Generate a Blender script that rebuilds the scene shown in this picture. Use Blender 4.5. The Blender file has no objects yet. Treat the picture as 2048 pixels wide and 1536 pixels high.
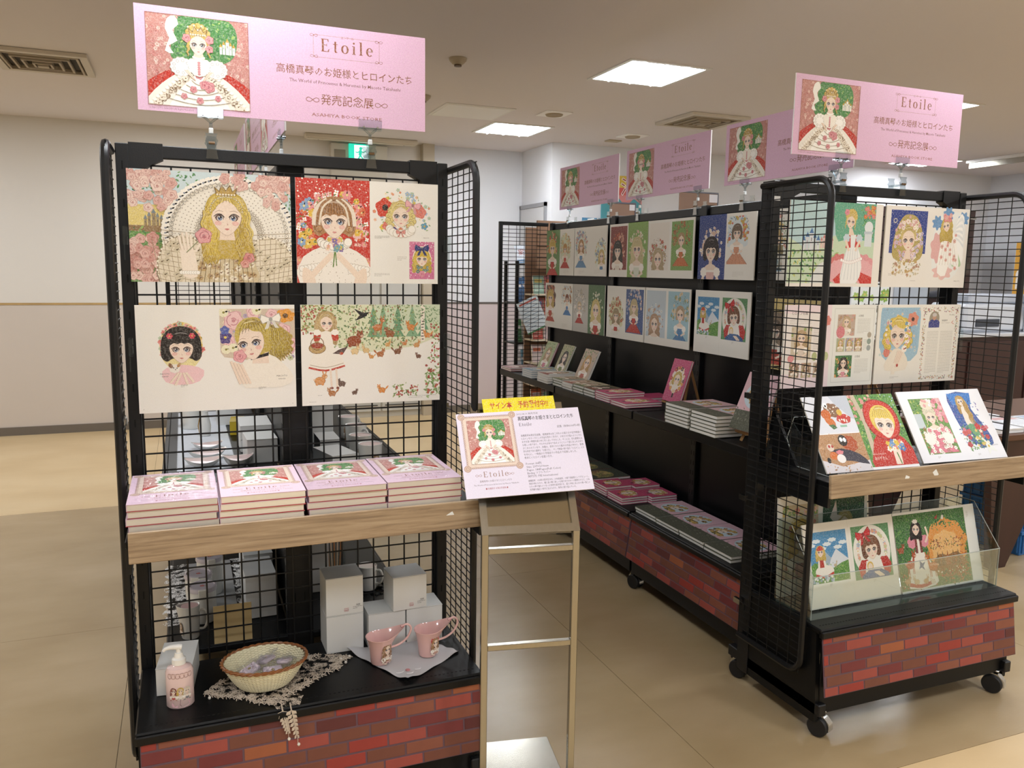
import bpy, math, random
from mathutils import Vector, Matrix, Euler
S = bpy.context.scene
COL = S.collection
PI = math.pi

# ---------------------------------------------------------------- camera
AZ, PITCH, ROLL, EYE, FPX = math.radians(21.962), math.radians(7.946), math.radians(0.8355), 1.548, 1630.4
F_ = Vector((math.sin(AZ)*math.cos(PITCH), math.cos(AZ)*math.cos(PITCH), -math.sin(PITCH)))
R_ = Vector((math.cos(AZ), -math.sin(AZ), 0)); U_ = R_.cross(F_)
cr, sr = math.cos(ROLL), math.sin(ROLL)
Rr = R_*cr + U_*sr; Ur = U_*cr - R_*sr
cd = bpy.data.cameras.new('camera'); cam = bpy.data.objects.new('camera', cd); COL.objects.link(cam)
cd.sensor_width = 36; cd.lens = 36*FPX/2048; cd.clip_end = 60; cd.clip_start = .05
M = Matrix((Rr, Ur, -F_)).transposed().to_4x4(); M.translation = Vector((0, 0, EYE))
cam.matrix_world = M
S.camera = cam

# ---------------------------------------------------------------- world, lights, exposure
S.view_settings.view_transform = 'Standard'; S.view_settings.look = 'None'
S.view_settings.gamma = 1; S.view_settings.use_curve_mapping = False
S.view_settings.exposure = 0.12
w = bpy.data.worlds.new('world'); S.world = w; w.use_nodes = True
w.node_tree.nodes['Background'].inputs[0].default_value = (.97, .98, 1, 1)
w.node_tree.nodes['Background'].inputs[1].default_value = .35
PANEL_E = 30.0                       # emission of the ceiling light panels
# the rest of the store's ceiling lights, outside the picture (same size and output as the panels in view)
for i_, (x_, y_) in enumerate([(.12, 7.1), (-2.6, 4.76), (-2.6, 7.1), (2.83, 2.3), (.12, 2.3), (-2.6, 2.3), (5.27, 2.3), (8.0, 4.7), (8.2, 2.3), (2.83, -.1), (.12, -.1), (-2.6, -.1), (5.5, -.1), (8.2, -.1), (2.83, -2.5), (.12, -2.5), (5.5, -2.5), (10.6, 4.6), (10.6, 1.0)]):
    ld = bpy.data.lights.new('store_light', 'AREA'); ld.shape = 'SQUARE'; ld.size = .524; ld.energy = PANEL_E*math.pi*.2746; ld.color = (.905, .947, .991)
    lo = bpy.data.objects.new('store_light', ld); COL.objects.link(lo); lo.location = (x_, y_, 2.808)
S.cycles.max_bounces = 8; S.cycles.diffuse_bounces = 4; S.cycles.transparent_max_bounces = 24
S.cycles.caustics_reflective = False; S.cycles.caustics_refractive = False
S.cycles.sample_clamp_indirect = 4

# ---------------------------------------------------------------- colour and material helpers
def lin(c):
    if isinstance(c, str):
        c = c.lstrip('#'); c = tuple(int(c[i:i+2], 16)/255 for i in (0, 2, 4))
    return tuple((v/12.92 if v <= .04045 else ((v+.055)/1.055)**2.4) for v in c)
MATS = {}
def mat(name, col='#808080', rough=.5, metal=0, spec=.5, noise=None, bump=None, emit=None, coat=0, aniso=0):
    if name in MATS: return MATS[name]
    m = bpy.data.materials.new(name); m.use_nodes = True; nt = m.node_tree; b = nt.nodes['Principled BSDF']
    c = lin(col)
    b.inputs['Base Color'].default_value = (*c, 1); b.inputs['Roughness'].default_value = rough
    b.inputs['Metallic'].default_value = metal; b.inputs['Specular IOR Level'].default_value = spec
    if coat: b.inputs['Coat Weight'].default_value = coat; b.inputs['Coat Roughness'].default_value = .08
    tc = nt.nodes.new('ShaderNodeTexCoord')
    if noise:                       # (scale, amount, stretch vector)
        mp = nt.nodes.new('ShaderNodeMapping'); mp.inputs['Scale'].default_value = noise[2] if len(noise) > 2 else (1, 1, 1)
        nt.links.new(tc.outputs['Object'], mp.inputs[0])
        n = nt.nodes.new('ShaderNodeTexNoise'); n.inputs['Scale'].default_value = noise[0]; n.inputs['Detail'].default_value = 5
        nt.links.new(mp.outputs[0], n.inputs['Vector'])
        mx = nt.nodes.new('ShaderNodeMix'); mx.data_type = 'RGBA'
        a = noise[1]
        mx.inputs[6].default_value = (*[v*(1-a) for v in c], 1); mx.inputs[7].default_value = (*[min(1, v*(1+a)) for v in c], 1)
        nt.links.new(n.outputs['Fac'], mx.inputs[0]); nt.links.new(mx.outputs[2], b.inputs['Base Color'])
    if bump:
        n2 = nt.nodes.new('ShaderNodeTexNoise'); n2.inputs['Scale'].default_value = bump[0]; n2.inputs['Detail'].default_value = 4
        nt.links.new(tc.outputs['Object'], n2.inputs['Vector'])
        bp = nt.nodes.new('ShaderNodeBump'); bp.inputs['Strength'].default_value = bump[1]; bp.inputs['Distance'].default_value = .002
        nt.links.new(n2.outputs['Fac'], bp.inputs['Height']); nt.links.new(bp.outputs[0], b.inputs['Normal'])
    if emit:
        b.inputs['Emission Color'].default_value = (*lin(emit[0]), 1); b.inputs['Emission Strength'].default_value = emit[1]
    MATS[name] = m; return m
def clear(name, tint='#ffffff', gloss=.12, rough=.03, bump=None):
    """clear plastic: light passes through, the surface shines more at grazing angles"""
    if name in MATS: return MATS[name]
    m = bpy.data.materials.new(name); m.use_nodes = True; nt = m.node_tree; nt.nodes.clear()
    o = nt.nodes.new('ShaderNodeOutputMaterial'); t = nt.nodes.new('ShaderNodeBsdfTransparent'); g = nt.nodes.new('ShaderNodeBsdfGlossy')
    t.inputs[0].default_value = (*lin(tint), 1); g.inputs['Roughness'].default_value = rough
    g.inputs['Color'].default_value = (.95, .97, 1, 1)
    l = nt.nodes.new('ShaderNodeLayerWeight'); l.inputs[0].default_value = .25
    ma = nt.nodes.new('ShaderNodeMath'); ma.operation = 'MULTIPLY_ADD'; ma.inputs[1].default_value = .3; ma.inputs[2].default_value = gloss; ma.use_clamp = True
    nt.links.new(l.outputs['Fresnel'], ma.inputs[0])
    mx = nt.nodes.new('ShaderNodeMixShader'); nt.links.new(ma.outputs[0], mx.inputs[0]); nt.links.new(t.outputs[0], mx.inputs[1]); nt.links.new(g.outputs[0], mx.inputs[2])
    if bump:
        n = nt.nodes.new('ShaderNodeTexNoise'); n.inputs['Scale'].default_value = bump[0]; n.inputs['Detail'].default_value = 3
        tc = nt.nodes.new('ShaderNodeTexCoord'); nt.links.new(tc.outputs['Object'], n.inputs['Vector'])
        bp = nt.nodes.new('ShaderNodeBump'); bp.inputs['Strength'].default_value = bump[1]; bp.inputs['Distance'].default_value = .01
        nt.links.new(n.outputs['Fac'], bp.inputs['Height']); nt.links.new(bp.outputs[0], g.inputs['Normal']); nt.links.new(bp.outputs[0], l.inputs['Normal'])
    nt.links.new(mx.outputs[0], o.inputs[0]); MATS[name] = m; return m
def lace_mat(name, col, scale, hole):
    """openwork thread: a procedural net, open between the threads"""
    if name in MATS: return MATS[name]
    m = bpy.data.materials.new(name); m.use_nodes = True; nt = m.node_tree; b = nt.nodes['Principled BSDF']; o = nt.nodes['Material Output']
    b.inputs['Base Color'].default_value = (*lin(col), 1); b.inputs['Roughness'].default_value = .9
    tc = nt.nodes.new('ShaderNodeTexCoord'); v = nt.nodes.new('ShaderNodeTexVoronoi'); v.feature = 'DISTANCE_TO_EDGE'; v.inputs['Scale'].default_value = scale
    n = nt.nodes.new('ShaderNodeTexNoise'); n.inputs['Scale'].default_value = scale*.22
    nt.links.new(tc.outputs['Object'], v.inputs['Vector']); nt.links.new(tc.outputs['Object'], n.inputs['Vector'])
    ad = nt.nodes.new('ShaderNodeMath'); ad.operation = 'MULTIPLY_ADD'; ad.inputs[1].default_value = hole; ad.inputs[2].default_value = -hole*.42
    nt.links.new(n.outputs['Fac'], ad.inputs[0])
    lt = nt.nodes.new('ShaderNodeMath'); lt.operation = 'LESS_THAN'; nt.links.new(v.outputs['Distance'], lt.inputs[0]); nt.links.new(ad.outputs[0], lt.inputs[1])
    tr = nt.nodes.new('ShaderNodeBsdfTransparent'); mx = nt.nodes.new('ShaderNodeMixShader')
    nt.links.new(lt.outputs[0], mx.inputs[0]); nt.links.new(tr.outputs[0], mx.inputs[1]); nt.links.new(b.outputs[0], mx.inputs[2])
    nt.links.new(mx.outputs[0], o.inputs[0]); MATS[name] = m; return m

BLACK = mat('black_powder_coat', '#101113', .4, 0, .38, bump=(420, .12))
BLACKP = mat('black_steel_panel', '#0b0c0e', .4, 0, .26, bump=(300, .1))
DARK = mat('slot_black', '#020202', .9)
CHROME = mat('chrome', '#c9cbcd', .18, 1)
STEEL = mat('brushed_steel', '#aaa69b', .24, 1, noise=(90, .10, (1, 1, .04)))
WHITE = mat('white_paint', '#e9e7e2', .5)
PAPER = mat('board_card', '#eeebe1', .6)
ACRYL = clear('clear_acrylic', '#f7fbfa', .02)
FILM = clear('shrink_film', '#fdfdff', .035, .09, bump=(45, .35))
WRAP = clear('wrapped_film', '#f6f6fa', .14, .10, bump=(160, 1.0))
def oak():
    m = bpy.data.materials.new('oak_laminate'); m.use_nodes = True; nt = m.node_tree; b = nt.nodes['Principled BSDF']; b.inputs['Roughness'].default_value = .33
    tc = nt.nodes.new('ShaderNodeTexCoord'); mp = nt.nodes.new('ShaderNodeMapping'); mp.inputs['Scale'].default_value = (1.6, 14, 38)
    nt.links.new(tc.outputs['Object'], mp.inputs[0])
    n = nt.nodes.new('ShaderNodeTexNoise'); n.inputs['Scale'].default_value = 2.2; n.inputs['Detail'].default_value = 9; n.inputs['Roughness'].default_value = .68; n.inputs['Distortion'].default_value = .6
    nt.links.new(mp.outputs[0], n.inputs['Vector'])
    r = nt.nodes.new('ShaderNodeValToRGB'); e = r.color_ramp.elements
    e[0].position = .3; e[0].color = (*lin('#806c56'), 1); e[1].position = .72; e[1].color = (*lin('#bfab8f'), 1)
    x = e.new(.5); x.color = (*lin('#a68f73'), 1)
    nt.links.new(n.outputs['Fac'], r.inputs[0]); nt.links.new(r.outputs[0], b.inputs['Base Color'])
    MATS['oak'] = m; return m
OAK = oak()

# ---------------------------------------------------------------- mesh helpers
class MB:
    def __init__(s): s.v = []; s.f = []
    def add(s, v, f):
        k = len(s.v); s.v += [tuple(p) for p in v]; s.f += [tuple(i+k for i in q) for q in f]; return s
    def box(s, x0, x1, y0, y1, z0, z1):
        v = [(x, y, z) for z in (z0, z1) for y in (y0, y1) for x in (x0, x1)]
        return s.add(v, [(0, 2, 3, 1), (4, 5, 7, 6), (0, 1, 5, 4), (2, 6, 7, 3), (0, 4, 6, 2), (1, 3, 7, 5)])
    def bbox(s, x0, x1, y0, y1, z0, z1, b):          # box with chamfered edges
        v = []; X, Y, Z = (x0, x1), (y0, y1), (z0, z1)
        import itertools
        pts = []
        for ix, iy, iz in itertools.product((0, 1), repeat=3):
            sx, sy, sz = (1-2*ix), (1-2*iy), (1-2*iz)
            pts.append((X[ix]+b*sx, Y[iy]+b*sy, Z[iz])); pts.append((X[ix]+b*sx, Y[iy], Z[iz]+b*sz)); pts.append((X[ix], Y[iy]+b*sy, Z[iz]+b*sz))
        import bmesh
        bm = bmesh.new(); [bm.verts.new(p) for p in pts]; r = bmesh.ops.convex_hull(bm, input=bm.verts)
        bmesh.ops.dissolve_limit(bm, angle_limit=.02, verts=bm.verts, edges=bm.edges)
        bm.verts.index_update(); vv = [v.co[:] for v in bm.verts]; ff = [tuple(q.index for q in f.verts) for f in bm.faces]; bm.free()
        return s.add(vv, ff)
    def quad(s, a, b, c, d): return s.add([a, b, c, d], [(0, 1, 2, 3)])
    def tube(s, pts, r, n=8, cap=True, closed=False):
        P = [Vector(p) for p in pts]; m = len(P); rr = r if isinstance(r, (list, tuple)) else [r]*m
        k = len(s.v); up = None
        for i, p in enumerate(P):
            if closed: t = (P[(i+1) % m]-P[i-1]).normalized()
            else: t = (P[min(i+1, m-1)]-P[max(i-1, 0)]).normalized()
            if up is None:
                up = Vector((0, 0, 1)) if abs(t.z) < .9 else Vector((1, 0, 0))
            a = (up - t*up.dot(t))
            if a.length < 1e-6: a = t.orthogonal()
            a.normalize(); b = t.cross(a); up = a
            for j in range(n):
                q = 2*PI*j/n; s.v.append(tuple(p + (a*math.cos(q)+b*math.sin(q))*rr[i]))
        L = m if closed else m-1
        for i in range(L):
            for j in range(n):
                i2 = (i+1) % m; j2 = (j+1) % n
                s.f.append((k+i*n+j, k+i*n+j2, k+i2*n+j2, k+i2*n+j))
        if cap and not closed:
            s.f.append(tuple(k+j for j in reversed(range(n)))); s.f.append(tuple(k+(m-1)*n+j for j in range(n)))
        return s
    def bar(s, p0, p1, w, h):        # rectangular bar between two points, h measured along z-ish
        a, b = Vector(p0), Vector(p1); t = (b-a).normalized()
        u = Vector((0, 0, 1)) if abs(t.z) < .95 else Vector((0, 1, 0))
        x = t.cross(u).normalized(); y = x.cross(t).normalized()
        v = []
        for p in (a, b):
            for i, j in ((-1, -1), (1, -1), (1, 1), (-1, 1)): v.append(p + x*(i*w/2) + y*(j*h/2))
        return s.add(v, [(0, 3, 2, 1), (4, 5, 6, 7), (0, 1, 5, 4), (1, 2, 6, 5), (2, 3, 7, 6), (3, 0, 4, 7)])
    def prism(s, poly, z0, z1, axis='z'):
        n = len(poly)
        def mk(a, b, c): return {'z': (a, b, c), 'y': (a, c, b), 'x': (c, a, b)}[axis]
        v = [mk(a, b, z0) for a, b in poly] + [mk(a, b, z1) for a, b in poly]
        return s.add(v, [tuple(reversed(range(n))), tuple(range(n, 2*n))] + [(i, (i+1) % n, n+(i+1) % n, n+i) for i in range(n)])
    def lathe(s, prof, n=32, c=(0, 0, 0), sx=1, sy=1, fn=None):
        k = len(s.v); m = len(prof)
        for i, (r, z) in enumerate(prof):
            for j in range(n):
                a = 2*PI*j/n; x, y, zz = r*math.cos(a)*sx, r*math.sin(a)*sy, z
                if fn: x, y, zz = fn(x, y, zz, a, i)
                s.v.append((c[0]+x, c[1]+y, c[2]+zz))
        for i in range(m-1):
            for j in range(n):
                s.f.append((k+i*n+j, k+i*n+(j+1) % n, k+(i+1)*n+(j+1) % n, k+(i+1)*n+j))
        if prof[0][0] > 1e-5: s.f.append(tuple(k+j for j in reversed(range(n))))
        if prof[-1][0] > 1e-5: s.f.append(tuple(k+(m-1)*n+j for j in range(n)))
        return s
    def xf(s, M, k=0): s.v[k:] = [tuple(M @ Vector(p)) for p in s.v[k:]]; return s
    def mesh(s, name, m, smooth=False):
        me = bpy.data.meshes.new(name); me.from_pydata(s.v, [], s.f)
        for x in (m if isinstance(m, (list, tuple)) else [m]): me.materials.append(x)
        me.update()
        if smooth:
            me.polygons.foreach_set('use_smooth', [True]*len(me.polygons))
            try: me.set_sharp_from_angle(angle=math.radians(40))
            except Exception: pass
        return me
    def build(s, name, m, parent=None, smooth=False, loc=None, rot=None):
        return link(name, s.mesh(name, m, smooth), parent, loc, rot)
def link(name, me, parent=None, loc=None, rot=None):
    o = bpy.data.objects.new(name, me); COL.objects.link(o)
    if parent is not None: o.parent = parent
    if loc is not None: o.location = loc
    if rot is not None: o.rotation_euler = rot
    return o
def tag(o, label=None, cat=None, group=None, kind=None):
    if label: o['label'] = label
    if cat: o['category'] = cat
    if group: o['group'] = group
    if kind: o['kind'] = kind
    return o
def thing(name, label, cat, loc=(0, 0, 0), rot=(0, 0, 0), group=None):
    return tag(link(name, None, None, loc, rot), label, cat, group)
def copy_tree(o, parent=None):
    c = o.copy(); COL.objects.link(c)
    if parent is not None: c.parent = parent
    for ch in list(o.children): copy_tree(ch, c)
    return c
ORD = ['top', 'second', 'third', 'fourth', 'fifth', 'sixth', 'seventh', 'eighth']
# ---------------------------------------------------------------- flat prints: coloured shapes laid over one another on the sheet
def print_material():
    m = bpy.data.materials.new('printed_ink'); m.use_nodes = True; nt = m.node_tree; b = nt.nodes['Principled BSDF']
    a = nt.nodes.new('ShaderNodeAttribute'); a.attribute_name = 'ink'; L = nt.links.new
    tc = nt.nodes.new('ShaderNodeTexCoord'); hs = nt.nodes.new('ShaderNodeSeparateColor'); hs.mode = 'HSV'; L(a.outputs['Color'], hs.inputs[0])
    def N(scale, det): n = nt.nodes.new('ShaderNodeTexNoise'); n.inputs['Scale'].default_value = scale; n.inputs['Detail'].default_value = det; n.inputs['Roughness'].default_value = .65; L(tc.outputs['Object'], n.inputs['Vector']); return n
    def mul(x, y, k=None):
        q = nt.nodes.new('ShaderNodeMath'); q.operation = 'MULTIPLY'; q.use_clamp = True; L(x, q.inputs[0])
        if k is None: L(y, q.inputs[1])
        else: q.inputs[1].default_value = k
        return q.outputs[0]
    def ramp(n, lo, hi): q = nt.nodes.new('ShaderNodeMapRange'); q.inputs[1].default_value = lo; q.inputs[2].default_value = hi; L(n.outputs['Fac'], q.inputs[0]); return q.outputs[0]
    sat = mul(hs.outputs[1], None, 1.5)
    m1 = nt.nodes.new('ShaderNodeMix'); m1.data_type = 'RGBA'; m1.blend_type = 'MULTIPLY'; m1.inputs[7].default_value = (.52, .45, .40, 1); L(mul(mul(sat, ramp(N(420, 4), .42, .68)), None, .75), m1.inputs[0]); L(a.outputs['Color'], m1.inputs[6])
    m2 = nt.nodes.new('ShaderNodeMix'); m2.data_type = 'RGBA'; m2.inputs[7].default_value = (.86, .82, .76, 1); L(mul(mul(sat, ramp(N(190, 5), .47, .75)), None, .42), m2.inputs[0]); L(m1.outputs[2], m2.inputs[6])
    L(m2.outputs[2], b.inputs['Base Color'])
    b.inputs['Roughness'].default_value = .5; b.inputs['Specular IOR Level'].default_value = .35
    return m
INK = print_material()
TXT = {}
def glyphs(s, bold=0):
    if (s, bold) in TXT: return TXT[(s, bold)]
    c = bpy.data.curves.new('lettering', 'FONT'); c.body = s; c.size = 1; c.resolution_u = 1 if len(s) > 4 else 3; c.offset = bold
    o = bpy.data.objects.new('lettering', c); COL.objects.link(o)
    dg = bpy.context.evaluated_depsgraph_get(); dg.update(); me = o.evaluated_get(dg).to_mesh()
    v = [(p.co.x, p.co.y) for p in me.vertices]; f = [tuple(p.vertices) for p in me.polygons]
    o.evaluated_get(dg).to_mesh_clear(); bpy.data.objects.remove(o); bpy.data.curves.remove(c)
    x0 = min([p[0] for p in v] or [0]); x1 = max([p[0] for p in v] or [1])
    TXT[(s, bold)] = (v, f, x0, x1); return TXT[(s, bold)]
def sm(pts, n=4, closed=True):
    out = []; m = len(pts)
    for i in range(m if closed else m-1):
        p0, p1, p2, p3 = (pts[(i-1) % m], pts[i], pts[(i+1) % m], pts[(i+2) % m]) if closed else (pts[max(i-1, 0)], pts[i], pts[i+1], pts[min(i+2, m-1)])
        for k in range(n):
            t = k/n; t2 = t*t; t3 = t2*t
            out.append(tuple(.5*((2*p1[j])+(-p0[j]+p2[j])*t+(2*p0[j]-5*p1[j]+4*p2[j]-p3[j])*t2+(-p0[j]+3*p1[j]-3*p2[j]+p3[j])*t3) for j in (0, 1)))
    if not closed: out.append(pts[-1])
    return out
def mixc(a, b, t):
    a, b = [tuple(int(c.lstrip('#')[i:i+2], 16) for i in (0, 2, 4)) for c in (a, b)]
    return '#%02x%02x%02x' % tuple(int(max(0, min(255, x+(y-x)*t))) for x, y in zip(a, b))
class Art:
    """canvas in centimetres, origin at the bottom left"""
    def __init__(s, w, h, bg=None, seed=1):
        s.w, s.h = w, h; s.v = []; s.f = []; s.c = []; s.z = 0; s.T = [(0, 0, 1, 0, 1)]; s.clip = None; s.R = random.Random(seed)
        if bg: s.rect(0, 0, w, h, bg)
    def push(s, x, y, k=1, rot=0, mir=1):
        X, Y = s._t((x, y)); a = s.T[-1]; s.T.append((X, Y, a[2]*k, a[3]+rot*a[4], a[4]*mir))
    def pop(s): s.T.pop()
    def _t(s, p):
        x, y, k, r, m = s.T[-1]; c, d = math.cos(r), math.sin(r); px, py = p[0]*k*m, p[1]*k
        return (x+px*c-py*d, y+px*d+py*c)
    def P(s, pts, col, dz=1):
        q = [s._t(p) for p in pts]
        if s.T[-1][4] < 0: q.reverse()
        if s.clip:
            x0, y0, x1, y1 = s.clip
            for ax, lim, sg in ((0, x0, 1), (0, x1, -1), (1, y0, 1), (1, y1, -1)):
                o = []
                for i in range(len(q)):
                    a, b = q[i-1], q[i]; ia, ib = (a[ax]-lim)*sg >= 0, (b[ax]-lim)*sg >= 0
                    if ia != ib:
                        t = (lim-a[ax])/(b[ax]-a[ax]); o.append((a[0]+(b[0]-a[0])*t, a[1]+(b[1]-a[1])*t))
                    if ib: o.append(b)
                q = o
                if len(q) < 3: return
        k = len(s.v); s.v += [(x, y, s.z) for x, y in q]; s.f.append(tuple(range(k, k+len(q)))); s.c.append(col); s.z += dz
    def rect(s, x0, y0, x1, y1, col): s.P([(x0, y0), (x1, y0), (x1, y1), (x0, y1)], col)
    def ell(s, cx, cy, rx, ry, col, n=18, a=0):
        c, d = math.cos(a), math.sin(a)
        s.P([(cx+rx*math.cos(t)*c-ry*math.sin(t)*d, cy+rx*math.cos(t)*d+ry*math.sin(t)*c) for t in [2*PI*i/n for i in range(n)]], col)
    def blob(s, cx, cy, rx, ry, col, amp=.08, k=9, n=54, ph=0):
        s.P([(cx+rx*(1+amp*math.sin(k*t+ph))*math.cos(t), cy+ry*(1+amp*math.sin(k*t+ph))*math.sin(t)) for t in [2*PI*i/n for i in range(n)]], col)
    def line(s, pts, w, col, smooth=0):
        if smooth: pts = sm(pts, smooth, False)
        z = s.z
        L = []; R = []
        for i, p in enumerate(pts):
            a, b = pts[max(i-1, 0)], pts[min(i+1, len(pts)-1)]; dx, dy = b[0]-a[0], b[1]-a[1]; l = math.hypot(dx, dy) or 1
            ww = w*.5*(w and 1); L.append((p[0]-dy/l*ww, p[1]+dx/l*ww)); R.append((p[0]+dy/l*ww, p[1]-dx/l*ww))
        for i in range(len(pts)-1): s.P([L[i+1], L[i], R[i], R[i+1]], col, 0)
        s.z = z+1
    def frame(s, x0, y0, x1, y1, w, col):
        for a in ((x0, y0, x1, y0+w), (x0, y1-w, x1, y1), (x0, y0, x0+w, y1), (x1-w, y0, x1, y1)): s.rect(*a, col)
    def ring(s, cx, cy, r, w, col, n=16, ry=None):
        ry = ry or r; z = s.z
        for i in range(n):
            a, b = 2*PI*i/n, 2*PI*(i+1)/n
            s.P([(cx+r*math.cos(a), cy+ry*math.sin(a)), (cx+r*math.cos(b), cy+ry*math.sin(b)), (cx+(r-w)*math.cos(b), cy+(ry-w)*math.sin(b)), (cx+(r-w)*math.cos(a), cy+(ry-w)*math.sin(a))], col, 0)
        s.z = z+1
    def flower(s, cx, cy, r, col, mid='#e8c23a', n=5, a0=0):
        z = s.z
        for i in range(n):
            a = a0+2*PI*i/n; s.ell(cx+r*.58*math.cos(a), cy+r*.58*math.sin(a), r*.46, r*.40, col, 8, a); s.z = z+(i % 2)
        s.z = z+2; s.ell(cx, cy, r*.26, r*.26, mid, 8)
    def rose(s, cx, cy, r, col, dark=None):
        dark = dark or mixc(col, '#a03040', .35); a0 = s.R.random()*6
        s.blob(cx, cy, r, r, mixc(col, dark, .45), .1, 5, 20, a0); s.blob(cx, cy, r*.9, r*.9, col, .1, 5, 20, a0)
        for k in range(3):
            rr = r*(.68-.2*k); a = a0+k*2.2
            s.line([(cx+rr*math.cos(a+t), cy+rr*math.sin(a+t)) for t in (0, .6, 1.2, 1.8, 2.4)], r*.08, dark)
        s.ell(cx, cy, r*.2, r*.2, mixc(col, dark, .7), 7)
    def leaf(s, cx, cy, l, a, col):
        c, d = math.cos(a), math.sin(a); f = lambda x, y: (cx+x*c-y*d, cy+x*d+y*c)
        s.P([f(0, 0), f(l*.35, -l*.22), f(l*.75, -l*.16), f(l, 0), f(l*.75, l*.16), f(l*.35, l*.22)], col)
    def scat(s, n, reg, fn, lv=6, step=6):
        z = s.z
        for i in range(n):
            p = None
            for _ in range(30):
                if callable(reg): p = reg(s.R)
                else: p = (s.R.uniform(reg[0], reg[2]), s.R.uniform(reg[1], reg[3]))
                if p: break
            if not p: continue
            s.z = z+(i % lv)*step; fn(p[0], p[1], i)
        s.z = z+lv*step+2
    def text(s, t, x, y, h, col, al='l', width=None, bold=0):
        v, f, x0, x1 = glyphs(t, bold); k = h/.72 if not width else None
        ky = h/.72; kx = ky if not width else width/(x1-x0)
        w = (x1-x0)*kx; ox = {'l': 0, 'c': -w/2, 'r': -w}[al]
        q = [s._t((x+ox+(a-x0)*kx, y+b*ky)) for a, b in v]; n = len(s.v)
        s.v += [(a, b, s.z) for a, b in q]; s.f += [tuple(i+n for i in g) for g in f]; s.c += [col]*len(f); s.z += 1
    def lines(s, x0, y0, x1, y1, n, col='#9a958c', w=.09):
        z = s.z                                  # rows of very small print
        for i in range(n):
            y = y1-(y1-y0)*i/max(1, n-1); x = x0
            e = x1 if i < n-1 else x0+(x1-x0)*.5
            while x < e:
                l = s.R.uniform(.25, .8); s.P([(x, y), (min(x+l, e), y), (min(x+l, e), y+w), (x, y+w)], col, 0); x += l+.12
        s.z = z+1
    # ---- figures
    def face(s, x, y, r, rot=0, eye='#55657f', skin='#f6e3d2', lips='#d98a86', look=0):
        s.push(x, y, r, rot)
        o = sm([(0, 1.05), (.62, .93), (.95, .45), (.99, -.05), (.88, -.5), (.6, -.93), (.28, -1.24), (0, -1.36), (-.28, -1.24), (-.6, -.93), (-.88, -.5), (-.99, -.05), (-.95, .45), (-.62, .93)], 3)
        s.P([(a*1.03, b*1.02) for a, b in o], mixc(skin, '#8a6850', .45)); s.P(o, skin)
        for k in (-1, 1):
            s.ell(k*.58+look*.1, -.52, .24, .17, mixc(skin, '#f09a9a', .38), 10)
            ex, ey = k*.44+look*.12, -.16; s.push(ex, ey, .86); ex = ey = 0
            s.P(sm([(ex-k*.30, ey+.02), (ex-k*.12, ey+.27), (ex+k*.16, ey+.28), (ex+k*.40, ey+.06), (ex+k*.26, ey-.2), (ex-k*.02, ey-.25), (ex-k*.22, ey-.14)], 2), '#6a5048')
            s.ell(ex, ey-.02, .24, .22, '#f7f4f0', 12); s.ell(ex+look*.03, ey, .185, .20, '#2a242a', 12); s.ell(ex+look*.03, ey-.05, .15, .13, eye, 10)
            s.ell(ex+look*.03, ey+.01, .08, .10, '#15131a', 8); s.ell(ex-.06, ey+.09, .05, .06, '#ffffff', 6); s.ell(ex+.07, ey-.08, .035, .04, '#ffffff', 6)
            s.line([(ex-k*.34, ey+.06), (ex-k*.1, ey+.30), (ex+k*.2, ey+.31), (ex+k*.48, ey+.12)], .07, '#2c211e', 2)
            s.line([(ex-k*.26, ey+.52), (ex+k*.08, ey+.6), (ex+k*.36, ey+.48)], .035, '#a98a6a', 2); s.pop()
        s.line([(.02+look*.15, -.52), (.07+look*.15, -.62), (.0+look*.15, -.65)], .035, '#c08a78')
        s.P(sm([(-.17+look*.12, -.92), (-.05+look*.12, -.86), (look*.12, -.885), (.05+look*.12, -.86), (.17+look*.12, -.92), (look*.12, -1.01)], 2), lips)
        s.pop()
    def wavy(s, x0, y0, x1, y1, w, col, dk, amp=.3, k=4, n=16):
        L = []; R = []
        for i in range(n+1):
            t = i/n; cx = x0+(x1-x0)*t+amp*math.sin(k*PI*t)*min(1, t*3); cy = y0+(y1-y0)*t; ww = w*(1-.75*t**2)
            L.append((cx-ww/2, cy)); R.append((cx+ww/2, cy))
        z = s.z
        for i in range(n): s.P([L[i+1], R[i+1], R[i], L[i]], col, 0)
        s.z = z+1; s.line(L, w*.10, dk); s.line([((a[0]+b[0])/2, a[1]) for a, b in zip(L, R)], w*.08, dk)
    def curl(s, x, y, r, col, dk):
        s.ell(x, y, r, r*1.05, dk, 12); s.ell(x, y, r*.9, r*.95, col, 12)
        s.line([(x+r*q*math.cos(7*q), y+r*q*math.sin(7*q)) for q in (.75, .65, .55, .45, .35, .25, .12)], r*.11, dk)
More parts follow.
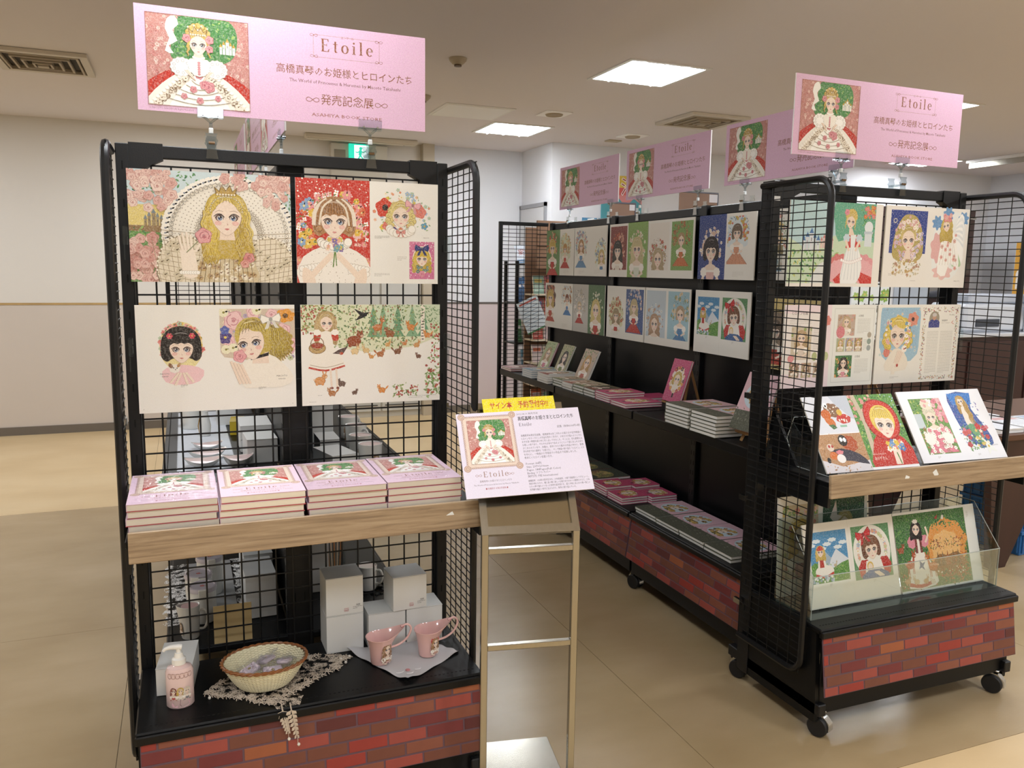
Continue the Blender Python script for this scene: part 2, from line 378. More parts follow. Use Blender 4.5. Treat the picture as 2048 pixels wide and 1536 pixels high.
    def hair_back(s, x, y, r, col, dk, style, rot=0):
        s.push(x, y, r, rot)
        if style == 'bob':
            s.P(sm([(0, 1.62), (.85, 1.4), (1.4, .75), (1.55, -.1), (1.5, -.9), (1.1, -1.25), (.6, -1.0), (-.6, -1.0), (-1.1, -1.25), (-1.5, -.9), (-1.55, -.1), (-1.4, .75), (-.85, 1.4)], 3), col)
            for k in (-1, 1):
                for j in range(4): s.line([(k*(.6+.22*j), 1.2-.15*j), (k*(1.05+.13*j), .3), (k*(1.0+.13*j), -.95+.05*j)], .04, dk, 3)
        elif style == 'short':
            s.P(sm([(0, 1.6), (.9, 1.35), (1.35, .6), (1.38, -.4), (1.25, -1.05), (.8, -1.0), (-.8, -1.0), (-1.25, -1.05), (-1.38, -.4), (-1.35, .6), (-.9, 1.35)], 3), col)
        elif style in ('long', 'wave'):
            e = -3.4 if style == 'long' else -2.5
            s.P(sm([(0, 1.65), (.95, 1.35), (1.42, .5), (1.5, -.9), (1.75, -2.0), (1.5, e), (.7, e+.3), (-.7, e+.3), (-1.5, e), (-1.75, -2.0), (-1.5, -.9), (-1.42, .5), (-.95, 1.35)], 3), mixc(col, dk, .25))
            for k in (-1, 1):
                for j in range(6): s.wavy(k*(.75+.13*j), .9-.12*j, k*(.75+.19*j), e+.35*(j % 3), .34, mixc(col, '#ffffff', .1*(j % 2)), dk, .12, 5)
        elif style == 'curls':
            s.blob(0, .35, 1.5, 1.35, mixc(col, dk, .2), .05, 9)
            for k in (-1, 1):
                for j, (a, b, q) in enumerate([(1.2, .35, .36), (1.42, -.1, .38), (1.2, -.5, .38), (1.55, -.65, .34), (1.3, -1.0, .34), (1.0, -1.15, .28)]): s.curl(k*a, b, q, col, dk)
        elif style == 'updo':
            s.blob(0, 1.0, 1.25, 1.2, mixc(col, dk, .15), .06, 9)
            for i in range(9):
                a = PI*(i+.0)/8; s.curl(1.15*math.cos(a), .75+1.25*math.sin(a), .34, col, dk)
            for k in (-1, 1): s.wavy(k*1.05, .1, k*1.2, -1.5, .34, col, dk, .08, 5)
        s.pop()
    def hair_front(s, x, y, r, col, dk, bangs='full', rot=0):
        s.push(x, y, r, rot)
        top = [(-1.1, -.35), (-1.22, .3), (-1.0, 1.0), (-.5, 1.42), (0, 1.5), (.5, 1.42), (1.0, 1.0), (1.22, .3), (1.1, -.35)]
        if bangs == 'full': low = [(.9, .12), (.6, .3), (.3, .22), (0, .32), (-.3, .22), (-.6, .3), (-.9, .12)]
        elif bangs == 'part': low = [(.95, .0), (.8, .45), (.45, .72), (.0, .98), (-.45, .72), (-.8, .45), (-.95, .0)]
        else: low = [(.95, .0), (.85, .35), (.5, .42), (.0, .55), (-.4, .85), (-.8, .5), (-.95, .1)]
        s.P(sm(top, 3, False)+sm(low, 3, False), col)
        for j in range(9):
            u = -1+j*.25; s.line([(u*.25, 1.38), (u*.7, .95), (u*.93, .38 if bangs == 'full' else .62-abs(u)*.3+(.25 if bangs == 'part' else 0))], .035, dk, 3)
        s.line([(-.5, 1.12), (0, 1.22), (.5, 1.12)], .07, mixc(col, '#ffffff', .5), 3)
        s.pop()
    def bow(s, x, y, r, col, rot=0):
        s.push(x, y, r, rot); dk = mixc(col, '#000000', .3)
        for k in (-1, 1):
            s.P([(0, .12), (k*.95, .62), (k*1.1, .1), (k*.9, -.42), (0, -.12)], dk); s.P([(k*.05, .09), (k*.9, .54), (k*1.03, .1), (k*.85, -.35), (k*.05, -.09)], col)
            s.P([(0, -.1), (k*.35, -.2), (k*.75, -1.0), (k*.35, -.95)], mixc(col, dk, .3))
        s.ell(0, 0, .2, .24, dk, 8); s.pop()
    def crown(s, x, y, r, col='#c9a64e'):
        s.push(x, y, r); dk = mixc(col, '#4a3010', .5)
        s.P([(-.8, 0), (.8, 0), (.95, .75), (.55, .4), (.35, .95), (0, .5), (-.35, .95), (-.55, .4), (-.95, .75)], dk)
        s.P([(-.72, .06), (.72, .06), (.82, .58), (.52, .3), (.33, .78), (0, .38), (-.33, .78), (-.52, .3), (-.82, .58)], col)
        for i in range(7): s.ell(-.7+.233*i, .1, .09, .09, '#f4ead2', 7)
        for a, b in ((-.95, .8), (-.35, 1.0), (.35, 1.0), (.95, .8), (0, .58)): s.ell(a, b, .09, .09, '#f4ead2', 7)
        s.pop()
    def gown(s, x, y, r, col, trim='#fbf6ee', skin='#f6e3d2', puff=True, h=4.2, wd=3.2):
        s.push(x, y, r)
        s.P([(-.3, -1.0), (.3, -1.0), (.34, -1.9), (-.34, -1.9)], mixc(skin, '#d8a890', .25))
        s.P(sm([(-.34, -1.6), (.34, -1.6), (1.2, -2.0), (1.3, -2.7), (-1.3, -2.7), (-1.2, -2.0)], 2), skin)
        s.P([(-1.0, -2.4), (1.0, -2.4), (.7, -3.4), (wd, -1.2-h), (-wd, -1.2-h), (-.7, -3.4)], mixc(col, '#000000', .18))
        s.P([(-.94, -2.42), (.94, -2.42), (.62, -3.4), (wd*.93, -1.2-h), (-wd*.93, -1.2-h), (-.62, -3.4)], col)
        for j in range(5): s.line([((j-2)*.2, -3.5), ((j-2)*wd*.4, -1.2-h)], .045, mixc(col, '#000000', .2))
        for k in (-1, 1):
            s.P([(k*1.25, -2.5), (k*1.75, -3.4), (k*.5, -3.9), (k*.3, -3.65), (k*1.2, -3.3), (k*.95, -2.7)], skin)
            if puff: s.blob(k*1.3, -2.55, .62, .55, trim, .07, 9)
        for i in range(9): s.ell(-1+.25*i, -2.42+.0*i, .16, .14, trim, 9); 
        s.pop()
    def girl(s, x, y, r, hair='#e0c25e', dk=None, style='long', bangs='full', dress='#f3b9c4', trim='#fbf6ee', rot=0, body=True, look=0, eye='#55657f', h=4.2, wd=3.2, puff=True):
        dk = dk or mixc(hair, '#3a2410', .5)
        s.hair_back(x, y, r, hair, dk, style, rot)
        if body: s.gown(x, y, r, dress, trim, h=h, wd=wd, puff=puff)
        s.face(x, y, r, rot, eye=eye, look=look); s.hair_front(x, y, r, hair, dk, bangs, rot)
    def scallop(s, pts, r, col, line=None):
        for i, (x, y) in enumerate(pts):
            if line: s.ell(x, y, r*1.12, r*1.12, line, 10)
            s.ell(x, y, r, r, col, 10)
    def beast(s, x, y, r, col, kind='bear', mir=1):
        s.push(x, y, r, 0, mir); dk = mixc(col, '#2a1408', .4); lt = mixc(col, '#fff4e0', .6)
        s.ell(0, -.1, .75, .55, dk, 14); s.ell(0, -.08, .69, .5, col, 14)
        if kind == 'deer':
            s.P([(.35, .1), (.62, .95), (.85, .9), (.75, 0)], col)
            for q in (-.5, -.3, .35, .55): s.P([(q, -.4), (q+.12, -.4), (q+.1, -1.3), (q+.02, -1.3)], col)
            for i in range(7): s.ell(-.5+.15*i, .1+.08*(i % 2), .045, .045, '#fff8ea', 6)
            hx, hy = .8, 1.05
        else:
            for q in (-.4, .35): s.ell(q, -.55, .2, .2, col, 8)
            hx, hy = .62, .5
        s.ell(hx, hy, .38, .34, dk, 12); s.ell(hx, hy, .34, .31, col, 12)
        e = {'bear': (.13, .13), 'rabbit': (.09, .42), 'fox': (.12, .22), 'deer': (.1, .26)}[kind]
        for k in (-1, 1): s.ell(hx+k*.2, hy+.3+e[1]*.5, *e, col, 8, -k*.25)
        s.ell(hx+.2, hy-.08, .17, .13, lt, 8); s.ell(hx+.1, hy+.06, .05, .06, '#1a1210', 6); s.ell(hx+.34, hy-.04, .04, .035, '#1a1210', 6)
        if kind in ('fox',): s.P(sm([(-.6, -.1), (-1.2, .3), (-1.35, .8), (-1.0, .6), (-.7, .2)], 2), col)
        else: s.ell(-.75, .05, .14, .12, lt, 7)
        s.pop()
    def mesh(s, name, eps=6e-6, unit=.01):
        # shapes are stacked only as high as what really lies under them
        G = max(s.w, s.h)/110; H = {}; i = 0; nf = len(s.f); lev = [0]*len(s.v)
        while i < nf:
            z = s.v[s.f[i][0]][2]; j = i
            while j < nf and s.v[s.f[j][0]][2] == z: j += 1
            cells = set()
            for f in s.f[i:j]:
                xs = [s.v[k][0] for k in f]; ys = [s.v[k][1] for k in f]
                for cx in range(int(min(xs)//G), int(max(xs)//G)+1):
                    for cy in range(int(min(ys)//G), int(max(ys)//G)+1): cells.add((cx, cy))
            L = 1+max([H.get(c, 0) for c in cells] or [0])
            for c in cells: H[c] = L
            for f in s.f[i:j]:
                for k in f: lev[k] = L
            i = j
        me = bpy.data.meshes.new(name); me.from_pydata([(p[0]*unit, -lev[k]*eps-.0003, p[1]*unit) for k, p in enumerate(s.v)], [], s.f)
        at = me.attributes.new('ink', 'FLOAT_COLOR', 'CORNER'); buf = []; cc = {}
        for p, c in zip(me.polygons, s.c):
            if c not in cc: cc[c] = (*lin(c), 1.0)
            buf += list(cc[c])*p.loop_total
        at.data.foreach_set('color', buf); me.materials.append(INK); me.update(); return me

def serif(A, word, x, y, h, col, gap=.2, bold=1.0):
    """slender roman letters for the title, built stroke by stroke; returns the end x"""
    t = .15*bold; thin = .05*bold
    def R(a, b, c, d): A.P([(x+a*h, y+b*h), (x+c*h, y+b*h), (x+c*h, y+d*h), (x+a*h, y+d*h)], col, 0)
    def ring(cx, rx, a0, a1):
        n = 20
        for i in range(n):
            a, b = a0+(a1-a0)*i/n, a0+(a1-a0)*(i+1)/n
            o = lambda q: (x+(cx+rx*math.cos(q))*h, y+(.33+.34*math.sin(q))*h); k = lambda q: (x+(cx+(rx-t)*math.cos(q))*h, y+(.33+(.34-thin)*math.sin(q))*h)
            A.P([o(a), o(b), k(b), k(a)], col, 0)
    for ch in word:
        if ch == 'E':
            R(.06, 0, .06+t, 1); R(0, 0, .28, thin); R(0, 1-thin, .28, 1); R(.2, 0, .62, thin); R(.2, 1-thin, .58, 1); R(.2, .5, .46, .5+thin)
            A.P([(x+.62*h, y), (x+.66*h, y+.24*h), (x+.61*h, y+.22*h), (x+.5*h, y+thin*h)], col, 0); A.P([(x+.58*h, y+h), (x+.5*h, y+(1-thin)*h), (x+.57*h, y+.78*h), (x+.61*h, y+.78*h)], col, 0)
            R(.44, .42, .47, .64); wd = .68
        elif ch == 't':
            R(.12, .08, .12+t*.85, .86); R(0, .62, .38, .62+thin); R(.16, 0, .34, thin*1.3); A.P([(x+.12*h, y+.1*h), (x+(.12+t)*h, y+.1*h), (x+.24*h, y), (x+.17*h, y)], col, 0); wd = .38
        elif ch == 'o': ring(.31, .31, 0, 2*PI); wd = .62
        elif ch == 'e':
            ring(.29, .29, .15, 2*PI-.75); R(.06, .34, .56, .34+thin); wd = .57
        elif ch == 'i': R(.08, 0, .08+t*.9, .66); R(0, 0, .3, thin); R(0, .62, .12, .66); A.ell(x+.15*h, y+.88*h, .085*h, .085*h, col, 10); wd = .3
        elif ch == 'l': R(.08, 0, .08+t*.9, 1.04); R(0, 0, .3, thin); R(0, 1.0, .12, 1.04); wd = .3
        x += (wd+gap)*h
    A.z += 1
    return x-gap*h

def roses(A, reg, n, r0, r1, cols=('#e8b6b0', '#dd9f9c', '#f0c8c0'), dark='#b5706c'):
    A.scat(n, reg, lambda x, y, i: A.rose(x, y, A.R.uniform(r0, r1), cols[i % len(cols)], dark), 7, 8)
def leaves(A, reg, n, l0, l1, cols=('#4f8a46', '#6ca457', '#3f7440')):
    A.scat(n, reg, lambda x, y, i: A.leaf(x, y, A.R.uniform(l0, l1), A.R.uniform(0, 6.3), cols[i % len(cols)]), 6, 1)
def flowers(A, reg, n, r0, r1, cols, mid='#f0d060', k=5):
    A.scat(n, reg, lambda x, y, i: A.flower(x, y, A.R.uniform(r0, r1), cols[i % len(cols)], mid, k, A.R.random()), 6, 4)
def dots(A, reg, n, r0, r1, cols):
    A.scat(n, reg, lambda x, y, i: A.ell(x, y, (q := A.R.uniform(r0, r1)), q, cols[i % len(cols)], 7), 5, 1)
def castle(A, x, y, k, wall, roof):
    A.push(x, y, k)
    for i, (a, w_, h_) in enumerate([(-2.2, .7, 2.2), (-1.3, .8, 3.0), (-.3, 1.0, 3.8), (.8, .7, 2.8), (1.7, .8, 2.3)]):
        A.rect(a, 0, a+w_, h_, mixc(wall, '#8a8aa0', .12*(i % 2))); A.P([(a-.12, h_), (a+w_+.12, h_), (a+w_/2, h_+1.2)], roof)
        A.rect(a+w_*.38, h_*.55, a+w_*.62, h_*.75, mixc(wall, '#303040', .5))
    A.pop()

def princess(A, x0, y0, x1, y1, dense=1.0):
    """generic lady in a wide white gown among pink blossom, red wings of drapery, green garden"""
    oc = A.clip; A.clip = (x0, y0, x1, y1); W, H = x1-x0, y1-y0
    A.push(x0, y0, W/26); h = H/W*26
    A.rect(0, 0, 26, h, '#c98f86')
    roses(A, (0, h*.3, 26, h), int(330*dense), .38, .66, ('#e2aaa2', '#d6938c', '#f2cfc4'), '#7c3a38')
    A.P(sm([(6, h*.55), (7, h*.8), (9, h), (20, h), (23, h*.85), (22, h*.6), (18, h*.5), (10, h*.48)], 3), '#4f8f4c')
    leaves(A, (7, h*.55, 22, h), int(150*dense), .5, 1.1, ('#3d7f3f', '#7db25e', '#2f6e44', '#a8c86a'))
    castle(A, 20.3, h*.62, .85, '#f2efe6', '#c9a23a')
    A.P(sm([(5.4, h*.95), (7.2, h*.99), (8.2, h*.9), (6.6, h*.83), (7.8, h*.72), (5.6, h*.66), (6.8, h*.58), (4.6, h*.6), (5.8, h*.74), (4.8, h*.84)], 2), '#f3f1ea')
    for k in (-1, 1):
        A.P(sm([(13+k*2.5, h*.36), (13+k*6.5, h*.40), (13+k*10, h*.34), (13+k*14, h*.2), (13+k*14, 0), (13+k*8, 0)], 3), '#c7321f')
        for j in range(4): A.line([(13+k*(5+j*1.7), h*.42-j*.4), (13+k*(6.5+j*1.9), h*.18)], .12, '#8f2014')
    A.P(sm([(10.4, h*.42), (15.6, h*.42), (20.8, h*.3), (25.6, h*.1), (27, -2), (-1, -2), (.4, h*.1), (5.2, h*.3)], 3), '#f1ede3')
    A.P(sm([(11.4, h*.36), (14.6, h*.36), (19, h*.12), (20, -1), (6, -1), (7, h*.12)], 3), '#fbfaf5')
    lace = lambda R: (lambda t, k: (13+k*(2.6+t*8.6+R.uniform(-1.1, .5)), h*.37-t*h*.36))(R.random(), R.choice((-1, 1)))
    A.scat(int(210*dense), lace, lambda x, y, i: (A.flower(x, y, .72, '#efe6d6', '#8f6f48', 6) if i % 2 else A.ring(x, y, .5, .14, '#84694a', 9)), 6, 4)
    for k in (-1, 1):
        for j in range(12): A.ell(13+k*(3.4+j*.8), h*(.40-.034*j), .5, .45, '#fbf7ee', 9)
    for j in range(5):
        yy = h*(.30-.055*j); ww = 2+j*1.4
        A.line([(13-ww, yy), (13-ww*.5, yy-.8), (13, yy-1.1), (13+ww*.5, yy-.8), (13+ww, yy)], .16, '#8d7a50', 3)
    for (a, b, r) in [(13, h*.36, 1.0), (11.4, h*.20, .9), (15.4, h*.24, 1.5), (14.2, h*.26, 1.2), (9, h*.12, .8), (17.6, h*.12, .8), (13, h*.08, .9)]: A.rose(a, b, r, '#e09aa0', '#a8485a')
    for k in (-1, 1):
        A.blob(13+k*4.4, h*.44, 2.9, 2.5, '#cfc7ba', .05, 14); A.blob(13+k*4.4, h*.44, 2.75, 2.35, '#fcfaf5', .05, 14)
        for j in range(9): A.ring(13+k*4.4+2.0*math.cos(j*.7), h*.44+1.6*math.sin(j*.7), .4, .1, '#a9a091', 8)
        A.wavy(13+k*3.2, h*.41, 13+k*1.0, h*.30, 1.1, '#f6e3d2', '#c9a58e', 0, 1, 4)
    A.P(sm([(10.8, h*.54), (15.2, h*.54), (15.8, h*.47), (14.4, h*.36), (11.6, h*.36), (10.2, h*.47)], 2), '#f8f3e8')
    for j in range(6): A.ell(13, h*(.50-.025*j), .4, .35, '#d9949a', 8)
    A.P([(12.1, h*.62), (13.9, h*.62), (14.6, h*.535), (11.4, h*.535)], '#f3dac8')
    for j in range(9): A.ell(11.6+.35*j, h*.56-.35*math.sin(PI*j/8), .26, .26, '#fffdf8', 7)
    dk = '#8c6b2c'
    A.hair_back(13, h*.71, 2.3, '#dcbf68', dk, 'updo')
    A.face(13, h*.705, 2.15, eye='#6a6a72'); A.hair_front(13, h*.71, 2.2, '#dcbf68', dk, 'part')
    A.crown(13, h*.795, 2.6, '#cdb06a')
    for k in (-1, 1): A.rose(13+k*2.9, h*.76, 1.1, '#e2a0a2', '#a14a58')
    A.rose(15.8, h*.66, 1.0, '#e2a0a2', '#a14a58')
    A.frame(0, 0, 26, h, .12, '#a8705f')
    A.pop(); A.clip = oc

BRONZE = '#935a3c'
def flourish(A, x, y, k, col, m=1):
    A.push(x, y, k, 0, m)
    A.line([(-1, .1), (-.6, .32), (-.1, .05), (.4, -.3), (.85, -.2), (.9, .15), (.5, .3), (0, 0), (-.4, -.28), (-.85, -.2), (-1, .1)], .09, col, 3); A.pop()
def art_banner():
    A = Art(79, 27, '#e6bfdd', 5)
    princess(A, 2.6, 1.6, 28.6, 25.2)
    A.text('© MACOTO GARDEN All Rights Reserved', 2.8, .65, .45, '#9c7a86', width=11)
    serif(A, 'Etoile', 48.4, 20.0, 3.5, BRONZE, .28, 1.05)
    A.text('エトワール', 55.9, 24.0, .6, BRONZE, 'c', 3.6)
    A.frame(46.2, 18.3, 65.2, 24.4, .09, '#b48a78')
    for a, b, k, m in ((46.4, 24.2, 1.1, 1), (65, 24.2, 1.1, -1), (46.4, 18.5, 1.1, 1), (65, 18.5, 1.1, -1)):
        flourish(A, a, b, k, BRONZE, m); A.ell(a, b, .3, .3, '#e6bfdd', 8); A.ell(a, b, .22, .22, BRONZE, 8)
    A.text('高橋真琴のお姫様とヒロインたち', 55.4, 13.4, 1.95, BRONZE, 'c', 39, .004)
    A.text('The World of Princesses & Heroines by Macoto Takahashi', 55.4, 11.0, .95, '#7d4a42', 'c', 32, .004)
    A.text('発売記念展', 55.7, 5.6, 2.3, BRONZE, 'c', 15.2, .004)
    flourish(A, 45.8, 6.5, 1.9, BRONZE); flourish(A, 65.6, 6.5, 1.9, BRONZE, -1)
    A.text('ASAHIYA BOOK STORE', 55.6, 2.0, .95, '#a05f4c', 'c', 20.4, .004)
    return A.mesh('banner_print')
def lace_frame(A, x0, y0, x1, y1, w, col):
    A.rect(x0, y0, x1, y1, '#e6d3c4'); A.frame(x0, y0, x1, y1, w*.12, col)
    n = int((x1-x0)/(w*.5)); m = int((y1-y0)/(w*.5)); z = A.z
    for i in range(n+1):
        for yy in (y0, y1): A.ring(x0+(x1-x0)*i/n, yy+(w*.1 if yy == y0 else -w*.1), w*.3, w*.09, col, 8); A.z = z
    for i in range(m+1):
        for xx in (x0, x1): A.ring(xx+(w*.1 if xx == x0 else -w*.1), y0+(y1-y0)*i/m, w*.3, w*.09, col, 8); A.z = z
    A.z = z+1
    for a in (x0, x1):
        for b in (y0, y1): A.ell(a, b, w*.95, w*.95, '#d9bfae', 12); A.ring(a, b, w*.9, w*.16, col, 12); A.ring(a, b, w*.5, w*.14, col, 10)
def cover(A, x, y, w, dense=.5):
    k = w/21; A.push(x, y, k)
    A.pop(); 
    lace_frame(A, x+1.6*k, y+9.2*k, x+19.4*k, y+28.2*k, 1.3*k, '#b8978a')
    princess(A, x+3.1*k, y+10.6*k, x+17.9*k, y+26.8*k, dense)
    serif(A, 'Etoile', x+6.4*k, y+5.6*k, 1.9*k, BRONZE, .25)
    flourish(A, x+4.4*k, y+6.3*k, 1.2*k, BRONZE); flourish(A, x+16.2*k, y+6.3*k, 1.2*k, BRONZE, -1)
    A.text('高橋真琴のお姫さまとヒロインたち', x+10.5*k, y+4.2*k, .6*k, BRONZE, 'c', 11*k)
    A.text('The World of Princesses & Heroines by Macoto Takahashi', x+10.5*k, y+3.1*k, .5*k, '#6d5a58', 'c', 15*k)
    A.text('■ 高橋真琴 米寿記念画集 ■', x+10.5*k, y+1.7*k, .55*k, '#a8404c', 'c', 8*k)
def art_cover():
    A = Art(20.8, 29.5, '#e9cddd', 3); cover(A, 0, 0, 20.8, .7); return A.mesh('cover_print')
def art_card():
    A = Art(36.4, 25.7, '#e3dcec', 4)
    k = 17.6/21
    lace_frame(A, 1.4, 8.7, 16.2, 24.6, 1.1, '#b8978a'); princess(A, 2.7, 9.9, 15.0, 23.4, .8)
    serif(A, 'Etoile', 5.6, 5.9, 1.7, '#a5857c', .25); flourish(A, 4.2, 6.5, .9, BRONZE); flourish(A, 13.3, 6.5, .9, BRONZE, -1)
    A.text('高橋真琴のお姫さまとヒロインたち', 8.8, 4.5, .5, '#7a6a72', 'c', 9)
    A.text('The World of Princesses & Heroines by Macoto Takahashi', 8.8, 3.5, .42, '#5a4a58', 'c', 12.6)
    A.text('■ 高橋真琴 米寿記念画集 ■', 8.8, 2.3, .45, '#a8404c', 'c', 6.2)
    d = '#3b3540'
    A.text('2022.08.19 発売予定', 17.6, 24.3, .55, '#6d6672', width=6.4)
    A.text('高橋真琴のお姫さまとヒロインたち', 17.8, 22.6, 1.05, '#2c2a30', width=16.6, bold=.012)
    serif(A, 'Etoile', 17.9, 20.7, 1.05, '#2c2a30', .14, .9)
    A.text('定価（本体4,000円+税）', 36.0, 19.6, .62, d, 'r', 7)
    body = ['高橋真琴米寿記念画集。高橋真琴はあこがれのお姫さまや名作物語の', 'ヒロインをテーマにした作品を数多く手がけ、少女たちが星のようにきら', 'めきを放つ瞬間を絵の中に写し出してきました。そこには、花も動物もみ', 'な等しい命であり、それぞれが幸せであるようにという愛にあふれた祈り', 'がこめられています。本書は、長年にわたる膨大な作品の中から、象徴', '的な存在である優美な「お姫さま」、そして物語の誇り高き「ヒロイン」たち', 'を中心に、一枚絵から学習誌での作品まで収録しました。', '巻末に＜ヒロイン名鑑＞付き。']
    for i, t in enumerate(body): A.text(t, 17.9, 17.4-i*.98, .56, d, width=(17.9 if i < 6 else (15.6 if i == 6 else 8.2)))
    for i, (t, w_) in enumerate([('Format: A4判', 4.4), ('Size: 297×210mm', 6.4), ('Pages: 184Pages(Full Color)', 9.8), ('Binding: ソフトカバー', 6.6), ('発行元: PIE International', 8.6)]): A.text(t, 18.0, 8.7-i*.95, .62, d, width=w_)
    for i, t in enumerate(['高橋真琴：1934年大阪市生まれ。少女絵画家。19歳で漫画家としてデビューし、', '来約70年にわたり、瞳に星の輝く美しいお姫さまやかわいい動物たちなど、少女', 'たちの夢や憧れのつまった世界を描き続ける。愛と平和にあふれた唯一無二の', '世界観を幅広い世代に伝えながら、制作に取り組んでいる。']): A.text(t, 17.9, 3.6-i*.88, .5, d, width=(17.6 if i < 3 else 13.4))
    return A.mesh('card_print')
# ---------------------------------------------------------------- the picture boards (generic stand-in drawings in the photographed colours)
CREAM = '#f1efe8'
BW, BH = 42.0, 29.7
def art_lace():
    A = Art(BW, BH, '#cfe0e4', 11); A.clip = (0, 0, BW, BH)
    A.rect(0, 13, 14, 20.5, '#efdc8a'); castle(A, 6, 14.5, 1.0, '#a3906a', '#7f8c94'); A.rect(0, 12.2, 16, 15, '#9b7f58')
    A.P([(0, 0), (18, 0), (15, 9), (12, 13), (0, 13.5)], '#6f9f55')
    leaves(A, (0, 0, 13, 14), 170, .6, 1.3, ('#4d8745', '#86b765', '#3c7342', '#a5cc72'))
    leaves(A, (0, 20, 18, BH), 130, .6, 1.3, ('#5d9a5e', '#86b07d', '#47805a')); leaves(A, (27, 21, BW, BH), 120, .6, 1.3, ('#5d9a5e', '#86b07d', '#47805a'))
    A.ell(25.5, 13, 17.5, 15.8, '#e9e2d2', 48); A.ell(25.5, 13, 17.1, 15.4, '#f3eee2', 48)
    for j in range(44):
        a = -.35+(PI+.7)*j/43; A.flower(25.5+16.6*math.cos(a), 13+15*math.sin(a), 1.15, '#f7f3e8', '#8c93a0', 8)
        for q in range(9): A.ell(25.5+(7.5+q*.95)*math.cos(a), 13+(7+q*.9)*math.sin(a), .17, .17, '#b3aa9c', 6)
        A.ring(25.5+15.2*math.cos(a), 13+13.7*math.sin(a), .6, .12, '#8b857c', 8)
    for j in range(30):
        a = -.3+(PI+.6)*j/29; A.ring(25.5+8.2*math.cos(a), 13+7.7*math.sin(a), 1.0, .14, '#a39a8b', 12); A.ring(25.5+8.2*math.cos(a), 13+7.7*math.sin(a), .55, .12, '#a39a8b', 10)
    roses(A, (0, 19, 11, BH), 40, 1.0, 1.6, ('#eccbc0', '#e2b5ab', '#f2d9cd'), '#bf8079'); roses(A, (0, .5, 8.5, 12), 52, 1.0, 1.6, ('#e9c0b5', '#dda69b', '#f2d5c8'), '#bb756e')
    roses(A, (24, 26, 40, BH), 22, .9, 1.4, ('#eccbc0', '#e2b5ab'), '#bf8079'); roses(A, (34, 20.5, BW, BH), 22, .9, 1.5, ('#eccbc0', '#e2b5ab', '#f2d9cd'), '#bf8079')
    for k in (-1, 1):                                                   # great quilted sleeves
        A.blob(24.6+k*11.2, 3.2, 7.0, 9.6, '#8f8064', .03, 16); A.blob(24.6+k*11.2, 3.2, 6.7, 9.3, '#ece2cc', .03, 16)
        for j in range(11):
            A.line([(24.6+k*(5.0+j*1.2), -1), (24.6+k*(4.2+j*1.5), 12)], .12, '#a08a60'); A.line([(24.6+k*5, -2+j*1.5), (24.6+k*18, 1+j*1.3)], .12, '#a08a60')
        A.scat(26, (24.6+k*11-6, 0, 24.6+k*11+6, 11), lambda x, y, i: A.flower(x, y, .85, '#d8cdb2', '#6e5a38', 6), 5, 4)
        for j in range(26):
            a = PI*j/25; A.ell(24.6+k*11.2-6.9*math.cos(a), 3.2+9.5*math.sin(a), .3, .3, '#f7f0df', 7)
    A.P(sm([(17, 5), (20, 8.6), (29, 8.6), (32, 5), (32, -1), (17, -1)], 2), '#d9c9a4')
    A.scat(60, (17, 0, 32, 7.5), lambda x, y, i: A.flower(x, y, .8, ('#f2e9d2', '#c4a878')[i % 2], '#8a5a3c', 6), 5, 4)
    for j in range(12): A.line([(17+j*1.3, 0), (18.5+j*1.1, 8)], .14, '#7b6540')
    A.P([(23.1, 13.2), (26.3, 13.2), (26.8, 10.6), (29.6, 9.2), (29.3, 7.3), (20, 7.3), (19.8, 9.2), (22.6, 10.6)], '#f6e4d3')
    for j in range(15):
        a = PI*(j+.5)/15; A.ell(24.7-3.0*math.cos(a), 11.6-1.7*math.sin(a), .27, .27, '#c9b79a', 7); A.ell(24.7-3.0*math.cos(a), 11.6-1.7*math.sin(a), .2, .2, '#fbf6ea', 7)
    A.ell(24.7, 9.0, .95, .95, '#7f6a3c', 12); A.ell(24.7, 9.0, .55, .55, '#48607a', 10); A.P([(24.3, 8.1), (25.1, 8.1), (24.7, 6.6)], '#8b7440')
    A.hair_back(24.7, 18.4, 3.9, '#e2c95f', '#8f6d22', 'long'); A.P([(23, 14.5), (26.4, 14.5), (26.8, 11.6), (22.6, 11.6)], '#f3dfcd')
    A.face(24.7, 18.2, 3.9, eye='#5673a8'); A.hair_front(24.7, 18.5, 3.95, '#e6cf6a', '#8f6d22', 'part')
    for k in (-1, 1):
        for j in range(9): A.curl(24.7+k*(1.0+j*.48), 24.4-j*.72+.3*math.sin(j), .78, '#e3cb66', '#94732a')
    A.crown(24.7, 23.6, 3.2, '#c2a35a')
    for j in range(19):
        a = PI*j/18; A.ell(24.7-4.2*math.cos(a), 19.4+4.0*math.sin(a), .28, .28, '#6f5b30', 7); A.ell(24.7-4.2*math.cos(a), 19.4+4.0*math.sin(a), .19, .19, '#f2e8c9', 7)
    for k in (-1, 1):
        for j in range(10): A.wavy(24.7+k*(3.5+.12*j), 15+.2*j, 24.7+k*(3.0+.35*j), 4.5+.5*(j % 3), .7, ('#e6d06e', '#d8bb50')[j % 2], '#8f6d22', .3, 6, 18)
    A.P(sm([(13.2, 1.5), (16.6, 1.5), (16.4, 6.5), (15.6, 9.4), (12.6, 9.6), (12.6, 6.5)], 2), '#f7ead9')       # gloved hand holding a rose
    for j, (a, b) in enumerate([(12.2, 12.4), (13.1, 13.4), (14.2, 13.5), (15.2, 12.9)]): A.line([(13.0+j*.8, 8.6), (a, b)], .62, '#f7ead9'); A.line([(13.0+j*.8-.3, 8.6), (a-.3, b)], .08, '#b59a80')
    A.line([(16.3, 8.2), (17.6, 10.4)], .6, '#f7ead9'); A.scallop([(12.6+.6*j, 2.6) for j in range(8)], .5, '#fbf8ef', '#b5a890')
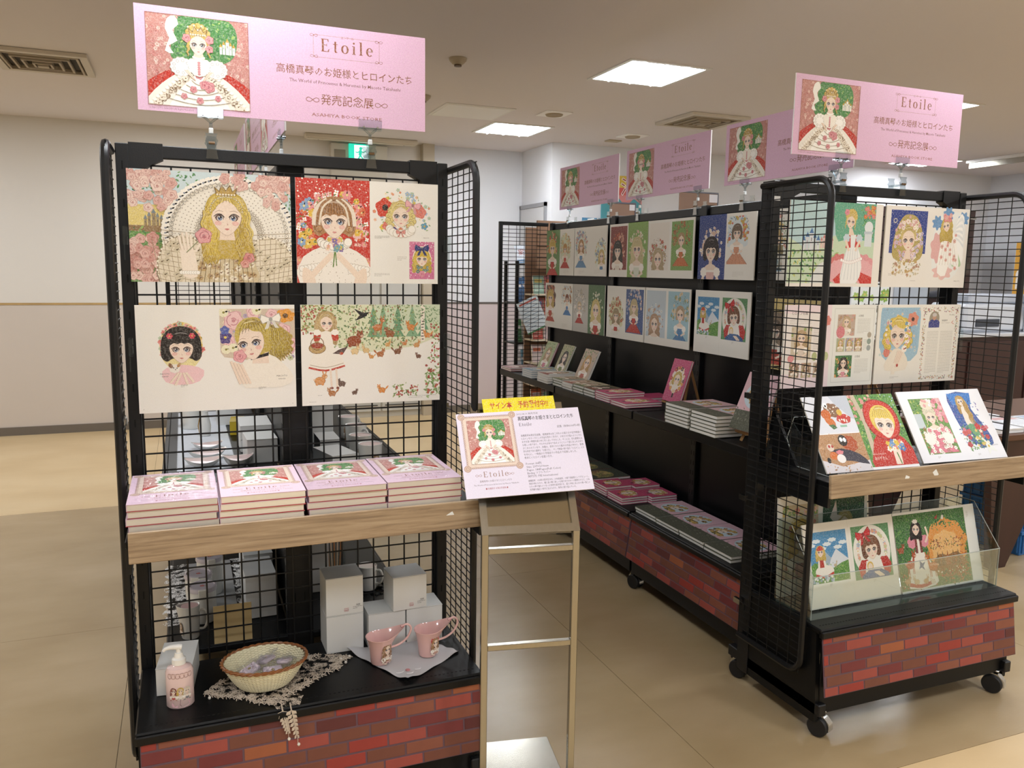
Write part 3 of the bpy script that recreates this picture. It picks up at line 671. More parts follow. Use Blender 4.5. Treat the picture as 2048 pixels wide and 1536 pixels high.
    A.line([(14, 8), (18.3, 12.3)], .18, '#6c7f3c'); A.rose(18.6, 12.6, 2.1, '#e8a9ab', '#b05a68'); A.rose(30.3, 6.8, 1.5, '#df9390', '#a04a4e'); A.rose(29.2, 5.2, 1.2, '#e9aca0', '#a8554e')
    return A
def art_red():
    A = Art(BW, BH, CREAM, 12); A.clip = (0, 0, 21.2, BH); A.rect(0, 0, 21.2, BH, '#d33a2b')
    dots(A, (0, 16, 21, BH), 90, .12, .28, ('#fbf4ea',))
    ringr = lambda R: (lambda a, q: (10.6+q*9.2*math.cos(a), 15.5+q*9.8*math.sin(a)))(R.uniform(-.6, PI+.6), R.uniform(.72, 1.12))
    flowers(A, ringr, 80, .45, .8, ('#f7e6de', '#f3c8c4', '#ffffff'), '#e8b13c', 4)
    flowers(A, ringr, 42, .8, 1.5, ('#f2a0a0', '#f0c64e', '#e8794e', '#f5c9c6', '#8fb0d8'), '#f8e9a0', 6); leaves(A, ringr, 40, .6, 1.1, ('#7c9a3c', '#5c8440'))
    flowers(A, (0, 1, 4, 9), 10, .6, 1.2, ('#f3c8c4', '#f7e6de', '#f0a090')); flowers(A, (17, 1, 21, 9), 10, .6, 1.2, ('#f3c8c4', '#f7e6de', '#f0a090'))
    A.hair_back(10.8, 18.4, 4.0, '#b98a5c', '#6d4020', 'bob')
    for k in (-1, 1): A.line([(10.8+k*2, 24), (10.8+k*5.2, 21), (10.8+k*5.9, 16.5)], 1.1, '#efe3d2', 4)
    A.P(sm([(8.9, 13.5), (12.7, 13.5), (14.5, 10.5), (19.8, 7.5), (20.8, -1), (1, -1), (1.8, 7.5), (7.2, 10.5)], 2), '#f6f1e8')
    for i in range(60): A.ell(A.R.uniform(2.5, 19.5), A.R.uniform(0, 9.5), .13, .13, '#b9ab98', 6)
    for k in (-1, 1):
        for r_, yy in ((.9, 3.6), (.9, 5.0)): A.scallop([(10.8+k*(4.6+.95*j), yy-.18*j) for j in range(6)], .8, '#faf6ee', '#b3a58f')
        A.P(sm([(10.8+k*9.2, 4.2), (10.8+k*6.9, 3.5), (10.8+k*5.3, -1), (10.8+k*8.9, -1)], 2), '#f5e2cf')
        A.line([(10.8+k*7.6, 1), (10.8+k*3.6, 5.4), (10.8+k*.5, 8.5)], 1.7, '#f5e2cf', 3)
    A.scallop([(10.8+3.9*math.cos(a), 11.9+1.2*math.sin(a)) for a in [PI*(1+j/9) for j in range(10)]], 1.15, '#faf6ee', '#a99c88')
    flowers(A, (8.7, 9.4, 13.1, 12.6), 22, .55, .95, ('#f3b7a8', '#7fb0b8', '#e9d06a', '#8f79b8', '#f5ded0')); A.line([(10.8, 9), (10.3, 4.6)], .35, '#6c9140'); A.line([(11, 9), (11.3, 5)], .3, '#6c9140')
    A.face(10.8, 18.1, 3.75, eye='#6f93c0'); A.hair_front(10.8, 18.5, 3.9, '#a87a4c', '#5f381a', 'full')
    for k in (-1, 1): A.line([(10.8+k*.6, 23.9), (10.8+k*3.3, 21.5), (10.8+k*4.3, 16.6)], .55, '#ece0cc', 4); A.curl(10.8+k*4.4, 15.6, .95, '#c79c6c', '#6d4020')
    A.clip = (21.2, 0, BW, BH)
    flowers(A, lambda R: (lambda a, q: (31+q*8.2*math.cos(a), 21+q*6.5*math.sin(a)))(R.uniform(0, 6.3), R.uniform(.6, 1.1)), 55, .35, .8, ('#e8d04a', '#b8d0c0', '#f3c8b0', '#a8c4e0', '#f5f0e0', '#ea8a6a')); leaves(A, (23.5, 15, 40, 27), 40, .5, .9, ('#8fb07a', '#a8c48a'))
    A.blob(25.6, 22.2, 2.6, 2.7, '#d8452c', .09, 5); A.ell(25.8, 22.3, .9, .95, '#2a1c18', 12); A.rose(36.5, 21.3, 1.8, '#ea8a7a'); A.rose(26.2, 17, 1.3, '#e88070'); A.flower(37.8, 17.2, 1.1, '#69a8c8'); A.blob(28.4, 15.6, 1.3, 1.1, '#4d3f86', .12, 5)
    A.girl(30.5, 20.2, 2.55, '#e9d98e', '#8f7434', 'curls', 'part', body=False); A.bow(34.2, 23.2, 2.3, '#f0b4bb', -.2)
    A.scallop([(30.5+3.4*math.cos(a), 16.2+1.4*math.sin(a)) for a in [PI*(1+j/8) for j in range(9)]], 1.1, '#f7f3ea', '#c9bfae'); A.bow(30.5, 15.2, 1.4, '#e79a90')
    A.text('MACOTO', 37.5, 13.6, .35, '#8a8070', width=1.8); A.lines(22.6, 13.3, 27, 13.9, 3); A.lines(29.4, 7.0, 32.3, 7.9, 3); A.lines(22.4, 2.2, 27, 2.9, 3)
    A.rect(33.1, 1.4, 40.9, 12.6, '#dc7ba6'); A.clip = (33.1, 1.4, 40.9, 12.6); dots(A, (33, 1.4, 41, 12.6), 60, .1, .22, ('#fbe9f2',)); A.ell(37, 7.1, 3.0, 4.2, '#f4ecd8', 24)
    A.girl(37, 7.6, 1.75, '#e6c94e', '#7f6220', 'wave', 'full', body=False); A.bow(37, 10.5, 2.1, '#26367f'); flowers(A, (35, 3.6, 39, 5.4), 9, .4, .6, ('#4a7f86', '#5f93a0')); A.rose(37, 2.9, 1.0, '#ea9ab0'); A.clip = None
    return A
def art_bob():
    A = Art(BW, BH, CREAM, 13)
    reg = lambda R: (lambda a, q: (11.3+q*5.7*math.cos(a), 18+q*7.0*math.sin(a)))(R.uniform(-.5, PI+.5), R.uniform(.72, 1.0))
    A.ell(11.3, 18.2, 5.6, 6.9, '#f3e7a8', 30); flowers(A, reg, 80, .4, .75, ('#ee9a94', '#f4b8b0', '#f2d06a', '#bcd2b4', '#e88078'), '#b8485a', 5); leaves(A, reg, 30, .4, .8)
    A.P(sm([(6.2, 11.5), (9.2, 13), (13.4, 13), (17, 11.5), (15.8, 8.5), (11.4, 7.5), (7, 8.5)], 2), '#f6cfd2')
    A.hair_back(11.3, 18.4, 3.4, '#2a2320', '#0f0c0a', 'bob'); A.face(11.3, 17.8, 3.0, eye='#5a6484'); A.hair_front(11.3, 18.3, 3.1, '#2e2724', '#0c0a08', 'full')
    for k in (-1, 1): A.flower(11.3+k*2.9, 21.2, .85, '#d8485a', '#f3c070', 6)
    A.blob(9.4, 12.2, 1.4, 1.25, '#f2ece2', .06, 7); A.ell(8.4, 13.0, .5, .8, '#8a5c38', 9, .6); A.ell(10.5, 13.1, .4, .7, '#c99a6c', 9, -.6); A.ell(9.1, 12.4, .16, .18, '#1a1410', 7); A.ell(10, 12.3, .16, .18, '#1a1410', 7); A.ell(9.6, 11.9, .16, .12, '#1a1410', 7)
    for k, (a, b) in enumerate([(8.2, 8.3), (9.4, 7.5), (12.6, 7.6), (14.2, 8.2)]): A.line([(a, b), (10.4+.6*k, 11)], .7, '#f6e4d3'); A.line([(a-.3, b), (10.1+.6*k, 11)], .06, '#b5917a')
    A.text('MACOTO', 5.6, 10.6, .4, '#5a524a', width=2.4); A.text('GARDEN', 6.0, 9.9, .3, '#5a524a', width=1.7); A.lines(10.8, 7.0, 12.6, 7.6, 3)
    A.clip = (21.5, 6, BW, 28.6)
    A.P(sm([(21.6, 28.6), (BW, 28.6), (BW, 20), (38, 14), (22.5, 15), (21.6, 20)], 2), '#d9c9b4')
    flowers(A, (21.5, 14, 42, 28.6), 120, .5, 1.0, ('#e6b8c0', '#b8a8c8', '#c9d0a8', '#efe2c8'), '#8c7a50', 6)
    for (a, b, r) in [(25.2, 25.3, 2.7), (30.6, 27.6, 1.9), (38.6, 22.3, 2.2), (40.3, 18.3, 2.3), (23.8, 19.5, 1.7), (35.6, 27, 1.6)]: A.rose(a, b, r, '#f2cdcd', '#c97f8a')
    A.blob(39.4, 26.6, 2.6, 1.9, '#eda53c', .1, 6); A.ell(39.4, 26.6, .8, .7, '#6d4a1c', 10)
    A.blob(22.9, 20.6, 1.6, 1.8, '#4f3a86', .12, 5); A.blob(22.8, 22.6, 1.2, 1.2, '#5a6ab8', .12, 5); A.ell(22.9, 20.6, .4, .4, '#f0d86a', 8)
    for (a, b) in ((23.0, 17.2), (24.9, 17.6), (31.5, 28.1), (22.6, 27.6)): A.flower(a, b, 1.3, '#f3efcf', '#8f8a2c', 10)
    for j in range(12): A.wavy(36.5+.38*j, 24.5-.3*j, 34.4+.6*j, 10.5+.45*j, 1.0, ('#cdb758', '#bfa545')[j % 2], '#7a6422', .35, 6, 20)
    A.P(sm([(27.4, 13.4), (33.8, 16), (38.8, 12.6), (41.4, 8.5), (38, 6), (28, 6), (26.6, 10)], 2), '#f5efe2')
    A.P([(30.2, 17.5), (34.2, 18), (34.6, 13), (30, 13)], '#f3dfcd'); A.P([(29.6, 14.9), (34.5, 16.1), (34.5, 15.2), (29.6, 14)], '#201a1c'); A.ell(30.4, 14.5, .3, .38, '#c03a30', 8)
    A.blob(31.8, 20.6, 4.9, 5.0, '#c9b352', .03, 12)
    A.face(29.6, 19.2, 3.7, .16, eye='#6076a8', look=-.6); A.hair_front(30.4, 20.2, 4.0, '#cfba5a', '#7a6422', 'side', .12)
    for j in range(7): A.line([(27.6+j*.8, 22.2+.35*j), (31+j*.6, 25.1), (36.4, 23.6-.3*j)], .12, '#8c7430', 4)
    A.bow(35.3, 25.6, 2.7, '#f7f4ea', .1)
    for j in range(6): A.wavy(35.2+.5*j, 23, 36+.7*j, 15, .9, ('#d6c260', '#c4ac4a')[j % 2], '#7a6422', .3, 4, 14)
    A.rose(26.6, 15.2, 1.8, '#efb0b4', '#c4707c')
    for k in range(4): A.line([(26.6+.9*k, 7.2), (24.2+.9*k, 13.8-.3*k)], .75, '#f5e2cf'); A.line([(26.25+.9*k, 7.2), (23.85+.9*k, 13.8-.3*k)], .07, '#b5917a')
    A.clip = None; A.text('MACOTO', 36.6, 9.0, .5, '#5a524a', width=3.0); A.text('GARDEN', 37, 8.2, .35, '#5a524a', width=2); A.lines(31.5, 5.6, 33.6, 6.1, 3); A.lines(1, .9, 1.5, 1, 1); A.lines(40.8, .9, 41.4, 1, 1)
    return A
def art_forest():
    A = Art(BW, BH, CREAM, 14); A.clip = (0, 0, BW, BH)
    A.P([(0, BH), (BW, BH), (BW, 20), (34, 17), (20, 15.5), (11, 17), (7, 22), (0, 22)], '#dfe3c4'); A.rect(22, 22, BW, BH, '#cfdcc0')
    for j, x in enumerate((21, 24, 28.5, 33, 36.5)):
        A.rect(x, 19, x+.5, BH, '#9c8264')
        for q in range(4): A.P([(x-1.8+.35*q, 20+2*q), (x+2.3-.35*q, 20+2*q), (x+.25, 23.5+2*q)], ('#6ea07a', '#86b08a')[j % 2])
    leaves(A, (8, 17, 34, BH), 420, .5, 1.1, ('#6d8f52', '#8fa866', '#557a4a', '#a8b878')); leaves(A, (0, 22, 9, BH), 120, .6, 1.2, ('#8a9a52', '#6d8a44', '#b0a860'))
    dots(A, (0, 21, 10, BH), 70, .2, .34, ('#b5584a', '#a8443c', '#c97a5c')); dots(A, (12, 18, 30, BH), 60, .15, .26, ('#b86a50', '#8a5a40'))
    A.rect(35.9, 18.5, 37.2, BH, '#efe8da'); [A.rect(35.9+A.R.random()*.6, 19+q*.9, 36.6+A.R.random()*.6, 19.3+q*.9, '#4a4038') for q in range(11)]
    leaves(A, (34, 24, BW, BH), 80, .5, 1.0, ('#8fae80', '#6d9464')); leaves(A, (39, 8, BW, 24), 60, .6, 1.2, ('#9cb878', '#b8c890', '#7a9c58')); dots(A, (39, 8, BW, 24), 40, .2, .36, ('#b04038', '#c0564a'))
    for (a, b, r, c, k, m) in [(15.4, 19.2, 2.9, '#9a4a22', 'bear', 1), (19, 16.2, 1.4, '#e3c48a', 'rabbit', -1), (15.6, 16, 1.6, '#ecd09a', 'rabbit', 1), (22.5, 23, 1.9, '#c8763a', 'deer', 1), (26.3, 21.2, 1.9, '#9c5c30', 'bear', -1), (32.8, 23, 1.7, '#d88a3c', 'fox', -1),
                               (23.3, 15, 1.5, '#b87038', 'fox', 1), (28.6, 15.7, 1.5, '#8a5a3c', 'fox', 1), (20.6, 14.2, 1.0, '#e0a35c', 'fox', -1), (30.8, 18, 1.0, '#d0884a', 'fox', 1), (34.6, 17.5, 1.3, '#d8a060', 'rabbit', 1), (38, 20.5, 1.4, '#e0944a', 'fox', -1),
                               (35.2, 14, 1.1, '#7a5240', 'bear', -1), (25.6, 17.8, 1.1, '#dca860', 'rabbit', 1), (5.2, 7.5, 2.2, '#e2a060', 'rabbit', 1), (8.7, 3.6, 1.5, '#b87840', 'fox', -1), (11.6, 6.4, 1.5, '#6d5448', 'bear', -1), (15.4, 3.5, 1.1, '#6d5244', 'bear', 1), (23.7, 4, 1.5, '#e0903c', 'fox', -1)]: A.beast(a, b, r, c, k, m)
    A.P([(18.2, 27.3), (15.4, 28.6), (17.2, 26.6), (15.8, 24.9), (18.6, 26), (20.2, 27.5)], '#2a2628'); A.ell(18.6, 26.6, .8, .5, '#1d1a1e', 9)
    A.hair_back(7.2, 24.6, 2.0, '#cdb27a', '#7c6030', 'long'); A.P(sm([(5.4, 21.6), (9, 21.6), (9.2, 17.5), (12.8, 11.5), (1.8, 11), (5, 17.5)], 2), '#f4efe4'); A.line([(2.0, 11.3), (7, 10.3), (12.6, 11.6)], .55, '#c8402c', 3); A.line([(2.4, 12.1), (7, 11.2), (12.2, 12.4)], .25, '#c9bfae', 3)
    for k in (-1, 1): A.P(sm([(7.2+k*1.6, 21.6), (7.2+k*3.4, 21.2), (7.2+k*3.5, 19.2), (7.2+k*1.9, 19.3)], 2), '#c8402c'); A.blob(7.2+k*2.6, 21.6, 1.1, .9, '#f7f3ea', .08, 7)
    for x in (8.3, 10): A.line([(x, 10.8), (x+.3, 5.4)], .6, '#f3e3d2'); A.ell(x+.4, 5, .5, .4, '#8c4a3a', 8)
    A.face(7.4, 24.4, 1.75, eye='#5a4a3a', look=.4); A.hair_front(7.3, 24.6, 1.8, '#d3ba82', '#7c6030', 'part')
    A.ell(4.6, 17, 2.5, 1.7, '#8a6a3c', 18); A.ell(4.6, 17, 2.3, 1.5, '#c9ab72', 18); A.ell(4.6, 17.7, 2.0, .8, '#a8442e', 14); A.ring(4.6, 18.3, 2.0, .25, '#8a6a3c', 14)
    A.P([(9, 15.3), (12, 15), (13.6, 17.4), (10.8, 16.4)], '#5a4440'); A.ell(11.6, 15.3, .6, .45, '#c0563a', 8)
    leaves(A, (27, 1.8, 35, 5.5), 46, .6, 1.3, ('#8fa860', '#a8bc78', '#6d8c4a')); dots(A, (28, 2, 35, 5.2), 22, .26, .4, ('#a84438', '#c0604c')); leaves(A, (37, 1.5, BW, 9.5), 60, .8, 1.6, ('#8fb070', '#a8c488', '#6d944a')); dots(A, (37.6, 2, BW, 11), 22, .3, .45, ('#a84438', '#c0604c'))
    A.lines(4.5, 2.6, 7, 2.9, 1); A.lines(32, 1.1, 41, 1.6, 2); A.lines(2, .9, 6, 1.0, 1); A.clip = None
    return A
def art_ball():
    A = Art(BW, BH, '#f2efe9', 15); A.clip = (0, 1.2, 38.6, BH); A.rect(0, 0, 38.6, BH, '#bfe0e8'); A.P([(0, 0), (38.6, 0), (38.6, 16), (20, 18), (8, 13), (0, 17)], '#cfe4c8')
    leaves(A, (0, 1, 22, 13), 150, .8, 1.8, ('#7ab86a', '#4f9a5c', '#a8d080', '#d8dc7a')); castle(A, 9.5, 12.5, 1.6, '#dfe4ec', '#3f78b8'); castle(A, 16.6, 13.5, 1.2, '#f0d0cc', '#d98a8a')
    A.P(sm([(20, BH), (38.6, BH), (38.6, 16), (30, 18), (22, 16), (20, 22)], 2), '#6ab89a'); leaves(A, (32, 18, 38.6, BH), 70, .7, 1.4, ('#3f8f5a', '#7ab86a'))
    A.P(sm([(10, 1), (14, 8), (20, 9), (19, 2)], 2), '#e3e9ea'); flowers(A, (33.5, 24.5, 38, 28.6), 26, .5, .9, ('#e8794e', '#e0a04a', '#e88a96')); A.rect(34, 14.5, 37.4, 19, '#dfe8ee'); A.ell(35.7, 21.3, 2.0, 2.2, '#e9f0f4', 16); A.rect(33.6, 19, 37.8, 19.9, '#c6d4de')
    for k in (-1, 1): A.blob(28.5+k*5.4, 6.5, 5.6, 5.2, ('#eda6ae' if k > 0 else '#e07f80'), .06, 11); A.blob(28.5+k*5.6, 5.2, 4.8, 4.4, '#f2b9c0', .06, 13)
    A.P([(25, 6), (20.5, 2.5), (22, 1), (28, 1)], '#d83a34'); A.P([(29, 7), (33.5, 1), (38.6, 1), (38.6, 3.5), (34, 5)], '#d83a34')
    A.P(sm([(26.6, 14.5), (31, 14.5), (33.5, 7), (31, 1), (24, 1), (24.5, 8)], 2), '#f4f6f6')
    for j in range(6): A.line([(26+j, 13.8), (24+j*1.6, 2.5)], .12, '#b8c2cc')
    A.P([(26.4, 18.4), (31, 18.4), (32.4, 14.3), (25.4, 13.8)], '#d8403c'); A.P([(27.4, 18.6), (30, 18.6), (29.6, 14), (27.8, 14)], '#eef3f4')
    for k in (-1, 1): A.blob(28.6+k*2.9, 17.3, 1.5, 1.5, '#cfe0ec', .1, 7); A.line([(28.6+k*3.2, 16.6), (28.6+k*1.5, 12.8)], 1.0, '#f6e3d2')
    A.scallop([(24+.9*j, 9.5-.8*math.sin(j*.4)) for j in range(11)], .55, '#ffffff', '#c98a8c'); A.girl(27.2, 23.3, 1.9, '#ecd47a', '#9a7a34', 'updo', 'part', body=False, rot=-.12); A.P([(26.6, 20.9), (28, 20.8), (29.2, 18.4), (26.6, 18.4)], '#f3dfcd'); A.rose(25.2, 26.4, 1.1, '#f0a0b0')
    A.clip = None; A.lines(4, 1.6, 7, 1.9, 1); return A
def art_flora():
    A = Art(BW, BH, '#f1eee8', 16); A.clip = (2.4, 9, 20.4, 28.2); A.rect(2.4, 12.5, 20.4, 28.2, '#26409a'); dots(A, (2.4, 13, 20.4, 28.2), 90, .06, .14, ('#dfe6f6',)); A.ring(4.6, 24.3, .9, .25, '#e8e4c8', 12)
    reg = lambda R: (lambda a, q: (11.6+q*7.0*math.cos(a), 17.5+q*8.4*math.sin(a)))(R.uniform(-1.4, PI+1.4), R.uniform(.5, 1.0))
    A.P(sm([(4, 12), (5, 20), (8, 25.5), (11.6, 26.8), (15.5, 25.5), (18.5, 20), (19, 12), (15, 9.5), (8, 9.5)], 3), '#c3b064'); leaves(A, reg, 160, .4, .9, ('#8a9a4a', '#a8a850', '#6d7a3c', '#c8b860'))
    flowers(A, reg, 90, .45, .9, ('#f3dfe2', '#e3b8c0', '#f5f0e0', '#d0c4e0'), '#c8a04a', 5); A.face(11.6, 17.6, 3.1, .06, eye='#7a6a8a'); A.hair_front(11.6, 18.2, 3.1, '#d9c67c', '#8a7434', 'part', .06); flowers(A, (8, 21.4, 15.4, 24.6), 22, .5, .9, ('#f5e6e2', '#e8b8b8', '#fff6e8'), '#c89a3a')
    A.clip = None; leaves(A, (5, 4, 18, 11), 80, .4, .9, ('#a8a060', '#8a8a4a', '#c8bc80')); flowers(A, (5, 3.6, 18, 10), 40, .4, .8, ('#d8b87a', '#c8a08a', '#e6dcc0'), '#8a6a3a'); A.P([(10.6, 13.6), (12.8, 13.6), (13.4, 10.4), (9.8, 10.4)], '#f3e0d0')
    A.lines(3, 4.4, 6, 4.9, 2); A.lines(14, 2.2, 19.5, 2.4, 1)
    A.P(sm([(24, 20), (26, 26), (30, 28), (36, 28.4), (40, 25), (40, 14), (37, 5), (30, 3), (25, 6), (24, 13)], 3), '#eef0ee')
    for (a, b) in ((25.6, 24.2), (39, 26), (31, 27.6)): A.blob(a, b, 2.4, 2.4, '#6fa3d8', .2, 7)
    A.blob(26.6, 15, 3.4, 5.4, '#eab9b8', .12, 7); A.blob(30, 6, 4.8, 2.8, '#f0c8c4', .15, 7); A.blob(37, 10.5, 2.6, 3.2, '#bcd8b0', .12, 7)
    for j in range(11): A.P(sm([(35.5, 24.5-.6*j), (38.0+.2*j, 28-1.3*j), (39.6, 25-1.6*j), (36, 22.6-.6*j)], 2), ('#fbfbf8', '#e6e9ea')[j % 2])
    A.P(sm([(29.5, 21.5), (34, 21.5), (37.5, 13), (38, 7), (33.5, 9.5), (31.6, 4.5), (27.4, 5.5), (27.6, 13)], 2), '#fbf9f4')
    for j in range(7): A.line([(30.5+j*.5, 20.5), (28.2+j*1.5, 8.5)], .1, '#b9a99a')
    flowers(A, (28.4, 7, 36.6, 20), 16, .6, .9, ('#f0b8b0', '#eac4ba'), '#b86a5a', 6); A.hair_back(30.6, 23.4, 1.9, '#dcc25c', '#8a7028', 'long'); A.face(30.2, 23.3, 1.7, .25, look=-.4); A.hair_front(30.4, 23.6, 1.8, '#dfc662', '#8a7028', 'side', .2)
    flowers(A, (28.8, 25, 32.6, 27.4), 14, .6, .9, ('#ea8f96', '#f2b8bc'), '#f6e2a0', 6); A.line([(28.2, 4.6), (28.8, 3.2)], .6, '#f3dfcd'); A.text('MACOTO', 36.6, 2.3, .4, '#7a7068', width=3); return A
def smallpic(A, x0, y0, x1, y1, bg, hair, dress, cl=('#e8b6b0', '#b8c890')):
    oc = A.clip; A.clip = (x0, y0, x1, y1); A.rect(x0, y0, x1, y1, bg); w = x1-x0; h = y1-y0
    flowers(A, (x0, y0, x1, y1), 26, w*.06, w*.1, cl); A.girl((x0+x1)/2, y0+h*.66, min(w*.19, h*.16), hair, None, 'wave', 'part', dress, h=3.2, wd=2.6); A.clip = oc
def art_catalogue():
    A = Art(BW, BH, '#eef0ec', 17); A.rect(0, 0, 21, BH, '#f3e3ea'); A.rect(0, 5, 18, BH-3, '#f1ecea')
    A.text('ヒロイン名鑑', 3.2, 26.3, .95, '#5a5048', width=7); A.lines(2.4, 22.5, 12, 24.3, 4); A.blob(19.2, 24, 1.6, 1.8, '#ea8f86', .1, 6)
    smallpic(A, 3.4, 10.2, 12.4, 22, '#d8cdb8', '#c9ab7c', '#e6d8cc', ('#8fb070', '#c9b8a0')); A.lines(13.4, 14, 18.6, 21, 12); A.ell(3.6, 10.6, 1.4, 1.4, '#e89aa0', 14)
    for i, c in enumerate(('#bcc890', '#d8b8a8', '#c8d0a0')): A.ell(14.2+2.6*i, 11.2, 1.2, 1.6, c, 14)
    for i, c in enumerate(('#8c7a68', '#b8a088', '#c9b8a8')): smallpic(A, 3.2+5.4*i, 3.6, 7.6+5.4*i, 9, c, '#8a6a4a', '#d8c8b8')
    A.frame(22.4, 1.4, 41.2, 28.4, .1, '#b8bcb8')
    smallpic(A, 24, 18.4, 32.2, 26.2, '#cbb8aa', '#d8c09a', '#efe6dc', ('#b89a8a', '#d8a8a0')); A.ell(25.6, 19.8, 2.0, 2.2, '#e38a94', 16); A.text('人魚姫', 33.6, 25.4, .6, '#6a6058', width=2.4); A.lines(33.4, 19.4, 39.6, 24.4, 10)
    for i, c in enumerate(('#b8c0a0', '#a8a8b8', '#a08a78')): smallpic(A, 24+4.2*i, 12.6, 27.8+4.2*i, 17.6, c, '#d8b86a', '#e8dcc0')
    A.lines(36.8, 13.2, 38.4, 16.8, 8)
    for i in range(3): A.ell(39.4, 18.6-2.4*i, 1.0, 1.1, ('#b8b0a0', '#98a8a0', '#a8b0b0')[i], 12)
    smallpic(A, 24, 3.2, 31.8, 11.2, '#3f7f4c', '#2c221e', '#eba0ae', ('#5a9a50', '#e8a868')); A.text('白雪姫', 33.2, 10.4, .6, '#6a6058', width=2.4); A.lines(33.2, 4.6, 39.6, 9.6, 10); return A
def art_profile():
    A = Art(BW, BH, CREAM, 18); A.clip = (1.6, 2, 21.5, 28.6); A.P(sm([(2, 28.5), (21, 28.5), (21, 11), (14, 8), (6, 8.5), (1.8, 14)], 2), '#a9cfe6'); A.rect(1.8, 13.5, 20.6, 28.4, '#a3cae4')
    flowers(A, (2, 8.5, 21, 28), 60, .3, .7, ('#c4dcec', '#8fb8dc', '#e8d8c8', '#d0e4e4')); A.blob(17.6, 24.2, 2.7, 2.6, '#ea9a84', .1, 6); A.ell(17.6, 24.2, .8, .8, '#4a3a3a', 10); A.ell(5.6, 11.8, 1.6, 1.8, '#e88a7c', 14)
    A.hair_back(10.6, 18.6, 4.1, '#f0d868', '#a5832c', 'curls'); A.P(sm([(9, 13), (12.4, 13), (16, 9.5), (15.5, 5), (5.4, 5), (5.6, 9)], 2), '#f2eadc')
    A.face(10.6, 18.4, 3.7, eye='#5a5458'); A.hair_front(10.6, 19.0, 4.0, '#f3dc70', '#a5832c', 'side'); flowers(A, lambda R: (10.6+R.choice((-1, 1))*R.uniform(3.6, 6), R.uniform(14.6, 24)), 34, .4, .8, ('#ffffff', '#f0c4c0', '#6ab0d8', '#f5ead0'), '#c8503c', 7)
    for k in range(4): A.line([(9.4+.6*k, 6), (11.4+.9*k, 12.4)], .8, '#f5e4d4'); A.line([(9.0+.6*k, 6), (11.0+.9*k, 12.4)], .07, '#a58a78')
    A.flower(14.2, 13, 1.4, '#fbf4ea', '#c8503c', 9); A.ell(11.3, 6.8, .55, .6, '#b83a34', 10); A.P([(8.6, 7.6), (10.2, 7.8), (10.3, 3.4), (8.4, 3.4)], '#f2eadc'); A.clip = None; A.lines(8, 2.0, 12.4, 2.4, 2)
    for (x0, y0, x1, y1) in ((23, 27, 40.6, 28.6), (23, 1, 40.6, 2.2), (22.8, 1, 24, 28.6), (39.8, 1, 40.9, 28.6)):
        n = int(max(x1-x0, y1-y0)*3.2); leaves(A, (x0, y0, x1, y1), n, .35, .7, ('#6d9464', '#a89060', '#8a5a4a')); dots(A, (x0, y0, x1, y1), n//2, .16, .28, ('#b8484a', '#e0a090', '#8a4a78', '#d8a84a'))
    A.ell(28.6, 24.4, 2.6, 2.8, '#a39a88', 22); A.clip = (25.8, 20.9, 31.4, 27.4); A.P(sm([(25.8, 23.2), (28.6, 24.2), (31.3, 23.2), (31.2, 20.5), (25.8, 20.5)], 2), '#3a4494'); A.ell(28.6, 24.9, 1.0, 1.25, '#c9a08a', 14); A.ell(28.6, 25.8, 1.15, .75, '#cfcac6', 12); A.clip = None
    A.text('Profile', 36.4, 25.5, .6, '#8a8278', width=2.6); A.text('高橋真琴', 32.6, 23.3, .55, '#4a4540', width=2.9); A.text('MACOTO TAKAHASHI', 32.6, 22.5, .32, '#8a8278', width=4.2); A.line([(37.6, 22.6), (38.6, 23.6), (38.2, 22.4), (39, 22.2)], .25, '#d86a4a')
    A.lines(25.4, 3.4, 31.3, 19.4, 36); A.lines(32.3, 3.4, 38.8, 19.4, 36); return A
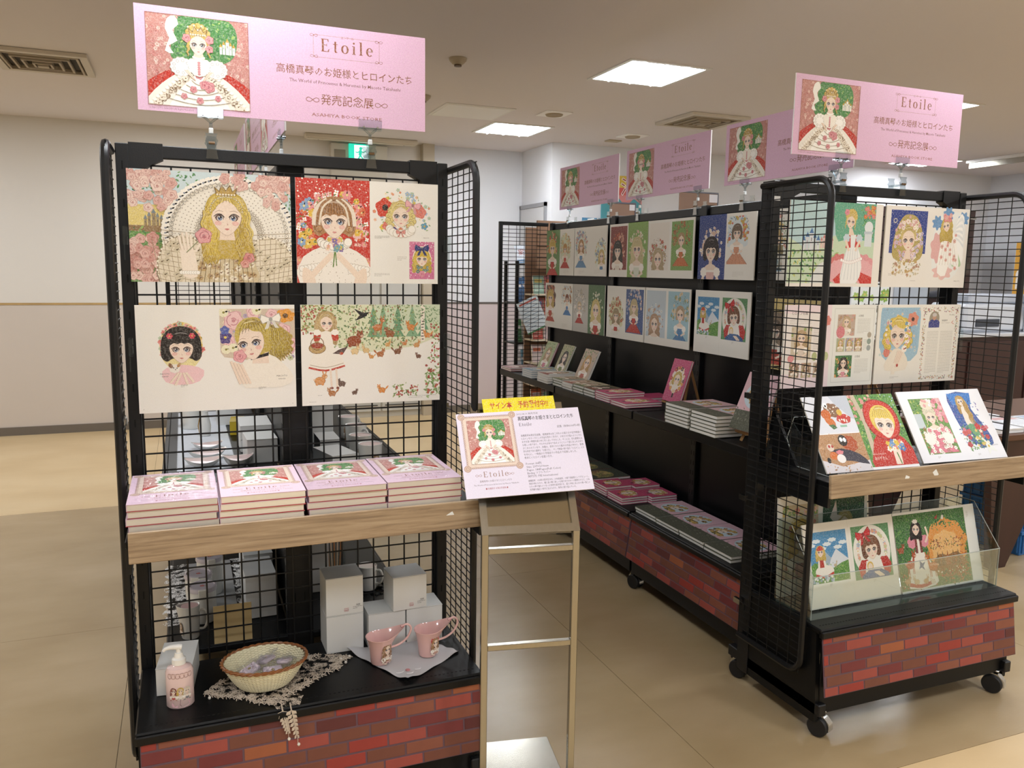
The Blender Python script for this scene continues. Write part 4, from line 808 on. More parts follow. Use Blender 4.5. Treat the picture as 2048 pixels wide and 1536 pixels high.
def art_hood():
    A = Art(BW, BH, '#f0f1f4', 19); A.clip = (0, 15, 20.6, BH); A.rect(0, 15, 20.6, BH, '#e3e7f0'); A.P(sm([(12, BH), (20.6, BH), (20.6, 20), (17, 23)], 2), '#c8d0dc')
    A.blob(11.6, 24, 3.6, 2.8, '#8f6848', .06, 8); dots(A, (9, 22, 14.5, 26), 14, .2, .34, ('#f6efe4',)); A.ell(8.4, 22.4, 2.2, 2.0, '#d8702c', 14); A.ell(7.2, 25.6, .9, 1.1, '#ffffff', 12); A.ell(9.4, 26, .9, 1.1, '#ffffff', 12); A.ell(7.2, 25.4, .4, .5, '#1c1a18', 9); A.ell(9.4, 25.8, .4, .5, '#1c1a18', 9)
    A.P(sm([(7, 21), (10.6, 20.6), (11.2, 17.8), (8.4, 18)], 2), '#dd7a34'); A.blob(15.6, 20.4, 3.2, 1.9, '#cf3a30', .05, 6); dots(A, (13.4, 19.2, 18, 21.6), 9, .3, .4, ('#fbf4ec',)); A.ell(14.6, 23, 1.2, 1.3, '#e6c04a', 12); A.rect(13, 17.2, 16, 18, '#9cc8b0'); A.P([(8, 18.2), (9.6, 16.4), (11.5, 17), (10.4, 18.4)], '#4a7a4c')
    A.clip = (0, 0, 20.6, 15); A.rect(0, 0, 20.6, 14.6, '#c2956a'); A.P([(0, 0), (20.6, 0), (20.6, 4), (8, 2.2), (0, 5)], '#dcd8dc'); leaves(A, (0, 0, 20.6, 14.6), 60, .6, 1.4, ('#d8b088', '#a87a4e'))
    A.blob(14.2, 10.6, 3.4, 3.2, '#b8562a', .06, 8); A.ell(11.6, 12, 2.0, 2.2, '#2c2420', 14); A.ell(11, 12.4, .7, .9, '#ffffff', 10); A.ell(12.5, 12.2, .7, .9, '#ffffff', 10); A.P(sm([(5, 8), (10, 9), (17, 6.5), (20, 2.4), (13, 4), (6, 5)], 2), '#3f3c4a'); A.ell(5.6, 6.4, 1.8, 1.6, '#e07a34', 12); A.ell(8.4, 5.2, 1.9, 1.7, '#f3efec', 14); A.ell(5.2, 9.6, 1.5, 1.5, '#e8d8c8', 12); A.ell(4.8, 10, .5, .6, '#c03a34', 9); A.ell(6.2, 10, .5, .6, '#c03a34', 9); A.ell(2.8, 4.8, .8, 1.1, '#221c1a', 10); A.blob(8.6, 7.6, 1.6, .8, '#e88a94', .1, 5)
    A.clip = (20.6, 1, BW, BH); A.rect(20.6, 1, BW, BH, '#5f9a48'); leaves(A, (20.6, 1, BW, BH), 420, .7, 1.6, ('#3f7f3c', '#7db058', '#2f6a3c', '#a8c868', '#5f9a48')); roses(A, (21, 18, 32, BH), 34, .5, .9, ('#e8a8a0', '#f0c8b8', '#d88a80')); A.P([(22.4, 1), (24.6, 1), (25.6, 20), (24, BH), (22.2, BH), (23.6, 18)], '#cdbfa8'); leaves(A, (35, 16, BW, BH), 40, .7, 1.2, ('#b8d8e8', '#7db058'))
    A.P(sm([(22, -1), (24, 8), (28, 13.5), (37, 13.5), (41.5, 8), (43, -1)], 2), '#c92c20'); A.P(sm([(32.2, 27.6), (26.6, 25.5), (24.9, 18.5), (27.6, 12.6), (32.6, 11), (38, 12.6), (40.6, 18.5), (38.8, 25)], 3), '#a82218'); A.P(sm([(32.4, 27.2), (27, 25.1), (25.4, 18.5), (28.1, 13.0), (32.6, 11.4), (37.6, 13.0), (40.1, 18.5), (38.4, 24.6)], 3), '#d3382a')
    A.ell(33, 19.2, 5.5, 6.0, '#e8cc5c', 24); A.face(33.3, 17.4, 4.1, -.08, eye='#4a4a50'); A.hair_front(33.1, 18.6, 4.35, '#efd768', '#a07c28', 'full', -.08)
    for k in range(4): A.line([(32.4+.7*k, 1.4), (33.0+.9*k, 7.8)], .9, '#f5e2d2')
    flowers(A, (31, 6.6, 38, 10.6), 26, .8, 1.3, ('#f4f0e4', '#4f86c8', '#e8c84a', '#ea8a84', '#7aa8dc')); A.line([(34, 6), (34.4, 1.5)], .5, '#4f8a3c')
    A.clip = None; A.text('Little Red Riding Hood', 22.6, 5.6, .6, '#f6e6dc', width=6); A.text('あかずきん', 23, 3.6, 1.1, '#f6e6dc', width=5.6); A.lines(9, .4, 15, .6, 1); A.lines(1, 27, 2.2, 28.2, 4); return A
def art_rococo():
    A = Art(BW, BH, '#f0f1f6', 20); A.clip = (4.4, 3.2, 20, 26.4); A.rect(4.4, 3.2, 20, 26.4, '#6f9f50'); leaves(A, (4.4, 10, 16, 26.4), 160, .7, 1.4, ('#4f8a44', '#8fb860', '#c8d06a', '#3a7440')); roses(A, (15.6, 8, 20, 26.4), 50, .7, 1.2, ('#f0a8b4', '#ea8fa0', '#f6c8cc')); A.rect(4.4, 14, 8, 20, '#c9d4d8')
    leaves(A, (4.4, 6, 9, 14), 40, .7, 1.2, ('#b86a4a', '#c88a5a')); A.girl(12.2, 18.6, 2.2, '#e3dcc4', '#9a8a64', 'updo', 'part', '#e9879c', '#fbf6ee', h=5.6, wd=3.4)
    A.scat(90, (5, 3.2, 19.5, 13.4), lambda x, y, i: A.flower(x, y, .8, '#fbf7ee', '#a8906c', 6) if i % 2 else A.ring(x, y, .55, .12, '#9a8468', 8), 6, 4)
    for k in (-1, 1): A.blob(12.2+k*4.6, 9.4, 2.3, 2.5, '#f6f1ea', .07, 11); A.rose(12.2+k*3.2, 13, .9, '#eb9aa6')
    A.blob(12.2, 23.8, 2.9, 2.3, '#e9e2cc', .05, 11); roses(A, (10, 23, 15, 25.6), 8, .5, .8, ('#f2b8b8', '#ffffff')); A.clip = None
    A.P(sm([(24.6, 27.8), (35, 28), (34, 21), (37.6, 12), (38, 6), (31, 4.4), (27, 8), (24.8, 14), (24, 21)], 2), '#3f62ac'); A.P([(24.5, 28), (36.5, 28), (35, 23), (25.4, 23)], '#3f86d8')
    leaves(A, (24.4, 6, 38, 27), 150, .7, 1.3, ('#3a5aa8', '#7a6ab8', '#5a9ad0', '#8a9ad8')); leaves(A, (25, 4, 36, 14), 150, .7, 1.4, ('#5a9a5c', '#8ab86a', '#3f7a50')); roses(A, (24.6, 6, 38, 14), 16, .8, 1.3, ('#c8404c', '#d85a5c', '#e88a9a'))
    A.hair_back(30.2, 24.4, 1.6, '#c9a45a', '#7a5a24', 'long'); A.P(sm([(29.2, 22), (31.4, 22), (32.6, 18), (32, 13.6), (29, 13.6), (28.6, 18)], 2), '#f5e4d6'); A.face(30, 24.4, 1.45, .2, look=-.3); A.hair_front(30.1, 24.6, 1.5, '#d0ac60', '#7a5a24', 'side', .2)
    for k in range(5): A.wavy(31+.4*k, 24, 31.6+.5*k, 13.4, .6, '#c9a45a', '#7a5a24', .3, 5)
    A.P(sm([(28.6, 14), (32.4, 14.4), (33.6, 9), (36.8, 4.6), (35.4, 3.8), (31, 8.6)], 2), '#6fa87c'); A.P([(33.6, 8.6), (38.4, 2.6), (35.4, 3.4), (33.8, 1.6)], '#eef2ec'); A.rose(33.4, 13.4, 1.4, '#cf3a3c'); flowers(A, (28, 5, 36, 12), 14, .5, .8, ('#e8d070', '#f3f0e4')); A.text('MACOTO', 36.4, 5.2, .45, '#5a5460', width=3.4); A.lines(8, 1.6, 9.4, 2.2, 3); A.lines(28, 1.6, 29.4, 2.2, 3); return A
def art_meadow(): 
    A = Art(BW, BH, CREAM, 21); A.clip = (2.2, 8.6, 19.2, 26.6); A.rect(2.2, 8.6, 19.2, 26.6, '#4f9ad0'); [A.blob(3+2.4*i, 22+1.6*math.sin(i*2.1), 1.9, .7, '#e3eef4', .12, 7) for i in range(7)]
    A.P([(6, 15), (9, 19.6), (11.5, 17), (14, 20), (19.2, 16), (19.2, 12), (4, 12)], '#dfe6ee'); A.P([(9, 19.6), (11.5, 17), (10, 14), (7, 14)], '#a9bccc'); A.P(sm([(2.2, 15), (6, 15.6), (12, 13.4), (19.2, 15.6), (19.2, 7), (2.2, 7)], 2), '#5f9a44'); leaves(A, (2.2, 8.6, 19.2, 15), 120, .4, .9, ('#7db85c', '#3f7f3c', '#a8cc6c'))
    A.ell(8, 12.6, 4.2, 2.2, '#f3efe6', 20); A.line([(4, 11.6), (8, 10.6), (12, 11.8)], .8, '#d0402f', 3); A.P([(5.6, 17.4), (8.2, 17.4), (9.4, 13.4), (5, 13.4)], '#f3efe6'); A.P([(6.2, 17), (7.8, 17), (8, 14), (6, 14)], '#c03a30'); A.girl(6.8, 19.6, 1.35, '#e6c860', '#96742c', 'wave', 'full', body=False); A.P(sm([(5.2, 20.2), (6.8, 21.8), (8.4, 20.2)], 3), '#d0483c'); flowers(A, (2.4, 8.8, 12, 11), 40, .3, .6, ('#cfe0f0', '#8fb4dc', '#ffffff')); A.beast(13, 14.4, .9, '#c8b898', 'deer')
    A.clip = (21.6, 7.6, 39.6, 26.8); A.rect(21.6, 7.6, 39.6, 26.8, '#5f9a68'); A.ell(30.6, 17.4, 8.8, 9.4, '#f1efe6', 36); flowers(A, lambda R: (lambda a: (30.6+6.6*math.cos(a), 17.6+7*math.sin(a)))(R.uniform(-.6, 3.6)), 46, .5, 1.0, ('#f0c8c0', '#f5f0e6', '#e8a8a0', '#cfd8a8', '#a8c0dc'))
    A.blob(26.6, 11, 3, 3.6, '#c62f2c', .06, 7); A.blob(36, 11.4, 3, 3.6, '#c62f2c', .06, 7); A.P([(27.4, 14), (34.4, 14), (36, 7.6), (26, 7.6)], '#f3efe8'); A.P(sm([(27, 10), (34, 10.6), (38, 7.6), (25, 7.6)], 2), '#2f5f9a'); A.hair_back(30.2, 18.6, 2.9, '#7a4c34', '#432414', 'bob', .1); A.face(30.4, 18.2, 2.8, .1, eye='#2f2a28'); A.hair_front(30.3, 18.7, 2.9, '#85563a', '#432414', 'full', .1); A.bow(27.2, 23.6, 3.4, '#d62b34', .25)
    A.ell(29, 12, 1.5, 1.7, '#e8c45c', 14); A.ell(29, 11.8, 1.1, 1.3, '#f5e2cf', 12); A.P([(27.6, 10.6), (30.4, 10.6), (31, 8), (27, 8)], '#3f6aa8')
    for k in range(4): A.line([(33.4+.6*k, 8), (30.8+.6*k, 9.8)], .55, '#f5e2cf')
    A.clip = None; A.lines(9.6, 7.2, 10.8, 7.9, 3); A.lines(29.8, 6.2, 31, 6.9, 3); A.line([(20.4, 0), (20.4, BH)], .06, '#d8d4c8'); return A
def art_deer():
    A = Art(BW, BH, '#eef0ee', 22); A.clip = (0, 0, 36.4, 28.8); A.rect(0, .8, 36.4, 28.8, '#3d7a3a'); A.blob(25.5, 16, 10.5, 9.5, '#e9a04a', .05, 9); A.blob(24.8, 14.6, 7.6, 6.4, '#f3c27c', .05, 9); A.P(sm([(17, 9), (21, 12.5), (25, 11.6), (30, 12.6), (34, 9), (33, 4), (20, 4)], 2), '#9a6a34')
    for x in (20, 22.5, 25, 28, 30.6): A.P([(x-1.2, 8), (x+1.2, 8), (x, 13.6)], ('#7a5a2c', '#a8622c')[int(x) % 2])
    leaves(A, lambda R: (lambda x, y: (x, y) if not (15 < x < 34 and 7 < y < 22) else None)(R.uniform(0, 36), R.uniform(1, 28.8)), 620, .6, 1.5, ('#2f6a34', '#4f8f44', '#1f5530', '#6fa24c', '#3d7a3a')); leaves(A, (0, 1, 36.4, 8), 160, .5, 1.1, ('#7a8a3c', '#a8782c', '#c8702c', '#8a9a50'))
    leaves(A, (16, 14.5, 34, 18), 120, .5, 1.0, ('#8a3a2c', '#a84a2c', '#5f7a34', '#6a4a28')); leaves(A, (27, 3, 35, 12), 90, .5, 1.0, ('#c8662c', '#8a7a34', '#b84a2c')); dots(A, (1, 1.5, 34, 7), 80, .2, .4, ('#c83a2c', '#f0e8d8', '#d87a3c'))
    A.P(sm([(7.4, 14), (13.4, 14), (18.5, 5), (16.8, 1.4), (4, 1.4), (5, 8)], 2), '#f1ede4'); A.line([(4, 3), (10, 1.8), (16.8, 3)], 1.3, '#c8341f', 3)
    for k in (-1, 1): A.blob(11+k*3.0, 18.2, 2.3, 2.3, '#eb96ac', .06, 7)
    A.P([(9.4, 19.6), (12.6, 19.6), (12.8, 14), (9.2, 14)], '#7a2420'); A.P([(10.4, 19.6), (11.6, 19.6), (11.6, 14), (10.4, 14)], '#f4ece4'); A.girl(10.6, 23, 1.75, '#1f1a1c', '#0a0808', 'wave', 'part', body=False, rot=-.1); A.blob(10.6, 25.8, 1.3, .8, '#f6f2ea', .14, 7)
    A.line([(14.6, 17.6), (16.2, 20.2), (15.4, 23.4)], .9, '#f3e0d0', 2)
    for (a, b, r, c, k, m) in [(17, 8.6, 3.2, '#c8702c', 'deer', -1), (5.6, 10.4, 2.9, '#c0522a', 'deer', 1), (3.4, 4.4, 1.9, '#c9a070', 'rabbit', 1), (7.8, 3.8, 1.8, '#e3c9a0', 'rabbit', -1), (12.4, 3.6, 1.7, '#d8b080', 'rabbit', 1), (2, 16, 2, '#a8502c', 'fox', 1), (15.8, 3, 1.5, '#e8dcc8', 'rabbit', -1)]: A.beast(a, b, r, c, k, m)
    A.P([(10.4, 11.4), (11.6, 10), (13.2, 10.6), (12, 9), (12.6, 7.4), (11, 8.6), (9.6, 8), (10.4, 9.4)], '#3f5f8a'); A.P([(20.6, 26), (22.4, 27.4), (22, 25.6)], '#b8343c'); A.P([(24, 25.6), (24.6, 27), (25.6, 26.8), (25.2, 25.2)], '#e8e4dc'); A.clip = None; A.lines(37.6, 25, 38.6, 27, 6); return A
def art_pair(bg1, h1, bg2, h2, seed, d1='#e9b0b8', d2='#c8d0b0'):
    A = Art(BW, BH, CREAM, seed); A.clip = (2, 5, 18.5, 27); A.rect(2, 5, 18.5, 27, bg1); flowers(A, (2, 5, 18.5, 27), 60, .6, 1.2, ('#e88a84', '#f0c8b8', '#8fb070', '#d8c07a')); A.girl(10.4, 17.5, 3.2, h1, None, 'wave', 'part', d1)
    A.clip = (20.6, 5, 40.6, 28.4); A.rect(20.6, 5, 40.6, 28.4, bg2); leaves(A, (20.6, 5, 40.6, 28.4), 200, .6, 1.5, (mixc(bg2, '#ffffff', .2), mixc(bg2, '#0a200a', .4), '#4f8a4c')); A.girl(31, 19, 2.9, h2, None, 'long', 'part', d2); A.P([(24, 22), (26.8, 27), (27.4, 22.6), (30, 22), (26.4, 20)], '#e9dcd4'); A.clip = None; return A
def art_story(seed, left, right):
    """spread with a soft vignette on each page; left/right = (bg, hair, style, dress, x, y, r, extra)"""
    A = Art(BW, BH, CREAM, seed)
    for side, p in enumerate((left, right)):
        if not p: A.lines(21*side+6, 8, 21*side+15, 24, 22, '#c9c4b8'); continue
        bg, hair, st, dress, x, y, r, full, cl = p; X0 = 21*side; box = (X0, 0, X0+21, BH) if full == 2 else (X0+1.2, 4, X0+20, BH-1.4)
        A.clip = box
        if full: A.rect(*box, bg)
        else: A.blob(X0+x, y, 8.2, 9.6, bg, .1, 9)
        reg = lambda R: (lambda a, q: (X0+x+q*8.4*math.cos(a), y+1+q*9.6*math.sin(a)))(R.uniform(-.6, PI+.6), R.uniform(.5, 1.0))
        leaves(A, reg, 90, .5, 1.1, (cl[0], mixc(cl[0], '#ffffff', .3), mixc(cl[0], '#203020', .35))); flowers(A, reg, 46, .5, 1.1, cl[1:], '#e8c860')
        A.girl(X0+x, y, r, hair, None, st, 'full' if seed % 2 else 'part', dress, h=4.4); A.clip = None
        if not full: A.lines(X0+6, 1.6, X0+14, 3.4, 4, '#c9c4b8')
    return A
# ---------------------------------------------------------------- the room
CEIL = 2.815
def floor_mat(name, c1, c2, c3, rough):
    m = bpy.data.materials.new(name); m.use_nodes = True; nt = m.node_tree; b = nt.nodes['Principled BSDF']
    tc = nt.nodes.new('ShaderNodeTexCoord')
    def noise(scale, st, det=6):
        mp = nt.nodes.new('ShaderNodeMapping'); mp.inputs['Scale'].default_value = st; nt.links.new(tc.outputs['Object'], mp.inputs[0])
        n = nt.nodes.new('ShaderNodeTexNoise'); n.inputs['Scale'].default_value = scale; n.inputs['Detail'].default_value = det; n.inputs['Distortion'].default_value = .1
        nt.links.new(mp.outputs[0], n.inputs['Vector']); return n
    a = noise(1.3, (1, 1.6, 1)); s = noise(7, (.5, 2.6, 1)); d = noise(70, (.6, 3, 1), 3)
    r = nt.nodes.new('ShaderNodeValToRGB'); e = r.color_ramp.elements; e[0].position = .32; e[0].color = (*lin(c1), 1); e[1].position = .68; e[1].color = (*lin(c3), 1); e.new(.5).color = (*lin(c2), 1)
    nt.links.new(a.outputs['Fac'], r.inputs[0])
    mx = nt.nodes.new('ShaderNodeMix'); mx.data_type = 'RGBA'; mx.blend_type = 'MULTIPLY'; mx.inputs[0].default_value = .5
    r2 = nt.nodes.new('ShaderNodeValToRGB'); q = r2.color_ramp.elements; q[0].position = .2; q[0].color = (.95, .945, .93, 1); q[1].position = .6; q[1].color = (1, 1, 1, 1)
    nt.links.new(s.outputs['Fac'], r2.inputs[0]); nt.links.new(r.outputs[0], mx.inputs[6]); nt.links.new(r2.outputs[0], mx.inputs[7]); nt.links.new(mx.outputs[2], b.inputs['Base Color'])
    rr = nt.nodes.new('ShaderNodeMapRange'); rr.inputs[3].default_value = rough; rr.inputs[4].default_value = rough+.03; nt.links.new(s.outputs['Fac'], rr.inputs[0]); nt.links.new(rr.outputs[0], b.inputs['Roughness'])
    bp = nt.nodes.new('ShaderNodeBump'); bp.inputs['Strength'].default_value = .07; bp.inputs['Distance'].default_value = .004
    ad = nt.nodes.new('ShaderNodeMath'); ad.operation = 'ADD'; nt.links.new(a.outputs['Fac'], ad.inputs[0]); nt.links.new(d.outputs['Fac'], ad.inputs[1]); nt.links.new(ad.outputs[0], bp.inputs['Height']); nt.links.new(bp.outputs[0], b.inputs['Normal'])
    b.inputs['Specular IOR Level'].default_value = .55
    return m
FL_GREY = floor_mat('worn_vinyl', '#a08a67', '#ab9673', '#b5a07f', .24)
FL_WARM = floor_mat('warm_vinyl', '#cbb084', '#d3b98e', '#dac299', .28)
JOINT = mat('joint', '#6d5f4a', .8)
WALL = mat('wall_paper', '#e0dcd6', .85, bump=(190, .25)); DADO = mat('wall_dado', '#cfc5bc', .8, bump=(190, .2), noise=(3, .03))
WALLW = mat('white_wall', '#dfe0e4', .8, bump=(190, .2)); CEILM = mat('ceiling_paint', '#e4dedf', .9, bump=(240, .25)); BASEB = mat('baseboard_vinyl', '#6d655c', .5); TAPE = mat('dado_tape', '#b89a68', .7, noise=(8, .25))
STRIP = mat('dado_strip', '#5a524d', .6); PINKW = mat('dado_pink', '#cdbfc0', .8)

def struct(name, mb, m, parent=None):
    o = mb.build(name, m, parent)
    if parent is None: o['kind'] = 'structure'
    return o
X0, X1, Y0, Y1 = -5.2, 12.0, -4.2, 8.4
fl = struct('floor', MB().box(X0, X1, Y0, Y1, -.06, -.004), JOINT)
bands = [(Y0, 1.76, FL_WARM, 'vinyl_sheet_warm'), (1.76, 5.69, FL_GREY, 'vinyl_sheet_worn'), (5.69, Y1, FL_WARM, 'vinyl_sheet_warm')]
cuts = [X0, -3.72, -1.98, -.25, 1.50, 3.25, 5.0, 6.75, 8.5, 10.25, X1]
G_ = .0009
for ya, yb, m, _ in bands:
    ys = [ya]
    while ys[-1] < yb-1.0:
        ys.append(min(ys[-1]+(1.96 if m is FL_GREY else 1.8), yb))
    if ys[-1] < yb: ys[-1] = yb
    for i in range(len(ys)-1):
        for j in range(len(cuts)-1):
            MB().box(cuts[j]+G_, cuts[j+1]-G_, ys[i]+G_, ys[i+1]-G_, -.004, 0).build('vinyl_sheet', m, fl)
struct('ceiling', MB().box(X0, X1, Y0, Y1, CEIL, CEIL+.06), CEILM)
wb = struct('wall_back', MB().box(X0, 3.47, Y1, Y1+.1, 1.19, CEIL), WALL)
MB().box(X0, 3.47, Y1, Y1+.1, 0, 1.19).build('lower_panel', DADO, wb)
struct('trim_1', MB().box(X0, 1.0, Y1-.004, Y1, 1.178, 1.197), TAPE)
struct('trim_2', MB().box(2.45, 3.47, Y1-.006, Y1, 1.18, 1.20), STRIP)
MB().box(2.45, 3.47, Y1-.002, Y1, .076, 1.18).build('lower_panel', PINKW, wb)
MB().box(2.45, 3.47, Y1-.002, Y1, 1.2, CEIL).build('upper_panel', WALLW, wb)
struct('baseboard_back', MB().box(X0, 3.47, Y1-.012, Y1, 0, .075), BASEB)
struct('wall_return', MB().box(3.47, 3.57, 7.72, Y1, 0, CEIL), WALLW)
wj = struct('wall_jog', MB().box(3.47, X1, 7.62, 7.72, 0, CEIL), WALLW)
struct('baseboard_jog', MB().box(3.458, X1, 7.608, 7.62, 0, .075), BASEB)
struct('wall_left', MB().box(X0-.1, X0, Y0, Y1, 0, CEIL), WALL); struct('wall_right', MB().box(X1, X1+.1, Y0, Y1, 0, CEIL), WALL); struct('wall_front', MB().box(X0, X1, Y0-.1, Y0, 0, CEIL), WALL)
# door in the return wall, shutter panels in the back wall
d1 = struct('door_1', MB().bbox(3.445, 3.468, 7.74, 8.36, .01, 2.2, .003), mat('door_grey', '#c4c4c6', .5))
f1 = MB(); f1.box(3.44, 3.47, 7.72, 7.74, 0, 2.24); f1.box(3.44, 3.47, 8.36, 8.385, 0, 2.24); f1.box(3.44, 3.47, 7.72, 8.385, 2.2, 2.24); f1.build('door_frame', mat('frame_grey', '#8f8f92', .5), d1)
MB().box(3.42, 3.445, 7.79, 7.82, .98, 1.1).build('door_handle', CHROME, d1)
d2 = struct('door_2', MB().box(.98, 2.36, 8.36, 8.395, .0, 2.3), mat('shutter_frame', '#bcb7ac', .55))
for i in range(3):
    p = MB().bbox(1.02+.44*i, 1.44+.44*i, 8.345, 8.36, .06, 2.24, .004).build('panel', mat('shutter_panel', '#c6c4bd', .5, noise=(5, .04)), d2)
    g = MB()
    for k in range(4): g.box(1.05+.44*i, 1.41+.44*i, 8.338, 8.345, .12+.045*k, .13+.045*k)
    g.build('grille', mat('grille_dark', '#55534e', .6), p)
struct('column', MB().box(2.33, 2.45, 8.29, Y1, 0, CEIL), mat('column_beige', '#b9ad98', .6))

# ---- ceiling fittings
GLOW = mat('light_diffuser', '#ffffff', .5, emit=('#f4f9fe', PANEL_E))
PANEL = mat('panel_frame', '#e6e4e0', .5)
spots = [(2.83, 4.76, 'bright square ceiling light panel above the first pink banners, between the two racks', ), (2.83, 7.10, 'bright square ceiling light farther back, in front of the white wall'), (5.27, 4.80, 'bright ceiling light peeking out right of the front right banner top'),
         (7.75, 6.98, 'small bright ceiling light beside the long tube fitting on the right')]
def light_panel(x, y, lab):
    t = thing('ceiling_light', lab, 'light', (x, y, CEIL), group='square ceiling light panels')
    f = MB(); o, i = .29, .262
    for a in ((-o, o, -o, -i), (-o, o, i, o), (-o, -i, -i, i), (i, o, -i, i)): f.box(*a, -.008, .0)
    f.build('frame', PANEL, t)
    d = MB()
    d.box(-i, i, -i, i, -.002, -.0005); d.build('diffuser', GLOW, t)
    l = MB()
    for k in range(3): l.tube([(-.16+.16*k, -.23, -.010), (-.16+.16*k, .23, -.010)], .011, 8)
    l.build('tube', GLOW, t)
    return t
for s_ in spots: light_panel(*s_)
t = thing('ceiling_panel', 'unlit off-white square panel in the ceiling beside the far ceiling light', 'panel', (2.22, 6.48, CEIL))
MB().bbox(-.29, .29, -.27, .27, -.006, -.0, .003).build('frame', PANEL, t); MB().bbox(-.265, .265, -.245, .245, -.009, -.004, .002).build('cover', mat('off_panel', '#f0efec', .5), t)
def vent(x, y, lab, w=.27, h=.29):
    t = thing('air_vent', lab, 'vent', (x, y, CEIL)); B = mat('vent_beige', '#b3a58e', .6); D = mat('vent_dark', '#4a4338', .8)
    for k in range(5):
        o, i = w*(1-.2*k), w*(1-.2*k-.045); oy, iy = h*(1-.2*k), h*(1-.2*k-.045); m = MB(); z0, z1 = -.022-.004*k, -.010
        if k == 0: o, i, oy, iy = w, w*.84, h, h*.84; z0, z1 = -.024, -.002
        for a in ((-o, o, -oy, -iy), (-o, o, iy, oy), (-o, -i, -iy, iy), (i, o, -iy, iy)): m.box(*a, z0, z1)
        m.build('outer_frame' if k == 0 else 'louvre', mat('vent_frame', '#cfc6b6', .5) if k == 0 else B, t)
    MB().box(-w*.8, w*.8, -h*.8, h*.8, -.002, -.0005).build('backing', D, t); MB().box(-.03, .03, -.03, .03, -.045, -.002).build('centre_plate', B, t)
vent(-.76, 6.08, 'square beige louvred air vent in the ceiling above the left wall'); vent(4.08, 5.96, 'square beige louvred air vent above the row of pink banners', .28, .28)
def downlight(x, y, lab):
    t = thing('downlight', lab, 'light', (x, y, CEIL), group=None); MB().bbox(-.115, .115, -.115, .115, -.008, 0, .002).build('square_plate', mat('plate_white', '#ffffff', .5), t)
    MB().lathe([(.0, -.010), (.055, -.010), (.066, -.018), (.074, -.008)], 24).build('round_trim', mat('trim_beige', '#a89a84', .6), t, True)
downlight(2.86, 6.26, 'small unlit recessed downlight beside the far bright light panel'); downlight(3.98, 6.93, 'small unlit downlight left of the right air vent')
def detector(x, y, lab, r=.055):
    t = thing('smoke_detector', lab, 'detector', (x, y, CEIL)); MB().lathe([(r*.0, -.0), (r, -.001), (r*.95, -.016), (r*.6, -.035), (r*.3, -.04), (0, -.04)], 24).build('housing', mat('detector_beige', '#b5a68c', .6), t, True)
    MB().lathe([(r*.42, -.036), (r*.42, -.048), (0, -.048)], 12).build('sensor', mat('sensor_brown', '#5f4c34', .6), t)
detector(1.60, 4.92, 'round beige smoke detector alone in the middle of the ceiling'); detector(1.70, 6.06, 'smoke detector half hidden behind the large front banner', .06); detector(4.75, 6.85, 'round smoke detector just above the near pink banner of the row'); detector(9.35, 6.9, 'tiny round ceiling sensor by the tube fitting on the right', .045)
t = thing('ceiling_sensor', 'tiny flat beige box on the ceiling left of the right air vent', 'sensor', (3.95, 7.25, CEIL)); MB().bbox(-.07, .07, -.05, .05, -.012, 0, .003).build('box', mat('detector_beige'), t)
# tube fitting on the right, wall batten and exit sign at the back
t = thing('tube_light', 'long open fluorescent tube fitting on the ceiling at the right edge, unlit', 'light', (8.15, 5.95, CEIL), (0, 0, math.radians(90)))
MB().bbox(-.75, .75, -.11, .11, -.035, 0, .004).build('tray', PANEL, t); MB().box(-.72, .72, .085, .09, -.09, -.03).build('reflector', STEEL, t); [MB().tube([(-.66, y, -.06), (.66, y, -.06)], .014, 10).build('tube', mat('tube_off', '#d6d4cf', .3), t, True) for y in (-.05, .04)]
MB().box(-.74, -.69, -.09, .09, -.09, -.03).build('end_cap', mat('frame_grey'), t)
t = thing('ceiling_batten', 'slim beige batten light on the ceiling above the green exit sign', 'light', (1.68, 8.18, CEIL)); MB().bbox(-.55, .55, -.05, .05, -.045, 0, .008).build('housing', mat('batten_beige', '#cfc5b2', .6), t); MB().bbox(-.53, .53, -.035, .035, -.052, -.045, .003).build('diffuser', mat('batten_cover', '#d9d2c4', .5), t)
for x in (-.42, .42): MB().lathe([(0, -.056), (.006, -.056), (.006, -.05)], 8, (x, 0, 0)).build('screw', CHROME, t)
t = thing('exit_sign', 'green lit emergency exit sign with running figure on a white wall box', 'sign', (1.68, 8.4, 2.5))
MB().bbox(-.28, .28, -.1, 0, -.10, .262, .006).build('wall_box', mat('sign_box', '#cfc8ba', .6), t); MB().box(-.25, -.14, -.104, -.1, .09, .20).build('speaker_grille', mat('grille_grey', '#938a7c', .8), t)
A = Art(20, 20, '#12c3a4'); A.rect(5.2, 1.2, 19.2, 18.8, '#f4fffb')
g = '#12b89a'; A.ell(11.6, 15.6, 1.6, 1.7, g, 14); A.line([(11.4, 14), (10.8, 9)], 3, g); A.line([(11.2, 13.2), (8, 11.5), (6.4, 12.4)], 1.1, g); A.line([(11.4, 13.2), (14.2, 12), (16.4, 13.4)], 1.1, g); A.line([(11, 9), (9.4, 6), (6.6, 2.6)], 1.5, g); A.line([(11, 9), (13.4, 6.4), (12.6, 2.2)], 1.5, g)
me = A.mesh('exit_face'); mm = INK.copy(); mm.name = 'lit_sign_face'; b_ = mm.node_tree.nodes['Principled BSDF']; at = [n for n in mm.node_tree.nodes if n.type == 'ATTRIBUTE'][0]; mm.node_tree.links.new(at.outputs['Color'], b_.inputs['Emission Color']); b_.inputs['Emission Strength'].default_value = 1.1
